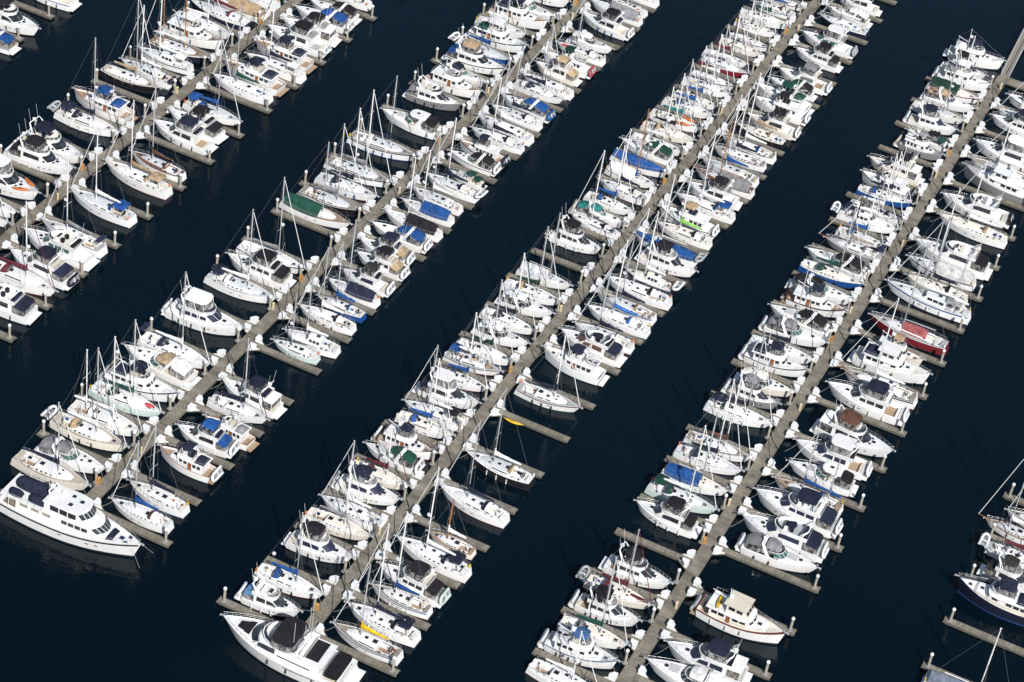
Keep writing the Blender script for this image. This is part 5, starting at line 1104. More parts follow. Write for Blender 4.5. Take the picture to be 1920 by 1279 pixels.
('M',-57.84,237.96,181.3,9.83,3.29,0.0,0,{'f':'k','w':'k','a':'k'},'white flybridge cruiser with black flybridge canopy, seventh from bottom, left of fourth long dock'),
('S',-57.52,242.98,1.0,10.47,3.22,15.1,1,{'c':'w','d':'g','m':'g','h':'w2'},'pale-green-hulled sailboat with green dodger and green bimini'),
('S',-57.28,247.43,3.5,9.89,3.06,14.4,1,{'full':'b','k':'t3'},'white sailboat with blue cover over its length and cream deck'),
('S',-57.33,252.74,3.5,10.15,3.13,16.8,1,{'c':'n','d':'n'},'white sailboat with navy sail cover, tenth from bottom, left of fourth long dock'),
('S',-57.19,256.37,1.6,10.12,3.12,15.2,1,{'c':'br','k':'t2'},'white sailboat with brown sail cover and weathered deck'),
('S',-57.36,265.41,3.5,10.28,3.17,16.4,1,{'c':'n','m':'n','d':'w'},'white sailboat with navy sail cover and navy bimini'),
('M',-57.22,270.41,0.3,8.60,2.88,0.0,1,{'f':'gr','h':'gr','dk': 1,'dy':'w'},'grey flybridge cruiser with grey flybridge canopy and white dinghy astern'),
('E',-56.58,274.24,3.5,9.44,3.02,0.0,1,{'c':'t3','h':'t3'},'cream express cruiser with cream cockpit canopy'),
('T',-57.19,279.99,1.3,10.42,3.44,0.0,1,{'f':'n','h':'n','a':'n','dy':'w'},'white trawler yacht with navy flybridge canopy, fifteenth from bottom, left of fourth long dock'),
('S',-57.31,283.70,3.5,10.39,3.20,17.4,1,{'c':'n','d':'n'},'white sailboat with navy sail cover, sixteenth from bottom, left of fourth long dock'),
('E',-57.06,288.81,2.3,10.56,3.38,0.0,1,{'c':'gr','w':'g','dy':'w'},'white express cruiser with grey cockpit canopy, seventeenth from bottom, left of fourth long dock'),
('E',-57.64,292.78,179.1,10.50,3.36,0.0,0,{'c':'k','a':'k','w':'g'},'white express cruiser with black cockpit canopy, eighteenth from bottom, left of fourth long dock'),
('T',-56.92,297.97,3.5,10.28,3.39,0.0,1,{'f':'n','h':'n','k':'t','dy':'k'},'white trawler yacht with navy flybridge canopy and navy hull stripe'),
('E',-57.29,301.90,3.5,11.01,3.52,0.0,1,{'c':'k','w':'g'},'white express cruiser with black cockpit canopy, twentieth from bottom, left of fourth long dock'),
('S',-57.16,307.42,-0.5,10.76,3.31,14.7,1,{'c':'g','d':'g','h':'b','k':'t3'},'blue-hulled sailboat with green sail cover and green dodger'),
('E',-57.70,311.04,178.6,10.89,3.49,0.0,0,{'c':'k','a':'k','w':'g'},'white express cruiser with black cockpit canopy, twenty-second from bottom, left of fourth long dock'),
('S',-56.72,316.60,183.0,9.87,3.05,11.7,0,{'c':'t2','d':'gr','k':'gr','h':'gr','sol': 1,'bs': 1,'dkm': 1},'grey-hulled sailboat with solar panels and taupe sail cover'),
('S',-56.74,320.67,0.0,7.98,2.51,10.7,1,{'c':'b','d':'b'},'small white sailboat with blue sail cover, twenty-fourth from bottom, left of fourth long dock'),
('S',-57.00,325.78,3.5,10.43,3.21,10.5,1,{'m':'n','ph':'w','k':'w','dy':'w'},'white pilothouse sailboat with navy bimini and white dinghy astern'),
('S',-56.74,329.11,-1.7,9.72,3.01,13.4,1,{'k':'gr','d':'gr','dk': 1},'white sailboat with grey dodger and grey deck'),
('S',-57.05,334.75,3.5,9.52,2.95,10.5,1,{'c':'n','d':'b','h':'b','bf': 1},'blue-hulled sailboat with navy sail cover and blue dodger'),
('T',-57.87,338.08,177.5,9.66,3.19,9.9,0,{'f':'-','w':'n','h':'br2','dy':'k'},'white trawler yacht with brown hull stripe and black dinghy astern'),
('M',-58.03,343.69,179.7,10.25,3.43,0.0,0,{'f':'k','a':'w','k':'t3','h':'t3'},'cream flybridge cruiser with black flybridge canopy and white aft canopy'),
('T',-56.45,352.90,-3.5,8.53,2.82,0.0,1,{'f':'gr','h':'gr','k':'gr','dy':'t'},'grey trawler yacht with grey flybridge canopy and tan dinghy astern'),
('E',-56.32,357.18,178.2,8.12,2.60,0.0,0,{'c':'g','a':'k'},'white runabout with green cockpit canopy and black aft canopy'),
('M',-57.22,362.23,2.3,9.33,3.12,0.0,1,{'f':'n','w':'n','dy':'w'},'white flybridge cruiser with navy flybridge canopy, thirty-second from bottom, left of fourth long dock'),
('S',-57.30,367.01,-1.4,9.85,3.05,14.8,1,{'c':'w','d':'w'},'white sailboat with bare white deck, thirty-third from bottom, left of fourth long dock'),
('E',-56.82,371.78,1.6,10.07,3.22,0.0,1,{'c':'t','a':'t','w':'n'},'white express cruiser with tan cockpit canopy'),
('S',-56.89,375.87,-1.2,10.13,3.13,13.3,1,{'c':'g','full':'g2','h':'rd2','k':'t3'},'red-striped sailboat with dark green cover over its length and green sail cover'),
('T',-56.93,380.77,3.5,10.29,3.40,0.0,1,{'f':'w','a':'gr','dy':'w'},'white trawler yacht with white hard top and grey tender cover'),
('M',-57.72,384.77,-3.5,8.60,2.88,0.0,1,{'f':'k'},'white flybridge cruiser with black flybridge canopy, thirty-seventh from bottom, left of fourth long dock'),
('T',-57.35,390.11,3.5,11.13,3.67,6.9,1,{'f':'n','h':'w','a':'w','big': 1},'large white trawler yacht with navy flybridge canopy and white tender cover'),
('E',-43.36,210.67,182.8,12.17,3.90,0.0,1,{'c':'w'},'white express cruiser with white cockpit, first from bottom, right of fourth long dock'),
('M',-42.41,214.82,183.5,11.85,3.97,0.0,1,{'f':'n','w':'n','a':'w'},'white flybridge cruiser with navy flybridge canopy, second from bottom, right of fourth long dock'),
('T',-41.44,224.27,-1.7,12.95,4.27,0.0,0,{'f':'t4','h':'rn2','a':'-','k':'t3','big': 1,'ykay': 1,'dy':'gr'},'large white trawler yacht with beige wheelhouse and yellow kayak'),
('E',-41.39,239.50,1.5,11.55,3.70,0.0,0,{'c':'gr','a':'gr','w':'g','dy':'w'},'white express cruiser with grey cockpit canopy, fourth from bottom, right of fourth long dock'),
('M',-42.35,243.65,182.1,12.76,4.27,0.0,1,{'f':'-','fr':'n','a':'n','w':'n','dy':'w'},'white flybridge cruiser with navy aft canopy and white dinghy astern'),
('M',-42.44,249.63,180.5,13.04,4.30,0.0,1,{'f':'n','a':'n','w':'n','dy':'w'},'white flybridge cruiser with navy flybridge canopy, navy aft canopy and white dinghy astern'),
('S',-42.42,254.16,178.5,10.54,3.24,12.7,1,{'m2': 1,'c':'b','d':'b','k':'t','h':'t2'},'taupe-striped ketch with blue sail cover and blue dodger'),
('E',-41.84,259.12,183.5,10.63,3.40,0.0,1,{'ht': 1,'c':'k','w':'g'},'white express cruiser with white hard top, eighth from bottom, right of fourth long dock'),
('M',-41.99,263.82,183.4,11.63,3.90,0.0,1,{'f':'w','w':'n','dy':'w'},'white flybridge cruiser with white hard top, ninth from bottom, right of fourth long dock'),
('M',-40.64,269.86,-3.5,12.53,4.20,0.0,0,{'f':'br','a':'w','w':'k','big': 1},'large white flybridge cruiser with brown flybridge canopy and white aft canopy'),
('M',-41.80,279.27,182.1,12.87,4.30,0.0,1,{'f':'n','w':'k','k':'w','dy':'w'},'white flybridge cruiser with navy flybridge canopy, eleventh from bottom, right of fourth long dock'),
('S',-41.35,284.19,179.6,11.94,3.60,17.8,1,{'ph':'w','h':'n2','k':'t2','bs': 1},'navy-striped pilothouse sailboat with weathered deck and bowsprit'),
('T',-41.37,289.72,-0.2,12.67,4.18,0.0,0,{'f':'w','a':'n','h':'w','big': 1},'large white trawler yacht with white hard top and navy tender cover'),
('T',-41.62,293.61,1.0,8.86,2.92,0.0,0,{'f':'t','h':'t3','k':'t3'},'cream trawler yacht with tan flybridge canopy'),
('S',-41.69,300.02,179.6,12.97,3.60,18.5,1,{'full':'sal','h':'rd','k':'gr'},'red-hulled sailboat with salmon red cover over its length and grey deck'),
('S',-41.69,310.17,179.2,14.35,3.60,16.7,1,{'m2': 1,'ph':'w','c':'w','h':'b2','d':'gr'},'blue-striped ketch with grey dodger'),
('S',-41.45,314.38,180.1,10.52,3.24,15.1,1,{'c':'n','d':'n','k':'t3','h':'t'},'cream-hulled sailboat with navy sail cover and navy dodger'),
('S',-42.19,319.44,179.7,11.75,3.59,17.4,1,{'full':'gr2','h':'n2'},'navy-striped sailboat with light grey cover over its length'),
('M',-41.55,324.10,181.3,13.58,4.30,0.0,1,{'f':'-','a':'k','w':'k'},'white flybridge cruiser with black aft canopy'),
('S',-41.22,334.57,180.1,12.02,3.60,14.6,1,{'c':'w','k':'t3','h':'w','d':'t'},'white sailboat with tan dodger and cream deck'),
('M',-42.32,340.70,183.5,12.44,4.17,0.0,1,{'f':'-','w':'k','k':'w','dy':'k'},'white flybridge cruiser with open flybridge and black dinghy astern'),
('T',-41.31,350.28,176.5,13.11,4.30,7.6,1,{'f':'w','k':'gr','h':'gr','big': 1},'large grey trawler yacht with white hard top'),
('S',-41.84,355.17,179.2,11.65,3.56,10.5,1,{'d':'w','k':'t2'},'white sailboat with weathered deck, twenty-third from bottom, right of fourth long dock'),
('M',-42.31,360.71,180.6,12.64,4.23,0.0,1,{'f':'w','w':'k'},'white flybridge cruiser with white hard top, twenty-fourth from bottom, right of fourth long dock'),
('M',-43.59,371.50,181.2,9.87,3.31,0.0,1,{'f':'n','w':'k'},'white flybridge cruiser with navy flybridge canopy, twenty-fifth from bottom, right of fourth long dock'),
('S',-43.44,374.88,178.6,9.79,3.03,10.5,1,{'d':'n'},'white sailboat with navy dodger, twenty-sixth from bottom, right of fourth long dock'),
('M',-43.16,380.49,181.5,9.74,3.26,0.0,1,{'f':'w','h':'n','w':'n'},'white flybridge cruiser with white hard top and navy hull stripe'),
('S',-10.05,228.68,2.0,12.10,3.60,14.2,1,{'full':'bg','d':'n'},'white sailboat with blue-grey cover over its length and navy dodger'),
('T',-11.41,248.37,182.2,13.13,4.30,0.0,0,{'f':'n','a':'n','hull':'n','h':'t','big': 1},'large navy-hulled trawler yacht with navy flybridge canopy and navy tender cover'),
('M',-11.29,253.82,-2.2,8.97,3.01,0.0,1,{'f':'k2','a':'k2','k':'t3'},'white flybridge cruiser with dark olive flybridge canopy and dark olive aft canopy'),
('S',-11.70,258.88,0.9,8.70,2.72,11.0,1,{'c':'r','k':'gr','dk': 1,'dy':'w'},'white sailboat with maroon sail cover and grey deck'),
('S',-13.97,264.00,179.2,8.11,2.55,18.5,0,{'c':'w','k':'t','bs': 1},'small white sailboat with teak deck and bowsprit'),
('S',-11.41,267.69,181.1,8.88,2.77,18.5,0,{'c':'w','k':'t2'},'white sailboat with weathered deck, sixth from bottom, left of far right dock'),
('E',-205.10,283.71,181.2,10.25,3.28,0.0,1,{'c':'b','h':'b','teak': 1},'white express cruiser with blue cockpit canopy and blue hull stripe'),
('M',-206.22,290.46,-3.1,13.00,4.30,0.0,0,{'f':'k'},'white flybridge cruiser with black flybridge canopy, second from bottom, right of far left dock'),
('M',-206.13,301.85,183.4,12.16,4.07,0.0,1,{'f':'k','h':'b','teak': 1},'white flybridge cruiser with black flybridge canopy and blue hull stripe'),
]
DOCKS = {'W': (262, 325), 'A': (196, 400), 'B': (196.8, 420), 'C': (189.6, 430), 'D': (186, 388.2), 'E': (215, 300)}
DOCKX = {'W': -215.0, 'A': -170.4, 'B': -126.9, 'C': -89.9, 'D': -50.7, 'E': 0.5}
DOCKNAME = {'W': 'far left dock', 'A': 'first long dock', 'B': 'second long dock', 'C': 'third long dock', 'D': 'fourth long dock', 'E': 'far right dock'}
FINGERS = [
('A', 'R', 219.26, 14.43, 1),
('A', 'R', 228.56, 14.32, 2),
('A', 'R', 238.14, 14.25, 3),
('A', 'R', 247.18, 14.27, 4),
('A', 'R', 256.59, 14.18, 5),
('A', 'R', 266.35, 14.2, 6),
('A', 'R', 275.45, 14.06, 7),
('A', 'R', 284.93, 14.02, 8),
('A', 'R', 294.27, 14.0, 9),
('A', 'R', 303.67, 13.95, 10),
('A', 'R', 313.36, 13.85, 11),
('A', 'R', 322.89, 13.9, 12),
('A', 'R', 332.21, 13.91, 13),
('A', 'R', 342.05, 14.3, 14),
('A', 'L', 246.68, 12.9, 1),
('A', 'L', 256.06, 12.98, 2),
('A', 'L', 265.52, 12.9, 3),
('A', 'L', 274.94, 12.9, 4),
('A', 'L', 284.24, 13.38, 5),
('A', 'L', 293.78, 12.9, 6),
('A', 'L', 303.2, 12.9, 7),
('A', 'L', 312.62, 12.9, 8),
('A', 'L', 322.04, 12.9, 9),
('B', 'L', 204.5, 12.63, 1),
('B', 'L', 214.03, 12.66, 2),
('B', 'L', 223.13, 12.7, 3),
('B', 'L', 232.43, 12.82, 4),
('B', 'L', 241.95, 12.7, 5),
('B', 'L', 251.22, 12.92, 6),
('B', 'L', 260.48, 12.91, 7),
('B', 'L', 269.76, 12.95, 8),
('B', 'L', 279.19, 13.14, 9),
('B', 'L', 289.2, 13.18, 10),
('B', 'L', 298.27, 13.13, 11),
('B', 'L', 307.74, 13.08, 12),
('B', 'L', 317.23, 12.7, 13),
('B', 'L', 326.48, 13.04, 14),
('B', 'L', 336.05, 12.7, 15),
('B', 'L', 345.81, 13.16, 16),
('B', 'L', 354.87, 12.7, 17),
('B', 'L', 364.28, 12.7, 18),
('C', 'L', 190.3, 11.66, 1),
('C', 'L', 200.24, 10.34, 2),
('C', 'L', 208.2, 10.3, 3),
('C', 'L', 216.56, 10.46, 4),
('C', 'L', 225.16, 10.35, 5),
('C', 'L', 233.94, 10.4, 6),
('C', 'L', 241.46, 10.54, 7),
('C', 'L', 250.8, 10.46, 8),
('C', 'L', 259.08, 10.43, 9),
('C', 'L', 267.99, 10.38, 10),
('C', 'L', 276.62, 10.89, 11),
('C', 'L', 285.07, 10.48, 12),
('C', 'L', 294.96, 10.19, 13),
('C', 'L', 301.71, 10.38, 14),
('C', 'L', 311.01, 10.37, 15),
('C', 'L', 320.14, 10.4, 16),
('C', 'L', 327.66, 11.06, 17),
('C', 'L', 337.38, 10.4, 18),
('C', 'L', 346.0, 10.4, 19),
('C', 'L', 354.62, 10.4, 20),
('C', 'L', 363.24, 10.4, 21),
('C', 'L', 371.86, 10.4, 22),
('C', 'L', 380.48, 10.4, 23),
('C', 'L', 389.1, 10.4, 24),
('C', 'R', 191.41, 12.58, 1),
('C', 'R', 200.88, 12.18, 2),
('C', 'R', 209.95, 12.12, 3),
('C', 'R', 218.59, 12.25, 4),
('C', 'R', 227.56, 12.3, 5),
('C', 'R', 236.57, 12.24, 6),
('C', 'R', 245.76, 12.19, 7),
('C', 'R', 254.74, 12.3, 8),
('C', 'R', 264.42, 12.16, 9),
('C', 'R', 273.29, 12.27, 10),
('C', 'R', 281.92, 12.33, 11),
('C', 'R', 291.39, 12.23, 12),
('C', 'R', 301.14, 12.19, 13),
('C', 'R', 310.44, 12.12, 14),
('C', 'R', 319.36, 12.3, 15),
('C', 'R', 328.12, 12.27, 16),
('C', 'R', 337.13, 12.27, 17),
('C', 'R', 346.78, 12.3, 18),
('C', 'R', 355.6, 12.34, 19),
('C', 'R', 365.06, 12.3, 20),
('C', 'R', 374.37, 12.26, 21),
('C', 'R', 383.15, 12.38, 22),
('C', 'R', 392.95, 12.11, 23),
('C', 'R', 401.62, 12.3, 24),
('B', 'R', 195.47, 12.78, 1),
('B', 'R', 204.58, 11.69, 2),
('B', 'R', 213.35, 11.65, 3),
('B', 'R', 221.61, 11.58, 4),
('B', 'R', 230.07, 11.64, 5),
('B', 'R', 238.45, 11.57, 6),
('B', 'R', 247.55, 11.7, 7),
('B', 'R', 255.7, 11.45, 8),
('B', 'R', 264.08, 11.41, 9),
('B', 'R', 272.49, 11.52, 10),
('B', 'R', 281.55, 11.48, 11),
('B', 'R', 289.81, 11.51, 12),
('B', 'R', 298.74, 11.39, 13),
('B', 'R', 307.42, 11.42, 14),
('B', 'R', 315.91, 11.48, 15),
('B', 'R', 325.6, 11.35, 16),
('B', 'R', 333.22, 11.43, 17),
('B', 'R', 342.4, 11.33, 18),
('B', 'R', 351.4, 11.22, 19),
('B', 'R', 359.74, 11.7, 20),
('B', 'R', 368.07, 11.39, 21),
('D', 'L', 204.75, 11.5, 1),
('D', 'L', 213.75, 11.5, 2),
('D', 'L', 222.65, 11.5, 3),
('D', 'L', 232.05, 11.5, 4),
('D', 'L', 240.55, 11.5, 5),
('D', 'L', 250.35, 11.5, 6),
('D', 'L', 258.75, 11.5, 7),
('D', 'L', 268.15, 11.5, 8),
('D', 'L', 277.45, 11.5, 9),
('D', 'L', 286.15, 11.5, 10),
('D', 'L', 295.45, 11.5, 11),
('D', 'L', 304.95, 11.5, 12),
('D', 'L', 314.25, 11.5, 13),
('D', 'L', 323.35, 11.5, 14),
('D', 'L', 332.45, 11.5, 15),
('D', 'L', 341.15, 11.5, 16),
('D', 'L', 350.25, 11.5, 17),
('D', 'L', 359.85, 11.5, 18),
('D', 'L', 369.35, 11.5, 19),
('D', 'L', 378.25, 11.5, 20),
('D', 'R', 207.73, 15.6, 1),
('D', 'R', 217.68, 15.47, 2),
('D', 'R', 227.22, 15.48, 3),
('D', 'R', 236.89, 15.55, 4),
('D', 'R', 246.61, 15.63, 5),
('D', 'R', 256.6, 15.63, 6),
('D', 'R', 266.59, 15.59, 7),
('D', 'R', 276.3, 15.6, 8),
('D', 'R', 286.81, 15.7, 9),
('D', 'R', 296.5, 15.7, 10),
('D', 'R', 306.58, 15.74, 11),
('D', 'R', 316.82, 15.84, 12),
('D', 'R', 327.07, 15.83, 13),
('D', 'R', 337.19, 15.77, 14),
('D', 'R', 347.31, 15.6, 15),
('D', 'R', 357.77, 15.79, 16),
('D', 'R', 367.25, 15.6, 17),
('D', 'R', 377.22, 15.6, 18),
('E', 'L', 231.3, 16.8, 1),
('E', 'L', 241.4, 16.8, 2),
('E', 'L', 251.5, 16.8, 3),
('E', 'L', 261.6, 16.8, 4),
('E', 'L', 271.7, 16.8, 5),
('W', 'R', 287.49, 12.66, 1),
('W', 'R', 296.92, 12.51, 2)]
PILES = [
(-155.82, 219.26, 'white-capped mooring pile ending the first finger from bottom, right of first long dock'),
(-155.93, 228.56, 'white-capped mooring pile ending the second finger from bottom, right of first long dock'),
(-156.0, 238.14, 'white-capped mooring pile ending the third finger from bottom, right of first long dock'),
(-155.98, 247.18, 'white-capped mooring pile ending the fourth finger from bottom, right of first long dock'),
(-156.07, 256.59, 'white-capped mooring pile ending the fifth finger from bottom, right of first long dock'),
(-156.05, 266.35, 'white-capped mooring pile ending the sixth finger from bottom, right of first long dock'),
(-156.19, 275.45, 'white-capped mooring pile ending the seventh finger from bottom, right of first long dock'),
(-156.23, 284.93, 'white-capped mooring pile ending the eighth finger from bottom, right of first long dock'),
(-156.25, 294.27, 'white-capped mooring pile ending the ninth finger from bottom, right of first long dock'),
(-156.3, 303.67, 'white-capped mooring pile ending the tenth finger from bottom, right of first long dock'),
(-156.4, 313.36, 'white-capped mooring pile ending the eleventh finger from bottom, right of first long dock'),
(-156.35, 322.89, 'white-capped mooring pile ending the twelfth finger from bottom, right of first long dock'),
(-156.34, 332.21, 'white-capped mooring pile ending the thirteenth finger from bottom, right of first long dock'),
(-183.53, 256.06, 'white-capped mooring pile ending the second finger from bottom, left of first long dock'),
(-183.45, 265.52, 'white-capped mooring pile ending the third finger from bottom, left of first long dock'),
(-183.45, 274.94, 'white-capped mooring pile ending the fourth finger from bottom, left of first long dock'),
(-183.93, 284.24, 'white-capped mooring pile ending the fifth finger from bottom, left of first long dock'),
(-183.45, 293.78, 'white-capped mooring pile ending the sixth finger from bottom, left of first long dock'),
(-183.45, 303.2, 'white-capped mooring pile ending the seventh finger from bottom, left of first long dock'),
(-183.45, 312.62, 'white-capped mooring pile ending the eighth finger from bottom, left of first long dock'),
(-139.68, 204.5, 'white-capped mooring pile ending the first finger from bottom, left of second long dock'),
(-139.71, 214.03, 'white-capped mooring pile ending the second finger from bottom, left of second long dock'),
(-139.75, 223.13, 'white-capped mooring pile ending the third finger from bottom, left of second long dock'),
(-139.87, 232.43, 'white-capped mooring pile ending the fourth finger from bottom, left of second long dock'),
(-139.75, 241.95, 'white-capped mooring pile ending the fifth finger from bottom, left of second long dock'),
(-139.97, 251.22, 'white-capped mooring pile ending the sixth finger from bottom, left of second long dock'),
(-139.96, 260.48, 'white-capped mooring pile ending the seventh finger from bottom, left of second long dock'),
(-140.0, 269.76, 'white-capped mooring pile ending the eighth finger from bottom, left of second long dock'),
(-140.19, 279.19, 'white-capped mooring pile ending the ninth finger from bottom, left of second long dock'),
(-140.23, 289.2, 'white-capped mooring pile ending the tenth finger from bottom, left of second long dock'),
(-140.18, 298.27, 'white-capped mooring pile ending the eleventh finger from bottom, left of second long dock'),
(-140.13, 307.74, 'white-capped mooring pile ending the twelfth finger from bottom, left of second long dock'),
(-139.75, 317.23, 'white-capped mooring pile ending the thirteenth finger from bottom, left of second long dock'),
(-140.09, 326.48, 'white-capped mooring pile ending the fourteenth finger from bottom, left of second long dock'),
(-139.75, 336.05, 'white-capped mooring pile ending the fifteenth finger from bottom, left of second long dock'),
(-140.21, 345.81, 'white-capped mooring pile ending the sixteenth finger from bottom, left of second long dock'),
(-101.71, 190.3, 'white-capped mooring pile ending the first finger from bottom, left of third long dock'),
(-77.17, 191.41, 'white-capped mooring pile ending the first finger from bottom, right of third long dock'),
(-113.97, 195.47, 'white-capped mooring pile ending the first finger from bottom, right of second long dock'),
(-35.08, 217.68, 'white-capped mooring pile ending the second finger from bottom, right of fourth long dock'),
(-35.07, 227.22, 'white-capped mooring pile ending the third finger from bottom, right of fourth long dock'),
(-35.0, 236.89, 'white-capped mooring pile ending the fourth finger from bottom, right of fourth long dock'),
(-34.92, 246.61, 'white-capped mooring pile ending the fifth finger from bottom, right of fourth long dock'),
(-34.92, 256.6, 'white-capped mooring pile ending the sixth finger from bottom, right of fourth long dock'),
(-34.96, 266.59, 'white-capped mooring pile ending the seventh finger from bottom, right of fourth long dock'),
(-34.95, 276.3, 'white-capped mooring pile ending the eighth finger from bottom, right of fourth long dock'),
(-34.85, 286.81, 'white-capped mooring pile ending the ninth finger from bottom, right of fourth long dock'),
(-34.85, 296.5, 'white-capped mooring pile ending the tenth finger from bottom, right of fourth long dock'),
(-34.81, 306.58, 'white-capped mooring pile ending the eleventh finger from bottom, right of fourth long dock'),
(-34.71, 316.82, 'white-capped mooring pile ending the twelfth finger from bottom, right of fourth long dock'),
(-34.72, 327.07, 'white-capped mooring pile ending the thirteenth finger from bottom, right of fourth long dock'),
(-34.78, 337.19, 'white-capped mooring pile ending the fourteenth finger from bottom, right of fourth long dock'),
(-34.95, 347.31, 'white-capped mooring pile ending the fifteenth finger from bottom, right of fourth long dock'),
(-16.45, 231.3, 'white-capped mooring pile ending the first finger from bottom, left of far right dock'),
(-16.45, 241.4, 'white-capped mooring pile ending the second finger from bottom, left of far right dock'),
(-16.45, 251.5, 'white-capped mooring pile ending the third finger from bottom, left of far right dock'),
(-16.45, 261.6, 'white-capped mooring pile ending the fourth finger from bottom, left of far right dock'),
(-16.45, 271.7, 'white-capped mooring pile ending the fifth finger from bottom, left of far right dock'),
(-202.19, 287.49, 'white-capped mooring pile ending the first finger from bottom, right of far left dock'),
(-202.34, 296.92, 'white-capped mooring pile ending the second finger from bottom, right of far left dock'),
(-171.6, 242.3, 'white-capped mooring pile beside the planking, first from bottom, left of first long dock'),
(-171.6, 251.72, 'white-capped mooring pile beside the planking, second from bottom, left of first long dock'),
(-171.6, 261.14, 'white-capped mooring pile beside the planking, third from bottom, left of first long dock'),
(-171.6, 270.56, 'white-capped mooring pile beside the planking, fourth from bottom, left of first long dock'),
(-171.6, 279.98, 'white-capped mooring pile beside the planking, fifth from bottom, left of first long dock'),
(-171.6, 289.4, 'white-capped mooring pile beside the planking, sixth from bottom, left of first long dock'),
(-171.6, 298.82, 'white-capped mooring pile beside the planking, seventh from bottom, left of first long dock'),
(-171.6, 308.24, 'white-capped mooring pile beside the planking, eighth from bottom, left of first long dock'),
(-171.6, 317.66, 'white-capped mooring pile beside the planking, ninth from bottom, left of first long dock'),
(-171.6, 327.08, 'white-capped mooring pile beside the planking, tenth from bottom, left of first long dock'),
(-128.1, 200.2, 'white-capped mooring pile beside the planking, first from bottom, left of second long dock'),
(-128.1, 209.6, 'white-capped mooring pile beside the planking, second from bottom, left of second long dock'),
(-128.1, 219.0, 'white-capped mooring pile beside the planking, third from bottom, left of second long dock'),
(-128.1, 228.4, 'white-capped mooring pile beside the planking, fourth from bottom, left of second long dock'),
(-128.1, 237.8, 'white-capped mooring pile beside the planking, fifth from bottom, left of second long dock'),
(-128.1, 247.2, 'white-capped mooring pile beside the planking, sixth from bottom, left of second long dock'),
(-128.1, 256.6, 'white-capped mooring pile beside the planking, seventh from bottom, left of second long dock'),
(-128.1, 266.0, 'white-capped mooring pile beside the planking, eighth from bottom, left of second long dock'),
(-128.1, 275.4, 'white-capped mooring pile beside the planking, ninth from bottom, left of second long dock'),
(-128.1, 284.8, 'white-capped mooring pile beside the planking, tenth from bottom, left of second long dock'),
(-128.1, 294.2, 'white-capped mooring pile beside the planking, eleventh from bottom, left of second long dock'),
(-128.1, 303.6, 'white-capped mooring pile beside the planking, twelfth from bottom, left of second long dock'),
(-128.1, 313.0, 'white-capped mooring pile beside the planking, thirteenth from bottom, left of second long dock'),
(-128.1, 322.4, 'white-capped mooring pile beside the planking, fourteenth from bottom, left of second long dock'),
(-128.1, 331.8, 'white-capped mooring pile beside the planking, fifteenth from bottom, left of second long dock'),
(-128.1, 341.2, 'white-capped mooring pile beside the planking, sixteenth from bottom, left of second long dock'),
(-128.1, 350.6, 'white-capped mooring pile beside the planking, seventeenth from bottom, left of second long dock'),
(-128.1, 360.0, 'white-capped mooring pile beside the planking, eighteenth from bottom, left of second long dock'),
(-91.1, 195.5, 'white-capped mooring pile beside the planking, first from bottom, left of third long dock'),
(-91.1, 203.9, 'white-capped mooring pile beside the planking, second from bottom, left of third long dock'),
(-91.1, 212.5, 'white-capped mooring pile beside the planking, third from bottom, left of third long dock'),
(-91.1, 221.12, 'white-capped mooring pile beside the planking, fourth from bottom, left of third long dock'),
(-91.1, 229.74, 'white-capped mooring pile beside the planking, fifth from bottom, left of third long dock'),
(-91.1, 238.36, 'white-capped mooring pile beside the planking, sixth from bottom, left of third long dock'),
(-91.1, 246.98, 'white-capped mooring pile beside the planking, seventh from bottom, left of third long dock'),
(-91.1, 255.6, 'white-capped mooring pile beside the planking, eighth from bottom, left of third long dock'),
(-91.1, 264.22, 'white-capped mooring pile beside the planking, ninth from bottom, left of third long dock'),
(-91.1, 272.84, 'white-capped mooring pile beside the planking, tenth from bottom, left of third long dock'),
(-91.1, 281.46, 'white-capped mooring pile beside the planking, eleventh from bottom, left of third long dock'),
(-91.1, 290.08, 'white-capped mooring pile beside the planking, twelfth from bottom, left of third long dock'),
(-91.1, 298.7, 'white-capped mooring pile beside the planking, thirteenth from bottom, left of third long dock'),
(-91.1, 307.32, 'white-capped mooring pile beside the planking, fourteenth from bottom, left of third long dock'),
(-91.1, 315.94, 'white-capped mooring pile beside the planking, fifteenth from bottom, left of third long dock'),
(-91.1, 324.56, 'white-capped mooring pile beside the planking, sixteenth from bottom, left of third long dock'),
(-91.1, 333.18, 'white-capped mooring pile beside the planking, seventeenth from bottom, left of third long dock'),
(-91.1, 341.8, 'white-capped mooring pile beside the planking, eighteenth from bottom, left of third long dock'),
(-91.1, 350.42, 'white-capped mooring pile beside the planking, nineteenth from bottom, left of third long dock'),
(-91.1, 359.04, 'white-capped mooring pile beside the planking, twentieth from bottom, left of third long dock'),
(-91.1, 367.66, 'white-capped mooring pile beside the planking, twenty-first from bottom, left of third long dock'),
(-91.1, 376.28, 'white-capped mooring pile beside the planking, twenty-second from bottom, left of third long dock'),
(-91.1, 384.9, 'white-capped mooring pile beside the planking, twenty-third from bottom, left of third long dock'),
(-51.9, 209.3, 'white-capped mooring pile beside the planking, first from bottom, left of fourth long dock'),
(-51.9, 218.3, 'white-capped mooring pile beside the planking, second from bottom, left of fourth long dock'),
(-51.9, 227.2, 'white-capped mooring pile beside the planking, third from bottom, left of fourth long dock'),
(-51.9, 236.6, 'white-capped mooring pile beside the planking, fourth from bottom, left of fourth long dock'),
(-51.9, 245.1, 'white-capped mooring pile beside the planking, fifth from bottom, left of fourth long dock'),
(-51.9, 254.9, 'white-capped mooring pile beside the planking, sixth from bottom, left of fourth long dock'),
(-51.9, 263.3, 'white-capped mooring pile beside the planking, seventh from bottom, left of fourth long dock'),
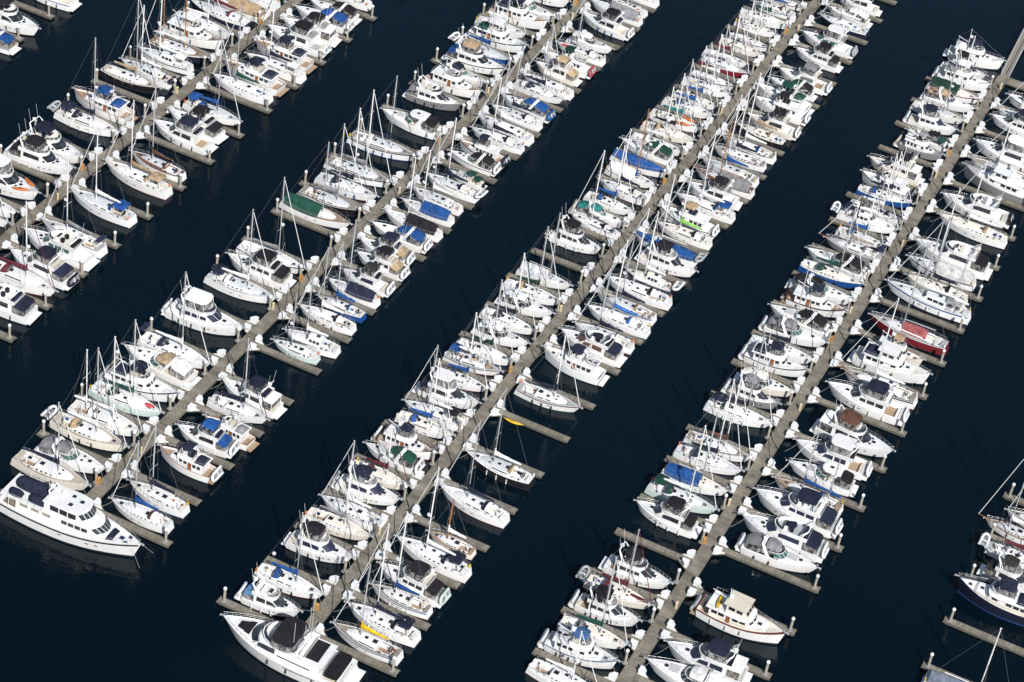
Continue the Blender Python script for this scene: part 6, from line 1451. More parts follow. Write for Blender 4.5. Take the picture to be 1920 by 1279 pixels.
(-51.9, 272.7, 'white-capped mooring pile beside the planking, eighth from bottom, left of fourth long dock'),
(-51.9, 282, 'white-capped mooring pile beside the planking, ninth from bottom, left of fourth long dock'),
(-51.9, 290.7, 'white-capped mooring pile beside the planking, tenth from bottom, left of fourth long dock'),
(-51.9, 300, 'white-capped mooring pile beside the planking, eleventh from bottom, left of fourth long dock'),
(-51.9, 309.5, 'white-capped mooring pile beside the planking, twelfth from bottom, left of fourth long dock'),
(-51.9, 318.8, 'white-capped mooring pile beside the planking, thirteenth from bottom, left of fourth long dock'),
(-51.9, 327.9, 'white-capped mooring pile beside the planking, fourteenth from bottom, left of fourth long dock'),
(-51.9, 337, 'white-capped mooring pile beside the planking, fifteenth from bottom, left of fourth long dock'),
(-51.9, 345.7, 'white-capped mooring pile beside the planking, sixteenth from bottom, left of fourth long dock'),
(-51.9, 354.8, 'white-capped mooring pile beside the planking, seventeenth from bottom, left of fourth long dock'),
(-51.9, 364.4, 'white-capped mooring pile beside the planking, eighteenth from bottom, left of fourth long dock'),
(-51.9, 373.9, 'white-capped mooring pile beside the planking, nineteenth from bottom, left of fourth long dock'),
(-51.9, 382.8, 'white-capped mooring pile beside the planking, twentieth from bottom, left of fourth long dock')]
BOXES = [
(-169.42, 238.74, 1, 1, 'white dock box on far side of third finger from bottom, right of first long dock'),
(-169.42, 237.54, 1, -1, 'white dock box on near side of third finger from bottom, right of first long dock'),
(-169.42, 247.78, 1, 1, 'white dock box on far side of fourth finger from bottom, right of first long dock'),
(-169.42, 246.58, 1, -1, 'white dock box on near side of fourth finger from bottom, right of first long dock'),
(-169.42, 257.19, 1, 1, 'white dock box on far side of fifth finger from bottom, right of first long dock'),
(-169.42, 255.99, 1, -1, 'white dock box on near side of fifth finger from bottom, right of first long dock'),
(-169.42, 266.95, 1, 1, 'white dock box on far side of sixth finger from bottom, right of first long dock'),
(-169.42, 265.75, 1, -1, 'white dock box on near side of sixth finger from bottom, right of first long dock'),
(-169.42, 276.05, 1, 1, 'white dock box on far side of seventh finger from bottom, right of first long dock'),
(-169.42, 274.85, 1, -1, 'white dock box on near side of seventh finger from bottom, right of first long dock'),
(-169.42, 285.53, 1, 1, 'white dock box on far side of eighth finger from bottom, right of first long dock'),
(-169.42, 284.33, 1, -1, 'white dock box on near side of eighth finger from bottom, right of first long dock'),
(-169.42, 294.87, 1, 1, 'white dock box on far side of ninth finger from bottom, right of first long dock'),
(-169.42, 293.67, 1, -1, 'white dock box on near side of ninth finger from bottom, right of first long dock'),
(-169.42, 304.27, 1, 1, 'white dock box on far side of tenth finger from bottom, right of first long dock'),
(-169.42, 303.07, 1, -1, 'white dock box on near side of tenth finger from bottom, right of first long dock'),
(-169.42, 313.96, 1, 1, 'white dock box on far side of eleventh finger from bottom, right of first long dock'),
(-169.42, 312.76, 1, -1, 'white dock box on near side of eleventh finger from bottom, right of first long dock'),
(-169.42, 323.49, 1, 1, 'white dock box on far side of twelfth finger from bottom, right of first long dock'),
(-169.42, 322.29, 1, -1, 'white dock box on near side of twelfth finger from bottom, right of first long dock'),
(-171.38, 247.28, -1, 1, 'white dock box on far side of first finger from bottom, left of first long dock'),
(-171.38, 246.08, -1, -1, 'white dock box on near side of first finger from bottom, left of first long dock'),
(-171.38, 256.66, -1, 1, 'white dock box on far side of second finger from bottom, left of first long dock'),
(-171.38, 255.46, -1, -1, 'white dock box on near side of second finger from bottom, left of first long dock'),
(-171.38, 266.12, -1, 1, 'white dock box on far side of third finger from bottom, left of first long dock'),
(-171.38, 264.92, -1, -1, 'white dock box on near side of third finger from bottom, left of first long dock'),
(-171.38, 275.54, -1, 1, 'white dock box on far side of fourth finger from bottom, left of first long dock'),
(-171.38, 274.34, -1, -1, 'white dock box on near side of fourth finger from bottom, left of first long dock'),
(-171.38, 284.84, -1, 1, 'white dock box on far side of fifth finger from bottom, left of first long dock'),
(-171.38, 283.64, -1, -1, 'white dock box on near side of fifth finger from bottom, left of first long dock'),
(-171.38, 294.38, -1, 1, 'white dock box on far side of sixth finger from bottom, left of first long dock'),
(-171.38, 293.18, -1, -1, 'white dock box on near side of sixth finger from bottom, left of first long dock'),
(-171.38, 303.8, -1, 1, 'white dock box on far side of seventh finger from bottom, left of first long dock'),
(-171.38, 302.6, -1, -1, 'white dock box on near side of seventh finger from bottom, left of first long dock'),
(-171.38, 313.22, -1, 1, 'white dock box on far side of eighth finger from bottom, left of first long dock'),
(-171.38, 312.02, -1, -1, 'white dock box on near side of eighth finger from bottom, left of first long dock'),
(-171.38, 322.64, -1, 1, 'white dock box on far side of ninth finger from bottom, left of first long dock'),
(-171.38, 321.44, -1, -1, 'white dock box on near side of ninth finger from bottom, left of first long dock'),
(-127.88, 205.1, -1, 1, 'white dock box on far side of first finger from bottom, left of second long dock'),
(-127.88, 203.9, -1, -1, 'white dock box on near side of first finger from bottom, left of second long dock'),
(-127.88, 214.63, -1, 1, 'white dock box on far side of second finger from bottom, left of second long dock'),
(-127.88, 213.43, -1, -1, 'white dock box on near side of second finger from bottom, left of second long dock'),
(-127.88, 223.73, -1, 1, 'white dock box on far side of third finger from bottom, left of second long dock'),
(-127.88, 222.53, -1, -1, 'white dock box on near side of third finger from bottom, left of second long dock'),
(-127.88, 233.03, -1, 1, 'white dock box on far side of fourth finger from bottom, left of second long dock'),
(-127.88, 231.83, -1, -1, 'white dock box on near side of fourth finger from bottom, left of second long dock'),
(-127.88, 242.55, -1, 1, 'white dock box on far side of fifth finger from bottom, left of second long dock'),
(-127.88, 241.35, -1, -1, 'white dock box on near side of fifth finger from bottom, left of second long dock'),
(-127.88, 251.82, -1, 1, 'white dock box on far side of sixth finger from bottom, left of second long dock'),
(-127.88, 250.62, -1, -1, 'white dock box on near side of sixth finger from bottom, left of second long dock'),
(-127.88, 261.08, -1, 1, 'white dock box on far side of seventh finger from bottom, left of second long dock'),
(-127.88, 259.88, -1, -1, 'white dock box on near side of seventh finger from bottom, left of second long dock'),
(-127.88, 270.36, -1, 1, 'white dock box on far side of eighth finger from bottom, left of second long dock'),
(-127.88, 269.16, -1, -1, 'white dock box on near side of eighth finger from bottom, left of second long dock'),
(-127.88, 279.79, -1, 1, 'white dock box on far side of ninth finger from bottom, left of second long dock'),
(-127.88, 278.59, -1, -1, 'white dock box on near side of ninth finger from bottom, left of second long dock'),
(-127.88, 289.8, -1, 1, 'white dock box on far side of tenth finger from bottom, left of second long dock'),
(-127.88, 288.6, -1, -1, 'white dock box on near side of tenth finger from bottom, left of second long dock'),
(-127.88, 298.87, -1, 1, 'white dock box on far side of eleventh finger from bottom, left of second long dock'),
(-127.88, 297.67, -1, -1, 'white dock box on near side of eleventh finger from bottom, left of second long dock'),
(-127.88, 308.34, -1, 1, 'white dock box on far side of twelfth finger from bottom, left of second long dock'),
(-127.88, 307.14, -1, -1, 'white dock box on near side of twelfth finger from bottom, left of second long dock'),
(-127.88, 317.83, -1, 1, 'white dock box on far side of thirteenth finger from bottom, left of second long dock'),
(-127.88, 316.63, -1, -1, 'white dock box on near side of thirteenth finger from bottom, left of second long dock'),
(-127.88, 327.08, -1, 1, 'white dock box on far side of fourteenth finger from bottom, left of second long dock'),
(-127.88, 325.88, -1, -1, 'white dock box on near side of fourteenth finger from bottom, left of second long dock'),
(-127.88, 336.65, -1, 1, 'white dock box on far side of fifteenth finger from bottom, left of second long dock'),
(-127.88, 335.45, -1, -1, 'white dock box on near side of fifteenth finger from bottom, left of second long dock'),
(-127.88, 346.41, -1, 1, 'white dock box on far side of sixteenth finger from bottom, left of second long dock'),
(-127.88, 345.21, -1, -1, 'white dock box on near side of sixteenth finger from bottom, left of second long dock'),
(-127.88, 355.47, -1, 1, 'white dock box on far side of seventeenth finger from bottom, left of second long dock'),
(-127.88, 354.27, -1, -1, 'white dock box on near side of seventeenth finger from bottom, left of second long dock'),
(-90.88, 190.9, -1, 1, 'white dock box on far side of first finger from bottom, left of third long dock'),
(-90.88, 189.7, -1, -1, 'white dock box on near side of first finger from bottom, left of third long dock'),
(-90.88, 200.84, -1, 1, 'white dock box on far side of second finger from bottom, left of third long dock'),
(-90.88, 199.64, -1, -1, 'white dock box on near side of second finger from bottom, left of third long dock'),
(-90.88, 208.8, -1, 1, 'white dock box on far side of third finger from bottom, left of third long dock'),
(-90.88, 207.6, -1, -1, 'white dock box on near side of third finger from bottom, left of third long dock'),
(-90.88, 217.16, -1, 1, 'white dock box on far side of fourth finger from bottom, left of third long dock'),
(-90.88, 215.96, -1, -1, 'white dock box on near side of fourth finger from bottom, left of third long dock'),
(-90.88, 225.76, -1, 1, 'white dock box on far side of fifth finger from bottom, left of third long dock'),
(-90.88, 224.56, -1, -1, 'white dock box on near side of fifth finger from bottom, left of third long dock'),
(-90.88, 234.54, -1, 1, 'white dock box on far side of sixth finger from bottom, left of third long dock'),
(-90.88, 233.34, -1, -1, 'white dock box on near side of sixth finger from bottom, left of third long dock'),
(-90.88, 242.06, -1, 1, 'white dock box on far side of seventh finger from bottom, left of third long dock'),
(-90.88, 240.86, -1, -1, 'white dock box on near side of seventh finger from bottom, left of third long dock'),
(-90.88, 251.4, -1, 1, 'white dock box on far side of eighth finger from bottom, left of third long dock'),
(-90.88, 250.2, -1, -1, 'white dock box on near side of eighth finger from bottom, left of third long dock'),
(-90.88, 259.68, -1, 1, 'white dock box on far side of ninth finger from bottom, left of third long dock'),
(-90.88, 258.48, -1, -1, 'white dock box on near side of ninth finger from bottom, left of third long dock'),
(-90.88, 268.59, -1, 1, 'white dock box on far side of tenth finger from bottom, left of third long dock'),
(-90.88, 267.39, -1, -1, 'white dock box on near side of tenth finger from bottom, left of third long dock'),
(-90.88, 277.22, -1, 1, 'white dock box on far side of eleventh finger from bottom, left of third long dock'),
(-90.88, 276.02, -1, -1, 'white dock box on near side of eleventh finger from bottom, left of third long dock'),
(-90.88, 285.67, -1, 1, 'white dock box on far side of twelfth finger from bottom, left of third long dock'),
(-90.88, 284.47, -1, -1, 'white dock box on near side of twelfth finger from bottom, left of third long dock'),
(-90.88, 295.56, -1, 1, 'white dock box on far side of thirteenth finger from bottom, left of third long dock'),
(-90.88, 294.36, -1, -1, 'white dock box on near side of thirteenth finger from bottom, left of third long dock'),
(-90.88, 302.31, -1, 1, 'white dock box on far side of fourteenth finger from bottom, left of third long dock'),
(-90.88, 301.11, -1, -1, 'white dock box on near side of fourteenth finger from bottom, left of third long dock'),
(-90.88, 311.61, -1, 1, 'white dock box on far side of fifteenth finger from bottom, left of third long dock'),
(-90.88, 310.41, -1, -1, 'white dock box on near side of fifteenth finger from bottom, left of third long dock'),
(-90.88, 320.74, -1, 1, 'white dock box on far side of sixteenth finger from bottom, left of third long dock'),
(-90.88, 319.54, -1, -1, 'white dock box on near side of sixteenth finger from bottom, left of third long dock'),
(-90.88, 328.26, -1, 1, 'white dock box on far side of seventeenth finger from bottom, left of third long dock'),
(-90.88, 327.06, -1, -1, 'white dock box on near side of seventeenth finger from bottom, left of third long dock'),
(-90.88, 337.98, -1, 1, 'white dock box on far side of eighteenth finger from bottom, left of third long dock'),
(-90.88, 336.78, -1, -1, 'white dock box on near side of eighteenth finger from bottom, left of third long dock'),
(-90.88, 346.6, -1, 1, 'white dock box on far side of nineteenth finger from bottom, left of third long dock'),
(-90.88, 345.4, -1, -1, 'white dock box on near side of nineteenth finger from bottom, left of third long dock'),
(-90.88, 355.22, -1, 1, 'white dock box on far side of twentieth finger from bottom, left of third long dock'),
(-90.88, 354.02, -1, -1, 'white dock box on near side of twentieth finger from bottom, left of third long dock'),
(-90.88, 363.84, -1, 1, 'white dock box on far side of twenty-first finger from bottom, left of third long dock'),
(-90.88, 362.64, -1, -1, 'white dock box on near side of twenty-first finger from bottom, left of third long dock'),
(-90.88, 372.46, -1, 1, 'white dock box on far side of twenty-second finger from bottom, left of third long dock'),
(-90.88, 371.26, -1, -1, 'white dock box on near side of twenty-second finger from bottom, left of third long dock'),
(-90.88, 381.08, -1, 1, 'white dock box on far side of twenty-third finger from bottom, left of third long dock'),
(-90.88, 379.88, -1, -1, 'white dock box on near side of twenty-third finger from bottom, left of third long dock'),
(-90.88, 388.5, -1, -1, 'white dock box on near side of twenty-fourth finger from bottom, left of third long dock'),
(-88.92, 192.01, 1, 1, 'white dock box on far side of first finger from bottom, right of third long dock'),
(-88.92, 190.81, 1, -1, 'white dock box on near side of first finger from bottom, right of third long dock'),
(-88.92, 201.48, 1, 1, 'white dock box on far side of second finger from bottom, right of third long dock'),
(-88.92, 200.28, 1, -1, 'white dock box on near side of second finger from bottom, right of third long dock'),
(-88.92, 210.55, 1, 1, 'white dock box on far side of third finger from bottom, right of third long dock'),
(-88.92, 209.35, 1, -1, 'white dock box on near side of third finger from bottom, right of third long dock'),
(-88.92, 219.19, 1, 1, 'white dock box on far side of fourth finger from bottom, right of third long dock'),
(-88.92, 217.99, 1, -1, 'white dock box on near side of fourth finger from bottom, right of third long dock'),
(-88.92, 228.16, 1, 1, 'white dock box on far side of fifth finger from bottom, right of third long dock'),
(-88.92, 226.96, 1, -1, 'white dock box on near side of fifth finger from bottom, right of third long dock'),
(-88.92, 237.17, 1, 1, 'white dock box on far side of sixth finger from bottom, right of third long dock'),
(-88.92, 235.97, 1, -1, 'white dock box on near side of sixth finger from bottom, right of third long dock'),
(-88.92, 246.36, 1, 1, 'white dock box on far side of seventh finger from bottom, right of third long dock'),
(-88.92, 245.16, 1, -1, 'white dock box on near side of seventh finger from bottom, right of third long dock'),
(-88.92, 255.34, 1, 1, 'white dock box on far side of eighth finger from bottom, right of third long dock'),
(-88.92, 254.14, 1, -1, 'white dock box on near side of eighth finger from bottom, right of third long dock'),
(-88.92, 265.02, 1, 1, 'white dock box on far side of ninth finger from bottom, right of third long dock'),
(-88.92, 263.82, 1, -1, 'white dock box on near side of ninth finger from bottom, right of third long dock'),
(-88.92, 273.89, 1, 1, 'white dock box on far side of tenth finger from bottom, right of third long dock'),
(-88.92, 272.69, 1, -1, 'white dock box on near side of tenth finger from bottom, right of third long dock'),
(-88.92, 282.52, 1, 1, 'white dock box on far side of eleventh finger from bottom, right of third long dock'),
(-88.92, 281.32, 1, -1, 'white dock box on near side of eleventh finger from bottom, right of third long dock'),
(-88.92, 291.99, 1, 1, 'white dock box on far side of twelfth finger from bottom, right of third long dock'),
(-88.92, 290.79, 1, -1, 'white dock box on near side of twelfth finger from bottom, right of third long dock'),
(-88.92, 301.74, 1, 1, 'white dock box on far side of thirteenth finger from bottom, right of third long dock'),
(-88.92, 300.54, 1, -1, 'white dock box on near side of thirteenth finger from bottom, right of third long dock'),
(-88.92, 311.04, 1, 1, 'white dock box on far side of fourteenth finger from bottom, right of third long dock'),
(-88.92, 309.84, 1, -1, 'white dock box on near side of fourteenth finger from bottom, right of third long dock'),
(-88.92, 319.96, 1, 1, 'white dock box on far side of fifteenth finger from bottom, right of third long dock'),
(-88.92, 318.76, 1, -1, 'white dock box on near side of fifteenth finger from bottom, right of third long dock'),
(-88.92, 328.72, 1, 1, 'white dock box on far side of sixteenth finger from bottom, right of third long dock'),
(-88.92, 327.52, 1, -1, 'white dock box on near side of sixteenth finger from bottom, right of third long dock'),
(-88.92, 337.73, 1, 1, 'white dock box on far side of seventeenth finger from bottom, right of third long dock'),
(-88.92, 336.53, 1, -1, 'white dock box on near side of seventeenth finger from bottom, right of third long dock'),
(-88.92, 347.38, 1, 1, 'white dock box on far side of eighteenth finger from bottom, right of third long dock'),
(-88.92, 346.18, 1, -1, 'white dock box on near side of eighteenth finger from bottom, right of third long dock'),
(-88.92, 356.2, 1, 1, 'white dock box on far side of nineteenth finger from bottom, right of third long dock'),
(-88.92, 355.0, 1, -1, 'white dock box on near side of nineteenth finger from bottom, right of third long dock'),
(-88.92, 365.66, 1, 1, 'white dock box on far side of twentieth finger from bottom, right of third long dock'),
(-88.92, 364.46, 1, -1, 'white dock box on near side of twentieth finger from bottom, right of third long dock'),
(-88.92, 374.97, 1, 1, 'white dock box on far side of twenty-first finger from bottom, right of third long dock'),
(-88.92, 373.77, 1, -1, 'white dock box on near side of twenty-first finger from bottom, right of third long dock'),
(-88.92, 383.75, 1, 1, 'white dock box on far side of twenty-second finger from bottom, right of third long dock'),
(-88.92, 382.55, 1, -1, 'white dock box on near side of twenty-second finger from bottom, right of third long dock'),
(-88.92, 392.35, 1, -1, 'white dock box on near side of twenty-third finger from bottom, right of third long dock'),
(-125.92, 196.07, 1, 1, 'white dock box on far side of first finger from bottom, right of second long dock'),
(-125.92, 194.87, 1, -1, 'white dock box on near side of first finger from bottom, right of second long dock'),
(-125.92, 205.18, 1, 1, 'white dock box on far side of second finger from bottom, right of second long dock'),
(-125.92, 203.98, 1, -1, 'white dock box on near side of second finger from bottom, right of second long dock'),
(-125.92, 213.95, 1, 1, 'white dock box on far side of third finger from bottom, right of second long dock'),
(-125.92, 212.75, 1, -1, 'white dock box on near side of third finger from bottom, right of second long dock'),
(-125.92, 222.21, 1, 1, 'white dock box on far side of fourth finger from bottom, right of second long dock'),
(-125.92, 221.01, 1, -1, 'white dock box on near side of fourth finger from bottom, right of second long dock'),
(-125.92, 230.67, 1, 1, 'white dock box on far side of fifth finger from bottom, right of second long dock'),
(-125.92, 229.47, 1, -1, 'white dock box on near side of fifth finger from bottom, right of second long dock'),
(-125.92, 239.05, 1, 1, 'white dock box on far side of sixth finger from bottom, right of second long dock'),
(-125.92, 237.85, 1, -1, 'white dock box on near side of sixth finger from bottom, right of second long dock'),
(-125.92, 248.15, 1, 1, 'white dock box on far side of seventh finger from bottom, right of second long dock'),
(-125.92, 246.95, 1, -1, 'white dock box on near side of seventh finger from bottom, right of second long dock'),
(-125.92, 256.3, 1, 1, 'white dock box on far side of eighth finger from bottom, right of second long dock'),
(-125.92, 255.1, 1, -1, 'white dock box on near side of eighth finger from bottom, right of second long dock'),
(-125.92, 264.68, 1, 1, 'white dock box on far side of ninth finger from bottom, right of second long dock'),
(-125.92, 263.48, 1, -1, 'white dock box on near side of ninth finger from bottom, right of second long dock'),
(-125.92, 273.09, 1, 1, 'white dock box on far side of tenth finger from bottom, right of second long dock'),
(-125.92, 271.89, 1, -1, 'white dock box on near side of tenth finger from bottom, right of second long dock'),
(-125.92, 282.15, 1, 1, 'white dock box on far side of eleventh finger from bottom, right of second long dock'),
(-125.92, 280.95, 1, -1, 'white dock box on near side of eleventh finger from bottom, right of second long dock'),
(-125.92, 290.41, 1, 1, 'white dock box on far side of twelfth finger from bottom, right of second long dock'),
(-125.92, 289.21, 1, -1, 'white dock box on near side of twelfth finger from bottom, right of second long dock'),
(-125.92, 299.34, 1, 1, 'white dock box on far side of thirteenth finger from bottom, right of second long dock'),
(-125.92, 298.14, 1, -1, 'white dock box on near side of thirteenth finger from bottom, right of second long dock'),
(-125.92, 308.02, 1, 1, 'white dock box on far side of fourteenth finger from bottom, right of second long dock'),
(-125.92, 306.82, 1, -1, 'white dock box on near side of fourteenth finger from bottom, right of second long dock'),
(-125.92, 316.51, 1, 1, 'white dock box on far side of fifteenth finger from bottom, right of second long dock'),
(-125.92, 315.31, 1, -1, 'white dock box on near side of fifteenth finger from bottom, right of second long dock'),
(-125.92, 326.2, 1, 1, 'white dock box on far side of sixteenth finger from bottom, right of second long dock'),
(-125.92, 325.0, 1, -1, 'white dock box on near side of sixteenth finger from bottom, right of second long dock'),
(-125.92, 333.82, 1, 1, 'white dock box on far side of seventeenth finger from bottom, right of second long dock'),
(-125.92, 332.62, 1, -1, 'white dock box on near side of seventeenth finger from bottom, right of second long dock'),
(-125.92, 343.0, 1, 1, 'white dock box on far side of eighteenth finger from bottom, right of second long dock'),
(-125.92, 341.8, 1, -1, 'white dock box on near side of eighteenth finger from bottom, right of second long dock'),
(-125.92, 352.0, 1, 1, 'white dock box on far side of nineteenth finger from bottom, right of second long dock'),
(-125.92, 350.8, 1, -1, 'white dock box on near side of nineteenth finger from bottom, right of second long dock'),
(-125.92, 360.34, 1, 1, 'white dock box on far side of twentieth finger from bottom, right of second long dock'),
(-125.92, 359.14, 1, -1, 'white dock box on near side of twentieth finger from bottom, right of second long dock'),
(-51.68, 205.35, -1, 1, 'white dock box on far side of first finger from bottom, left of fourth long dock'),
(-51.68, 214.35, -1, 1, 'white dock box on far side of second finger from bottom, left of fourth long dock'),
(-51.68, 213.15, -1, -1, 'white dock box on near side of second finger from bottom, left of fourth long dock'),
(-51.68, 223.25, -1, 1, 'white dock box on far side of third finger from bottom, left of fourth long dock'),
(-51.68, 222.05, -1, -1, 'white dock box on near side of third finger from bottom, left of fourth long dock'),
(-51.68, 232.65, -1, 1, 'white dock box on far side of fourth finger from bottom, left of fourth long dock'),
(-51.68, 231.45, -1, -1, 'white dock box on near side of fourth finger from bottom, left of fourth long dock'),
(-51.68, 241.15, -1, 1, 'white dock box on far side of fifth finger from bottom, left of fourth long dock'),
(-51.68, 239.95, -1, -1, 'white dock box on near side of fifth finger from bottom, left of fourth long dock'),
(-51.68, 250.95, -1, 1, 'white dock box on far side of sixth finger from bottom, left of fourth long dock'),
(-51.68, 249.75, -1, -1, 'white dock box on near side of sixth finger from bottom, left of fourth long dock'),
(-51.68, 259.35, -1, 1, 'white dock box on far side of seventh finger from bottom, left of fourth long dock'),
(-51.68, 258.15, -1, -1, 'white dock box on near side of seventh finger from bottom, left of fourth long dock'),
(-51.68, 268.75, -1, 1, 'white dock box on far side of eighth finger from bottom, left of fourth long dock'),
(-51.68, 267.55, -1, -1, 'white dock box on near side of eighth finger from bottom, left of fourth long dock'),
(-51.68, 278.05, -1, 1, 'white dock box on far side of ninth finger from bottom, left of fourth long dock'),
(-51.68, 276.85, -1, -1, 'white dock box on near side of ninth finger from bottom, left of fourth long dock'),
(-51.68, 286.75, -1, 1, 'white dock box on far side of tenth finger from bottom, left of fourth long dock'),
(-51.68, 285.55, -1, -1, 'white dock box on near side of tenth finger from bottom, left of fourth long dock'),
(-51.68, 296.05, -1, 1, 'white dock box on far side of eleventh finger from bottom, left of fourth long dock'),
(-51.68, 294.85, -1, -1, 'white dock box on near side of eleventh finger from bottom, left of fourth long dock'),
(-51.68, 305.55, -1, 1, 'white dock box on far side of twelfth finger from bottom, left of fourth long dock'),
(-51.68, 304.35, -1, -1, 'white dock box on near side of twelfth finger from bottom, left of fourth long dock'),
(-51.68, 314.85, -1, 1, 'white dock box on far side of thirteenth finger from bottom, left of fourth long dock'),
(-51.68, 313.65, -1, -1, 'white dock box on near side of thirteenth finger from bottom, left of fourth long dock'),
(-51.68, 323.95, -1, 1, 'white dock box on far side of fourteenth finger from bottom, left of fourth long dock'),
(-51.68, 322.75, -1, -1, 'white dock box on near side of fourteenth finger from bottom, left of fourth long dock'),
(-51.68, 333.05, -1, 1, 'white dock box on far side of fifteenth finger from bottom, left of fourth long dock'),
(-51.68, 331.85, -1, -1, 'white dock box on near side of fifteenth finger from bottom, left of fourth long dock'),
(-51.68, 341.75, -1, 1, 'white dock box on far side of sixteenth finger from bottom, left of fourth long dock'),
(-51.68, 340.55, -1, -1, 'white dock box on near side of sixteenth finger from bottom, left of fourth long dock'),
(-51.68, 350.85, -1, 1, 'white dock box on far side of seventeenth finger from bottom, left of fourth long dock'),
(-51.68, 349.65, -1, -1, 'white dock box on near side of seventeenth finger from bottom, left of fourth long dock'),
(-51.68, 360.45, -1, 1, 'white dock box on far side of eighteenth finger from bottom, left of fourth long dock'),
(-51.68, 359.25, -1, -1, 'white dock box on near side of eighteenth finger from bottom, left of fourth long dock'),
(-51.68, 369.95, -1, 1, 'white dock box on far side of nineteenth finger from bottom, left of fourth long dock'),
(-51.68, 368.75, -1, -1, 'white dock box on near side of nineteenth finger from bottom, left of fourth long dock'),
(-51.68, 378.85, -1, 1, 'white dock box on far side of twentieth finger from bottom, left of fourth long dock'),
(-51.68, 377.65, -1, -1, 'white dock box on near side of twentieth finger from bottom, left of fourth long dock'),
(-49.72, 208.33, 1, 1, 'white dock box on far side of first finger from bottom, right of fourth long dock'),
(-49.72, 218.28, 1, 1, 'white dock box on far side of second finger from bottom, right of fourth long dock'),
(-49.72, 217.08, 1, -1, 'white dock box on near side of second finger from bottom, right of fourth long dock'),
(-49.72, 227.82, 1, 1, 'white dock box on far side of third finger from bottom, right of fourth long dock'),
(-49.72, 226.62, 1, -1, 'white dock box on near side of third finger from bottom, right of fourth long dock'),
(-49.72, 237.49, 1, 1, 'white dock box on far side of fourth finger from bottom, right of fourth long dock'),
(-49.72, 236.29, 1, -1, 'white dock box on near side of fourth finger from bottom, right of fourth long dock'),
(-49.72, 247.21, 1, 1, 'white dock box on far side of fifth finger from bottom, right of fourth long dock'),
(-49.72, 246.01, 1, -1, 'white dock box on near side of fifth finger from bottom, right of fourth long dock'),
(-49.72, 257.2, 1, 1, 'white dock box on far side of sixth finger from bottom, right of fourth long dock'),
(-49.72, 256.0, 1, -1, 'white dock box on near side of sixth finger from bottom, right of fourth long dock'),
(-49.72, 267.19, 1, 1, 'white dock box on far side of seventh finger from bottom, right of fourth long dock'),
(-49.72, 265.99, 1, -1, 'white dock box on near side of seventh finger from bottom, right of fourth long dock'),
(-49.72, 276.9, 1, 1, 'white dock box on far side of eighth finger from bottom, right of fourth long dock'),
(-49.72, 275.7, 1, -1, 'white dock box on near side of eighth finger from bottom, right of fourth long dock'),
(-49.72, 287.41, 1, 1, 'white dock box on far side of ninth finger from bottom, right of fourth long dock'),
(-49.72, 286.21, 1, -1, 'white dock box on near side of ninth finger from bottom, right of fourth long dock'),
(-49.72, 297.1, 1, 1, 'white dock box on far side of tenth finger from bottom, right of fourth long dock'),
(-49.72, 295.9, 1, -1, 'white dock box on near side of tenth finger from bottom, right of fourth long dock'),
(-49.72, 307.18, 1, 1, 'white dock box on far side of eleventh finger from bottom, right of fourth long dock'),
(-49.72, 305.98, 1, -1, 'white dock box on near side of eleventh finger from bottom, right of fourth long dock'),
(-49.72, 317.42, 1, 1, 'white dock box on far side of twelfth finger from bottom, right of fourth long dock'),
(-49.72, 316.22, 1, -1, 'white dock box on near side of twelfth finger from bottom, right of fourth long dock'),
(-49.72, 327.67, 1, 1, 'white dock box on far side of thirteenth finger from bottom, right of fourth long dock'),
(-49.72, 326.47, 1, -1, 'white dock box on near side of thirteenth finger from bottom, right of fourth long dock'),
(-49.72, 337.79, 1, 1, 'white dock box on far side of fourteenth finger from bottom, right of fourth long dock'),
(-49.72, 336.59, 1, -1, 'white dock box on near side of fourteenth finger from bottom, right of fourth long dock'),
(-49.72, 347.91, 1, 1, 'white dock box on far side of fifteenth finger from bottom, right of fourth long dock'),
(-49.72, 346.71, 1, -1, 'white dock box on near side of fifteenth finger from bottom, right of fourth long dock'),
(-49.72, 358.37, 1, 1, 'white dock box on far side of sixteenth finger from bottom, right of fourth long dock'),
(-49.72, 357.17, 1, -1, 'white dock box on near side of sixteenth finger from bottom, right of fourth long dock'),
(-49.72, 367.85, 1, 1, 'white dock box on far side of seventeenth finger from bottom, right of fourth long dock'),
(-49.72, 366.65, 1, -1, 'white dock box on near side of seventeenth finger from bottom, right of fourth long dock'),
(-49.72, 377.82, 1, 1, 'white dock box on far side of eighteenth finger from bottom, right of fourth long dock'),
(-49.72, 376.62, 1, -1, 'white dock box on near side of eighteenth finger from bottom, right of fourth long dock')]
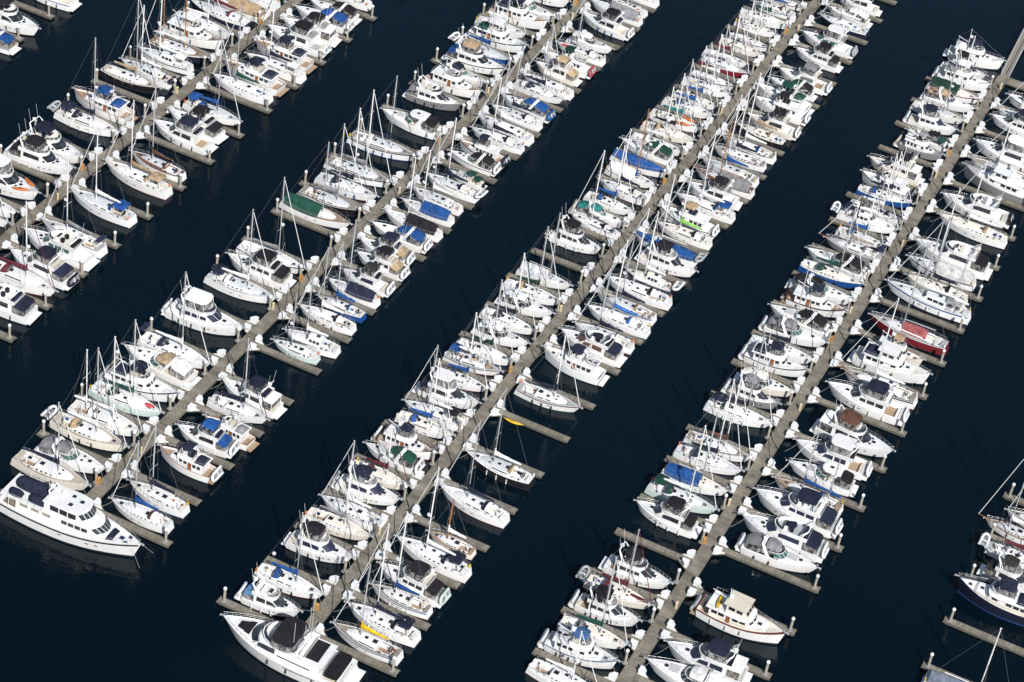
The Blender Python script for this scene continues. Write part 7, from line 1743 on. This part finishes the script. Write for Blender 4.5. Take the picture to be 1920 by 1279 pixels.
PEDESTALS = [
(-171.2, 261.03, 'o', 'orange equipment cabinet on the planking, first from bottom on first long dock'),
(-171.2, 317.55, 'o', 'orange equipment cabinet on the planking, second from bottom on first long dock'),
(-127.7, 200.21, 'o', 'orange equipment cabinet on the planking, first from bottom on second long dock'),
(-127.7, 256.07, 'o', 'orange equipment cabinet on the planking, second from bottom on second long dock'),
(-127.7, 303.37, 'o', 'orange equipment cabinet on the planking, third from bottom on second long dock'),
(-127.7, 360.3, 'o', 'orange equipment cabinet on the planking, fourth from bottom on second long dock'),
(-90.7, 195.57, 'o', 'orange equipment cabinet on the planking, first from bottom on third long dock'),
(-90.7, 254.84, 'o', 'orange equipment cabinet on the planking, second from bottom on third long dock'),
(-90.7, 315.48, 'o', 'orange equipment cabinet on the planking, third from bottom on third long dock'),
(-90.7, 376.29, 'o', 'orange equipment cabinet on the planking, fourth from bottom on third long dock'),
(-51.5, 236.59, 'o', 'orange equipment cabinet on the planking, first from bottom on fourth long dock'),
(-51.5, 291.06, 'o', 'orange equipment cabinet on the planking, second from bottom on fourth long dock'),
(-51.5, 355.15, 'o', 'orange equipment cabinet on the planking, third from bottom on fourth long dock'),
(-169.68, 251.91, 'c', 'cream power pedestal on the planking, first from bottom on first long dock'),
(-171.12, 289.41, 'c', 'cream power pedestal on the planking, second from bottom on first long dock'),
(-126.18, 208.63, 'c', 'cream power pedestal on the planking, first from bottom on second long dock'),
(-127.62, 247.39, 'c', 'cream power pedestal on the planking, second from bottom on second long dock'),
(-126.18, 285.98, 'c', 'cream power pedestal on the planking, third from bottom on second long dock'),
(-127.62, 322.46, 'c', 'cream power pedestal on the planking, fourth from bottom on second long dock'),
(-126.18, 355.38, 'c', 'cream power pedestal on the planking, fifth from bottom on second long dock'),
(-90.62, 212.82, 'c', 'cream power pedestal on the planking, first from bottom on third long dock'),
(-90.62, 272.85, 'c', 'cream power pedestal on the planking, second from bottom on third long dock'),
(-90.62, 342.11, 'c', 'cream power pedestal on the planking, third from bottom on third long dock'),
(-89.18, 378.87, 'c', 'cream power pedestal on the planking, fourth from bottom on third long dock'),
(-49.98, 222.43, 'c', 'cream power pedestal on the planking, first from bottom on fourth long dock'),
(-51.42, 245.94, 'c', 'cream power pedestal on the planking, second from bottom on fourth long dock'),
(-49.98, 272.13, 'c', 'cream power pedestal on the planking, third from bottom on fourth long dock'),
(-51.42, 300.02, 'c', 'cream power pedestal on the planking, fourth from bottom on fourth long dock'),
(-49.98, 323.06, 'c', 'cream power pedestal on the planking, fifth from bottom on fourth long dock'),
(-51.42, 346.72, 'c', 'cream power pedestal on the planking, sixth from bottom on fourth long dock'),
(-49.98, 383.3, 'c', 'cream power pedestal on the planking, seventh from bottom on fourth long dock')]
CAM = dict(h=219.41307624609448, right=[0.8934993859322407, 0.42956243458732135, 0.1309005810916145], up=[-0.3625835085687955, 0.5181227164180389, 0.7746496305075828], fwd=[-0.26493781657711907, 0.7396113611370541, -0.6186945836390868], lens=81.21187499999999)
KAYAK_AT = (-85.53, 244.57)
BUOY_AT = (-100.90, 201.94)
HEAD_Y = 387.31
GANGWAY = ((-50.26,389.08),(-51.10,407.78))
GROUPS = {'S':'sailboats berthed in the marina','M':'flybridge cruisers berthed in the marina','E':'express cruisers berthed in the marina','T':'trawler yachts berthed in the marina','Y':None,'Z':None}
NAMES = {'S':('sailing_boat','sailboat'),'M':('flybridge_cruiser','motor boat'),'E':('express_cruiser','motor boat'),'T':('trawler_yacht','trawler'),'Y':('motor_yacht','motor yacht'),'Z':('sport_yacht','motor yacht')}
ORDN = ['','first','second','third','fourth','fifth','sixth','seventh','eighth','ninth','tenth']
def dinghy(root_m, local, col, label, outb=False):
    mb=MB(); dinghy_mesh(mb, col, outboard=outb); o=mb.build('inflatable_dinghy'); o.matrix_world = root_m @ local
    tag(o, label, 'dinghy', 'inflatable dinghies carried at boat sterns'); return o
def kayak(root_m, local, col, label, L=3.2, group=None):
    mb=MB(); R=[]
    for k in range(11):
        f=k/10; s=max(.02,sin(pi*f)**.7); R.append([(L*(f-.5), .36*s*cos(a*pi/4), .18*s*sin(a*pi/4)+.10*abs(2*f-1)**2) for a in range(8)])
    mb.loft(R, col, True, True, True, True); mb.tube([(.30*cos(a*pi/6)-.1,.20*sin(a*pi/6),.19) for a in range(13)], .035, BLACKR, 4, cap=False)
    o=mb.build('kayak'); o.matrix_world=root_m@local; tag(o,label,'kayak',group); return o
DYC = dict(w=mk('dinghy_white',(.74,.75,.76),rough=.5,var=.06), gr=mk('dinghy_grey',(.36,.37,.38),rough=.6,var=.1), k=canvas('k'), n=canvas('n'), b=canvas('b'), r=mk('dinghy_red',(.40,.06,.07),rough=.5,var=.2), y=mk('dinghy_yellow',(.72,.60,.28),rough=.5,var=.1), t=mk('dinghy_tan',(.62,.54,.45),rough=.6,var=.1), g=mk('dinghy_green',(.5,.6,.55),rough=.6,var=.1))
def short(l):
    w=l.split(', ')[0].split(); 
    return ' '.join(w[:9])
used=set()
for (t,x,y,a,L,B,h,bowin,o,label) in BOATS:
    p=dict(t=t,x=x,y=y,a=a,L=L,b=B,B=B,h=h,o=o)
    nm,cat=NAMES[t]
    root=thing(nm,label,cat,(x,y,0),radians(a),GROUPS[t])
    if not bowin: moor=moorings; globals()['moorings']=lambda *q:None
    if t=='S': H=sail(root,p,bowin)
    elif t=='M': H=motor(root,p,bowin)
    elif t=='E': H=express(root,p,bowin)
    elif t=='T': H=trawler(root,p,bowin)
    elif t=='Y': H=yacht_raised(root,p)
    else: H=yacht_sport(root,p)
    if not bowin: globals()['moorings']=moor
    nest(root)
    M=Matrix.Translation((x,y,0))@Matrix.Rotation(radians(a),4,'Z')
    if 'dy' in o:
        c=o['dy']; c='gr' if c==1 else c; c='g' if c=='g4' else c
        if t=='S': loc=Matrix.Translation((-L/2-.75,0,1.75))@Matrix.Rotation(radians(90),4,'Z')@Matrix.Rotation(radians(12),4,'X')
        else: loc=Matrix.Translation((-L/2+.05,0,1.25))@Matrix.Rotation(radians(-68),4,'Y')@Matrix.Rotation(radians(90),4,'Z')
        cw={'w':'white','gr':'grey','k':'black','n':'navy','b':'blue','r':'red','y':'yellow','t':'tan','g':'grey-green'}[c]
        base='%s inflatable dinghy at the stern of '%cw
        rest=label.split(', ')
        lab=base+(' '.join(label.replace(' with',' with').split()[:9]))
        if len(rest)>1 and 'from bottom' in label:
            nn=rest[-2].split()[0] if 'from bottom' in rest[-2] else ''
            lab=base+'boat '+label[label.index(rest[-2] if 'from bottom' in rest[-2] else rest[-1]):]
        if lab.split()[-1] in ('and','with','over','its','on'): lab=' '.join(lab.split()[:-1])
        dinghy(M,loc,DYC[c],lab)
    if 'kay' in o:
        for sg,w in ((1,'far'),(-1,'near')):
            if t=='S': loc=Matrix.Translation((H.x(.66 if sg<0 else .70),sg*B*.33,H.z(.68)+.35))@Matrix.Rotation(radians(-8*sg),4,'Z')
            else: loc=Matrix.Translation((H.x(.80),sg*B*.27,H.z(.8)+.32))@Matrix.Rotation(radians(-22*sg),4,'Z')
            kayak(M,loc,canvas('o') if False else mk('kayak_orange',(.62,.15,.03),rough=.4,var=.1),'orange kayak on the %s side deck of %s'%(w,'a white sailboat' if t=='S' else 'a white flybridge cruiser'),3.0,'orange kayaks lashed on decks')
    if 'ykay' in o:
        kayak(M,Matrix.Translation((H.x(.21),-.35,H.zr+.30))@Matrix.Rotation(radians(98),4,'Z'),mk('kayak_yellow',(.66,.43,.03),rough=.4,var=.1),'yellow kayak lying across the boat deck of a large white trawler',3.0,'yellow kayaks')
# kayak on its finger, float
kayak(Matrix.Translation((KAYAK_AT[0]+.3,KAYAK_AT[1],.62)),Matrix.Rotation(radians(3),4,'Z'),mk('kayak_yellow',(.66,.43,.03),rough=.4,var=.1),'yellow kayak lying along the edge of an empty finger pier',3.2,'yellow kayaks')
mb=MB(); mb.grid(lambda u,v:(.28*sin(pi*u)*cos(2*pi*v),.28*sin(pi*u)*sin(2*pi*v),.12+.28*cos(pi*u)),8,12,FEND); mb.tube([(0,0,.38),(0,0,.50)],.05,STEEL,6)
fb=mb.build('mooring_buoy'); fb.location=(BUOY_AT[0],BUOY_AT[1],0); tag(fb,'small round white buoy floating alone in open dark water','buoy')
# ------------------------------------------------------------------ docks
DW=1.0
for k,(y0,y1) in DOCKS.items():
    X=DOCKX[k]; root=thing('floating_dock','long grey wooden floating dock, the %s, lined with berthed boats'%DOCKNAME[k],'dock',(X,y0,0),0,'long floating docks of the marina')
    mb=MB(); y=y0; rnd=random.Random(ord(k))
    while y<y1:
        l=min(4.7,y1-y); mb.box((0,y-y0+l/2,.42+rnd.uniform(-.006,.006)),(2*DW-.10,l-.05,.12),PLANKY); y+=4.7
    mb.build('deck_planks',root)
    mb=MB()
    for sg in (-1,1): mb.box((sg*(DW-.06),(y1-y0)/2,.36),(.12,y1-y0,.26),BEAM); 
    for sg in (-1,1): mb.box((sg*(DW-.11),(y1-y0)/2,.505),(.12,y1-y0,.035),PLANKY)
    mb.build('edge_beam',root)
    mb=MB(); y=y0+1
    while y<y1-1: mb.box((0,y-y0,.06),(1.6,1.7,.42),mk('float_concrete',(.16,.155,.14),rough=.9,var=.2)); y+=2.6
    mb.build('float',root)
    for (kk,s,yy,l,n) in FINGERS:
        if kk!=k: continue
        sg=1 if s=='R' else -1; mb=MB(); xs=sg*DW; c=xs+sg*l/2
        for j in range(3):
            ll=(l-.06)/3; mb.box((xs+sg*(.03+ll*(j+.5)),0,.43),(ll-.03,1.02,.12),PLANKX)
        for q in (-1,1): mb.box((c,q*.565,.38),(l,.10,.235),BEAM)
        # gussets
        for q in (-1,1):
            vs=[(xs,q*.60,.40),(xs+sg*1.9,q*.60,.40),(xs,q*2.0,.40)]; v2=[(a_,b_,.47) for a_,b_,_ in vs]
            mb.add(vs+v2,[(3,4,5) if sg*q>0 else (5,4,3),(0,1,4,3),(1,2,5,4),(2,0,3,5)],BEAM)
        mb.box((c,0,.08),(l*.96,.9,.4),mk('float_concrete',(.16,.155,.14),rough=.9,var=.2))
        ob=mb.build('finger_pier',root); ob.location=(0,yy-y0,0)
        ob.data.update()
# head walk at the far end of the fourth dock and its gangway
X=DOCKX['D']; root=thing('head_walk','wide grey wooden walkway joining the far end of the fourth dock','walkway',(X,HEAD_Y,0))
mb=MB()
for j in range(10): mb.box((1.02+j*4.7+2.35,0,.425),(4.65,2.3,.12),PLANKX)
mb.build('deck_planks',root); mb=MB()
for q in (-1,1): mb.box((1+23.5,q*1.21,.36),(47,.12,.26),BEAM)
mb.box((24,0,.06),(46,1.9,.42),mk('float_concrete',(.16,.155,.14),rough=.9,var=.2)); mb.build('edge_beam',root)
(ax,ay),(bx,by)=GANGWAY; ax,ay=-50.5,387.9; ln=sqrt((bx-ax)**2+(by-ay)**2)*1.25; an=math.atan2(by-ay,bx-ax)
root=thing('gangway','grey metal gangway ramp with lattice side rails rising from the dock','gangway',(ax,ay,.55),an)
mb=MB(); sl=.09
mb.add([(0,-.75,0),(ln,-.75,ln*sl),(ln,.75,ln*sl),(0,.75,0)],[(0,1,2,3)],mk('gangway_deck',(.235,.215,.18),rough=.8,var=.12,scale=5)); mb.build('ramp_deck',root)
for q in (-1,1):
    mb=MB(); mb.tube([(0,q*.78,0),(ln,q*.78,ln*sl)],.06,GALV,5); mb.tube([(0,q*.78,1.1),(ln,q*.78,ln*sl+1.1)],.06,GALV,5); n=int(ln/1.1)
    for i in range(n):
        xa=ln*i/n; xb=ln*(i+1)/n; mb.tube([(xa,q*.78,xa*sl),(xa,q*.78,xa*sl+1.1)],.03,GALV,4); mb.tube([(xa,q*.78,xa*sl),(xb,q*.78,xb*sl+1.1)],.025,GALV,4)
    mb.build('lattice_rail',root)
# piles: one built, the rest copied with their parts
def make_pile(label):
    r=thing('mooring_pile',label,'pile',(0,0,0),0,'white-capped piles holding the docks')
    mb=MB(); mb.tube([(0,0,-1.5),(0,0,.4),(0,0,1.6),(0,0,2.72)],.19,PILE,12); mb.build('shaft',r)
    mb=MB(); mb.tube([(0,0,2.70),(0,0,2.86)],.25,CONE,12,r1=.25); mb.tube([(0,0,2.86),(0,0,3.12)],.25,CONE,12,r1=.03); mb.build('cap',r)
    mb=MB()
    for q in (-1,1): mb.box((q*.30,0,.50),(.12,.72,.10),GALV); mb.box((0,q*.30,.50),(.72,.12,.10),GALV)
    mb.build('bracket',r); return r
P0=None
for (x,y,lab) in PILES:
    if P0 is None: P0=make_pile(lab); r=P0
    else: r=copy_tree(P0); r['label']=lab
    r.location=(x,y,0); r.rotation_euler=(radians(random.uniform(-1.2,1.2)),radians(random.uniform(-1.2,1.2)),0)
# dock boxes
def make_box(sg,f,label):
    r=thing('dock_box',label,'dock box',(0,0,0),0,'white fibreglass dock boxes at the finger roots')
    def pr(mb,P,z0,z1,k=1.0):
        P=[(sg*a,f*b) for a,b in P]
        if sg*f<0: P=P[::-1]
        cx=sum(a for a,b in P)/len(P); cy=sum(b for a,b in P)/len(P)
        mb.loft([[(a,b,z0) for a,b in P],[(cx+(a-cx)*k,cy+(b-cy)*k,z1) for a,b in P]],FIBER,True,True,True)
    mb=MB(); pr(mb,[(0.03,.03),(1.0,.03),(1.0,.45),(.50,1.0),(.03,1.0)],.48,1.20,.97); mb.build('bin',r)
    mb=MB(); pr(mb,[(0.0,.0),(1.04,.0),(1.04,.47),(.52,1.04),(.0,1.04)],1.202,1.28,.97); mb.build('lid',r)
    mb=MB(); pr(mb,[(.02,.02),(1.55,.02),(.02,1.15)],.476,.58,.98); mb.build('skirt',r)
    return r
BX={}
for (x,y,sg,f,lab) in BOXES:
    if (sg,f) not in BX: BX[(sg,f)]=make_box(sg,f,lab); r=BX[(sg,f)]
    else: r=copy_tree(BX[(sg,f)]); r['label']=lab
    r.location=(x,y,random.uniform(-.02,.02))
PD={}
def make_ped(c,label):
    if c=='c':
        r=thing('power_pedestal',label,'power pedestal',(0,0,0),0,'cream power pedestals along the docks')
        mb=MB(); mb.box((0,0,1.05),(.30,.30,1.12),CREAM,0,.9); mb.build('post',r); mb=MB(); mb.box((0,0,1.68),(.38,.36,.14),CREAM,0,.6); mb.build('cap',r); mb=MB(); mb.box((-.155,0,1.2),(.02,.2,.4),BLACKR); mb.build('socket_panel',r)
    else:
        r=thing('equipment_cabinet',label,'cabinet',(0,0,0),0,'orange equipment cabinets along the docks')
        mb=MB(); mb.box((0,0,1.0),(.42,.55,1.02),ORANGE,0,.92); mb.build('body',r); mb=MB(); mb.box((0,0,1.56),(.42,.55,.10),ORANGE,0,.7); mb.build('lid',r)
    return r
for (x,y,c,lab) in PEDESTALS:
    if c not in PD: PD[c]=make_ped(c,lab); r=PD[c]
    else: r=copy_tree(PD[c]); r['label']=lab
    r.location=(x,y,0)
# ------------------------------------------------------------------ water
mw=bpy.data.materials.new('harbour_water'); mw.use_nodes=True; nt=mw.node_tree; N=nt.nodes; K=nt.links
b=N['Principled BSDF']; tc=N.new('ShaderNodeTexCoord')
n1=N.new('ShaderNodeTexNoise'); n1.inputs['Scale'].default_value=.012; n1.inputs['Detail'].default_value=3; K.new(tc.outputs['Object'],n1.inputs['Vector'])
ra=N.new('ShaderNodeValToRGB'); ra.color_ramp.elements[0].color=(.0004,.0038,.0074,1); ra.color_ramp.elements[1].color=(.0009,.0066,.0114,1); ra.color_ramp.elements[0].position=.3; ra.color_ramp.elements[1].position=.7
K.new(n1.outputs['Fac'],ra.inputs['Fac']); K.new(ra.outputs['Color'],b.inputs['Base Color'])
b.inputs['Roughness'].default_value=.04; b.inputs['IOR'].default_value=1.35
mp=N.new('ShaderNodeMapping'); mp.inputs['Scale'].default_value=(1.0,1.4,1); K.new(tc.outputs['Object'],mp.inputs['Vector'])
n2=N.new('ShaderNodeTexNoise'); n2.inputs['Scale'].default_value=1.5; n2.inputs['Detail'].default_value=3; K.new(mp.outputs['Vector'],n2.inputs['Vector'])
n3=N.new('ShaderNodeTexNoise'); n3.inputs['Scale'].default_value=.22; n3.inputs['Detail'].default_value=2; K.new(mp.outputs['Vector'],n3.inputs['Vector'])
ad=N.new('ShaderNodeMath'); ad.operation='MULTIPLY_ADD'; ad.inputs[1].default_value=2.0; K.new(n3.outputs['Fac'],ad.inputs[0]); K.new(n2.outputs['Fac'],ad.inputs[2])
bp=N.new('ShaderNodeBump'); bp.inputs['Strength'].default_value=.16; bp.inputs['Distance'].default_value=.2; K.new(ad.outputs[0],bp.inputs['Height']); K.new(bp.outputs['Normal'],b.inputs['Normal'])
mb=MB(); S=2500
mb.add([(-S,-S,0),(S,-S,0),(S,S,0),(-S,S,0)],[(0,1,2,3)],mw); w=mb.build('water'); w['kind']='structure'; w.location=(-90,300,0)
# ------------------------------------------------------------------ light, sky, camera
EL=radians(41.0); AZ=(.656,-.755)
d=Vector((AZ[0]*cos(EL),AZ[1]*cos(EL),sin(EL)))
sl=bpy.data.lights.new('sun','SUN'); sl.energy=5.0; sl.angle=radians(.53); sl.color=(1.0,.965,.91)
so=bpy.data.objects.new('sun',sl); COL.objects.link(so); so.rotation_euler=d.to_track_quat('Z','Y').to_euler(); so.location=(0,0,100)
wd=bpy.data.worlds.new('World'); sc.world=wd; wd.use_nodes=True; wn=wd.node_tree.nodes; wk=wd.node_tree.links
bg=wn['Background']; sky=wn.new('ShaderNodeTexSky'); sky.sky_type='NISHITA'; sky.sun_disc=False; sky.sun_elevation=EL; sky.sun_rotation=math.atan2(AZ[0],AZ[1]); sky.altitude=200
wk.new(sky.outputs['Color'],bg.inputs['Color']); bg.inputs['Strength'].default_value=.088
cam=bpy.data.cameras.new('camera'); co=bpy.data.objects.new('camera',cam); COL.objects.link(co)
cam.sensor_width=36; cam.lens=CAM['lens']; cam.clip_end=5000; cam.clip_start=1
r_,u_,f_=Vector(CAM['right']),Vector(CAM['up']),Vector(CAM['fwd'])
co.matrix_world=Matrix(((r_.x,u_.x,-f_.x,0),(r_.y,u_.y,-f_.y,0),(r_.z,u_.z,-f_.z,CAM['h']),(0,0,0,1)))
sc.camera=co
sc.view_settings.view_transform='Standard'; sc.view_settings.look='None'; sc.view_settings.exposure=0; sc.view_settings.gamma=1
sc.render.engine='CYCLES'
sc.cycles.max_bounces=5; sc.cycles.diffuse_bounces=2; sc.cycles.glossy_bounces=3; sc.cycles.transparent_max_bounces=6
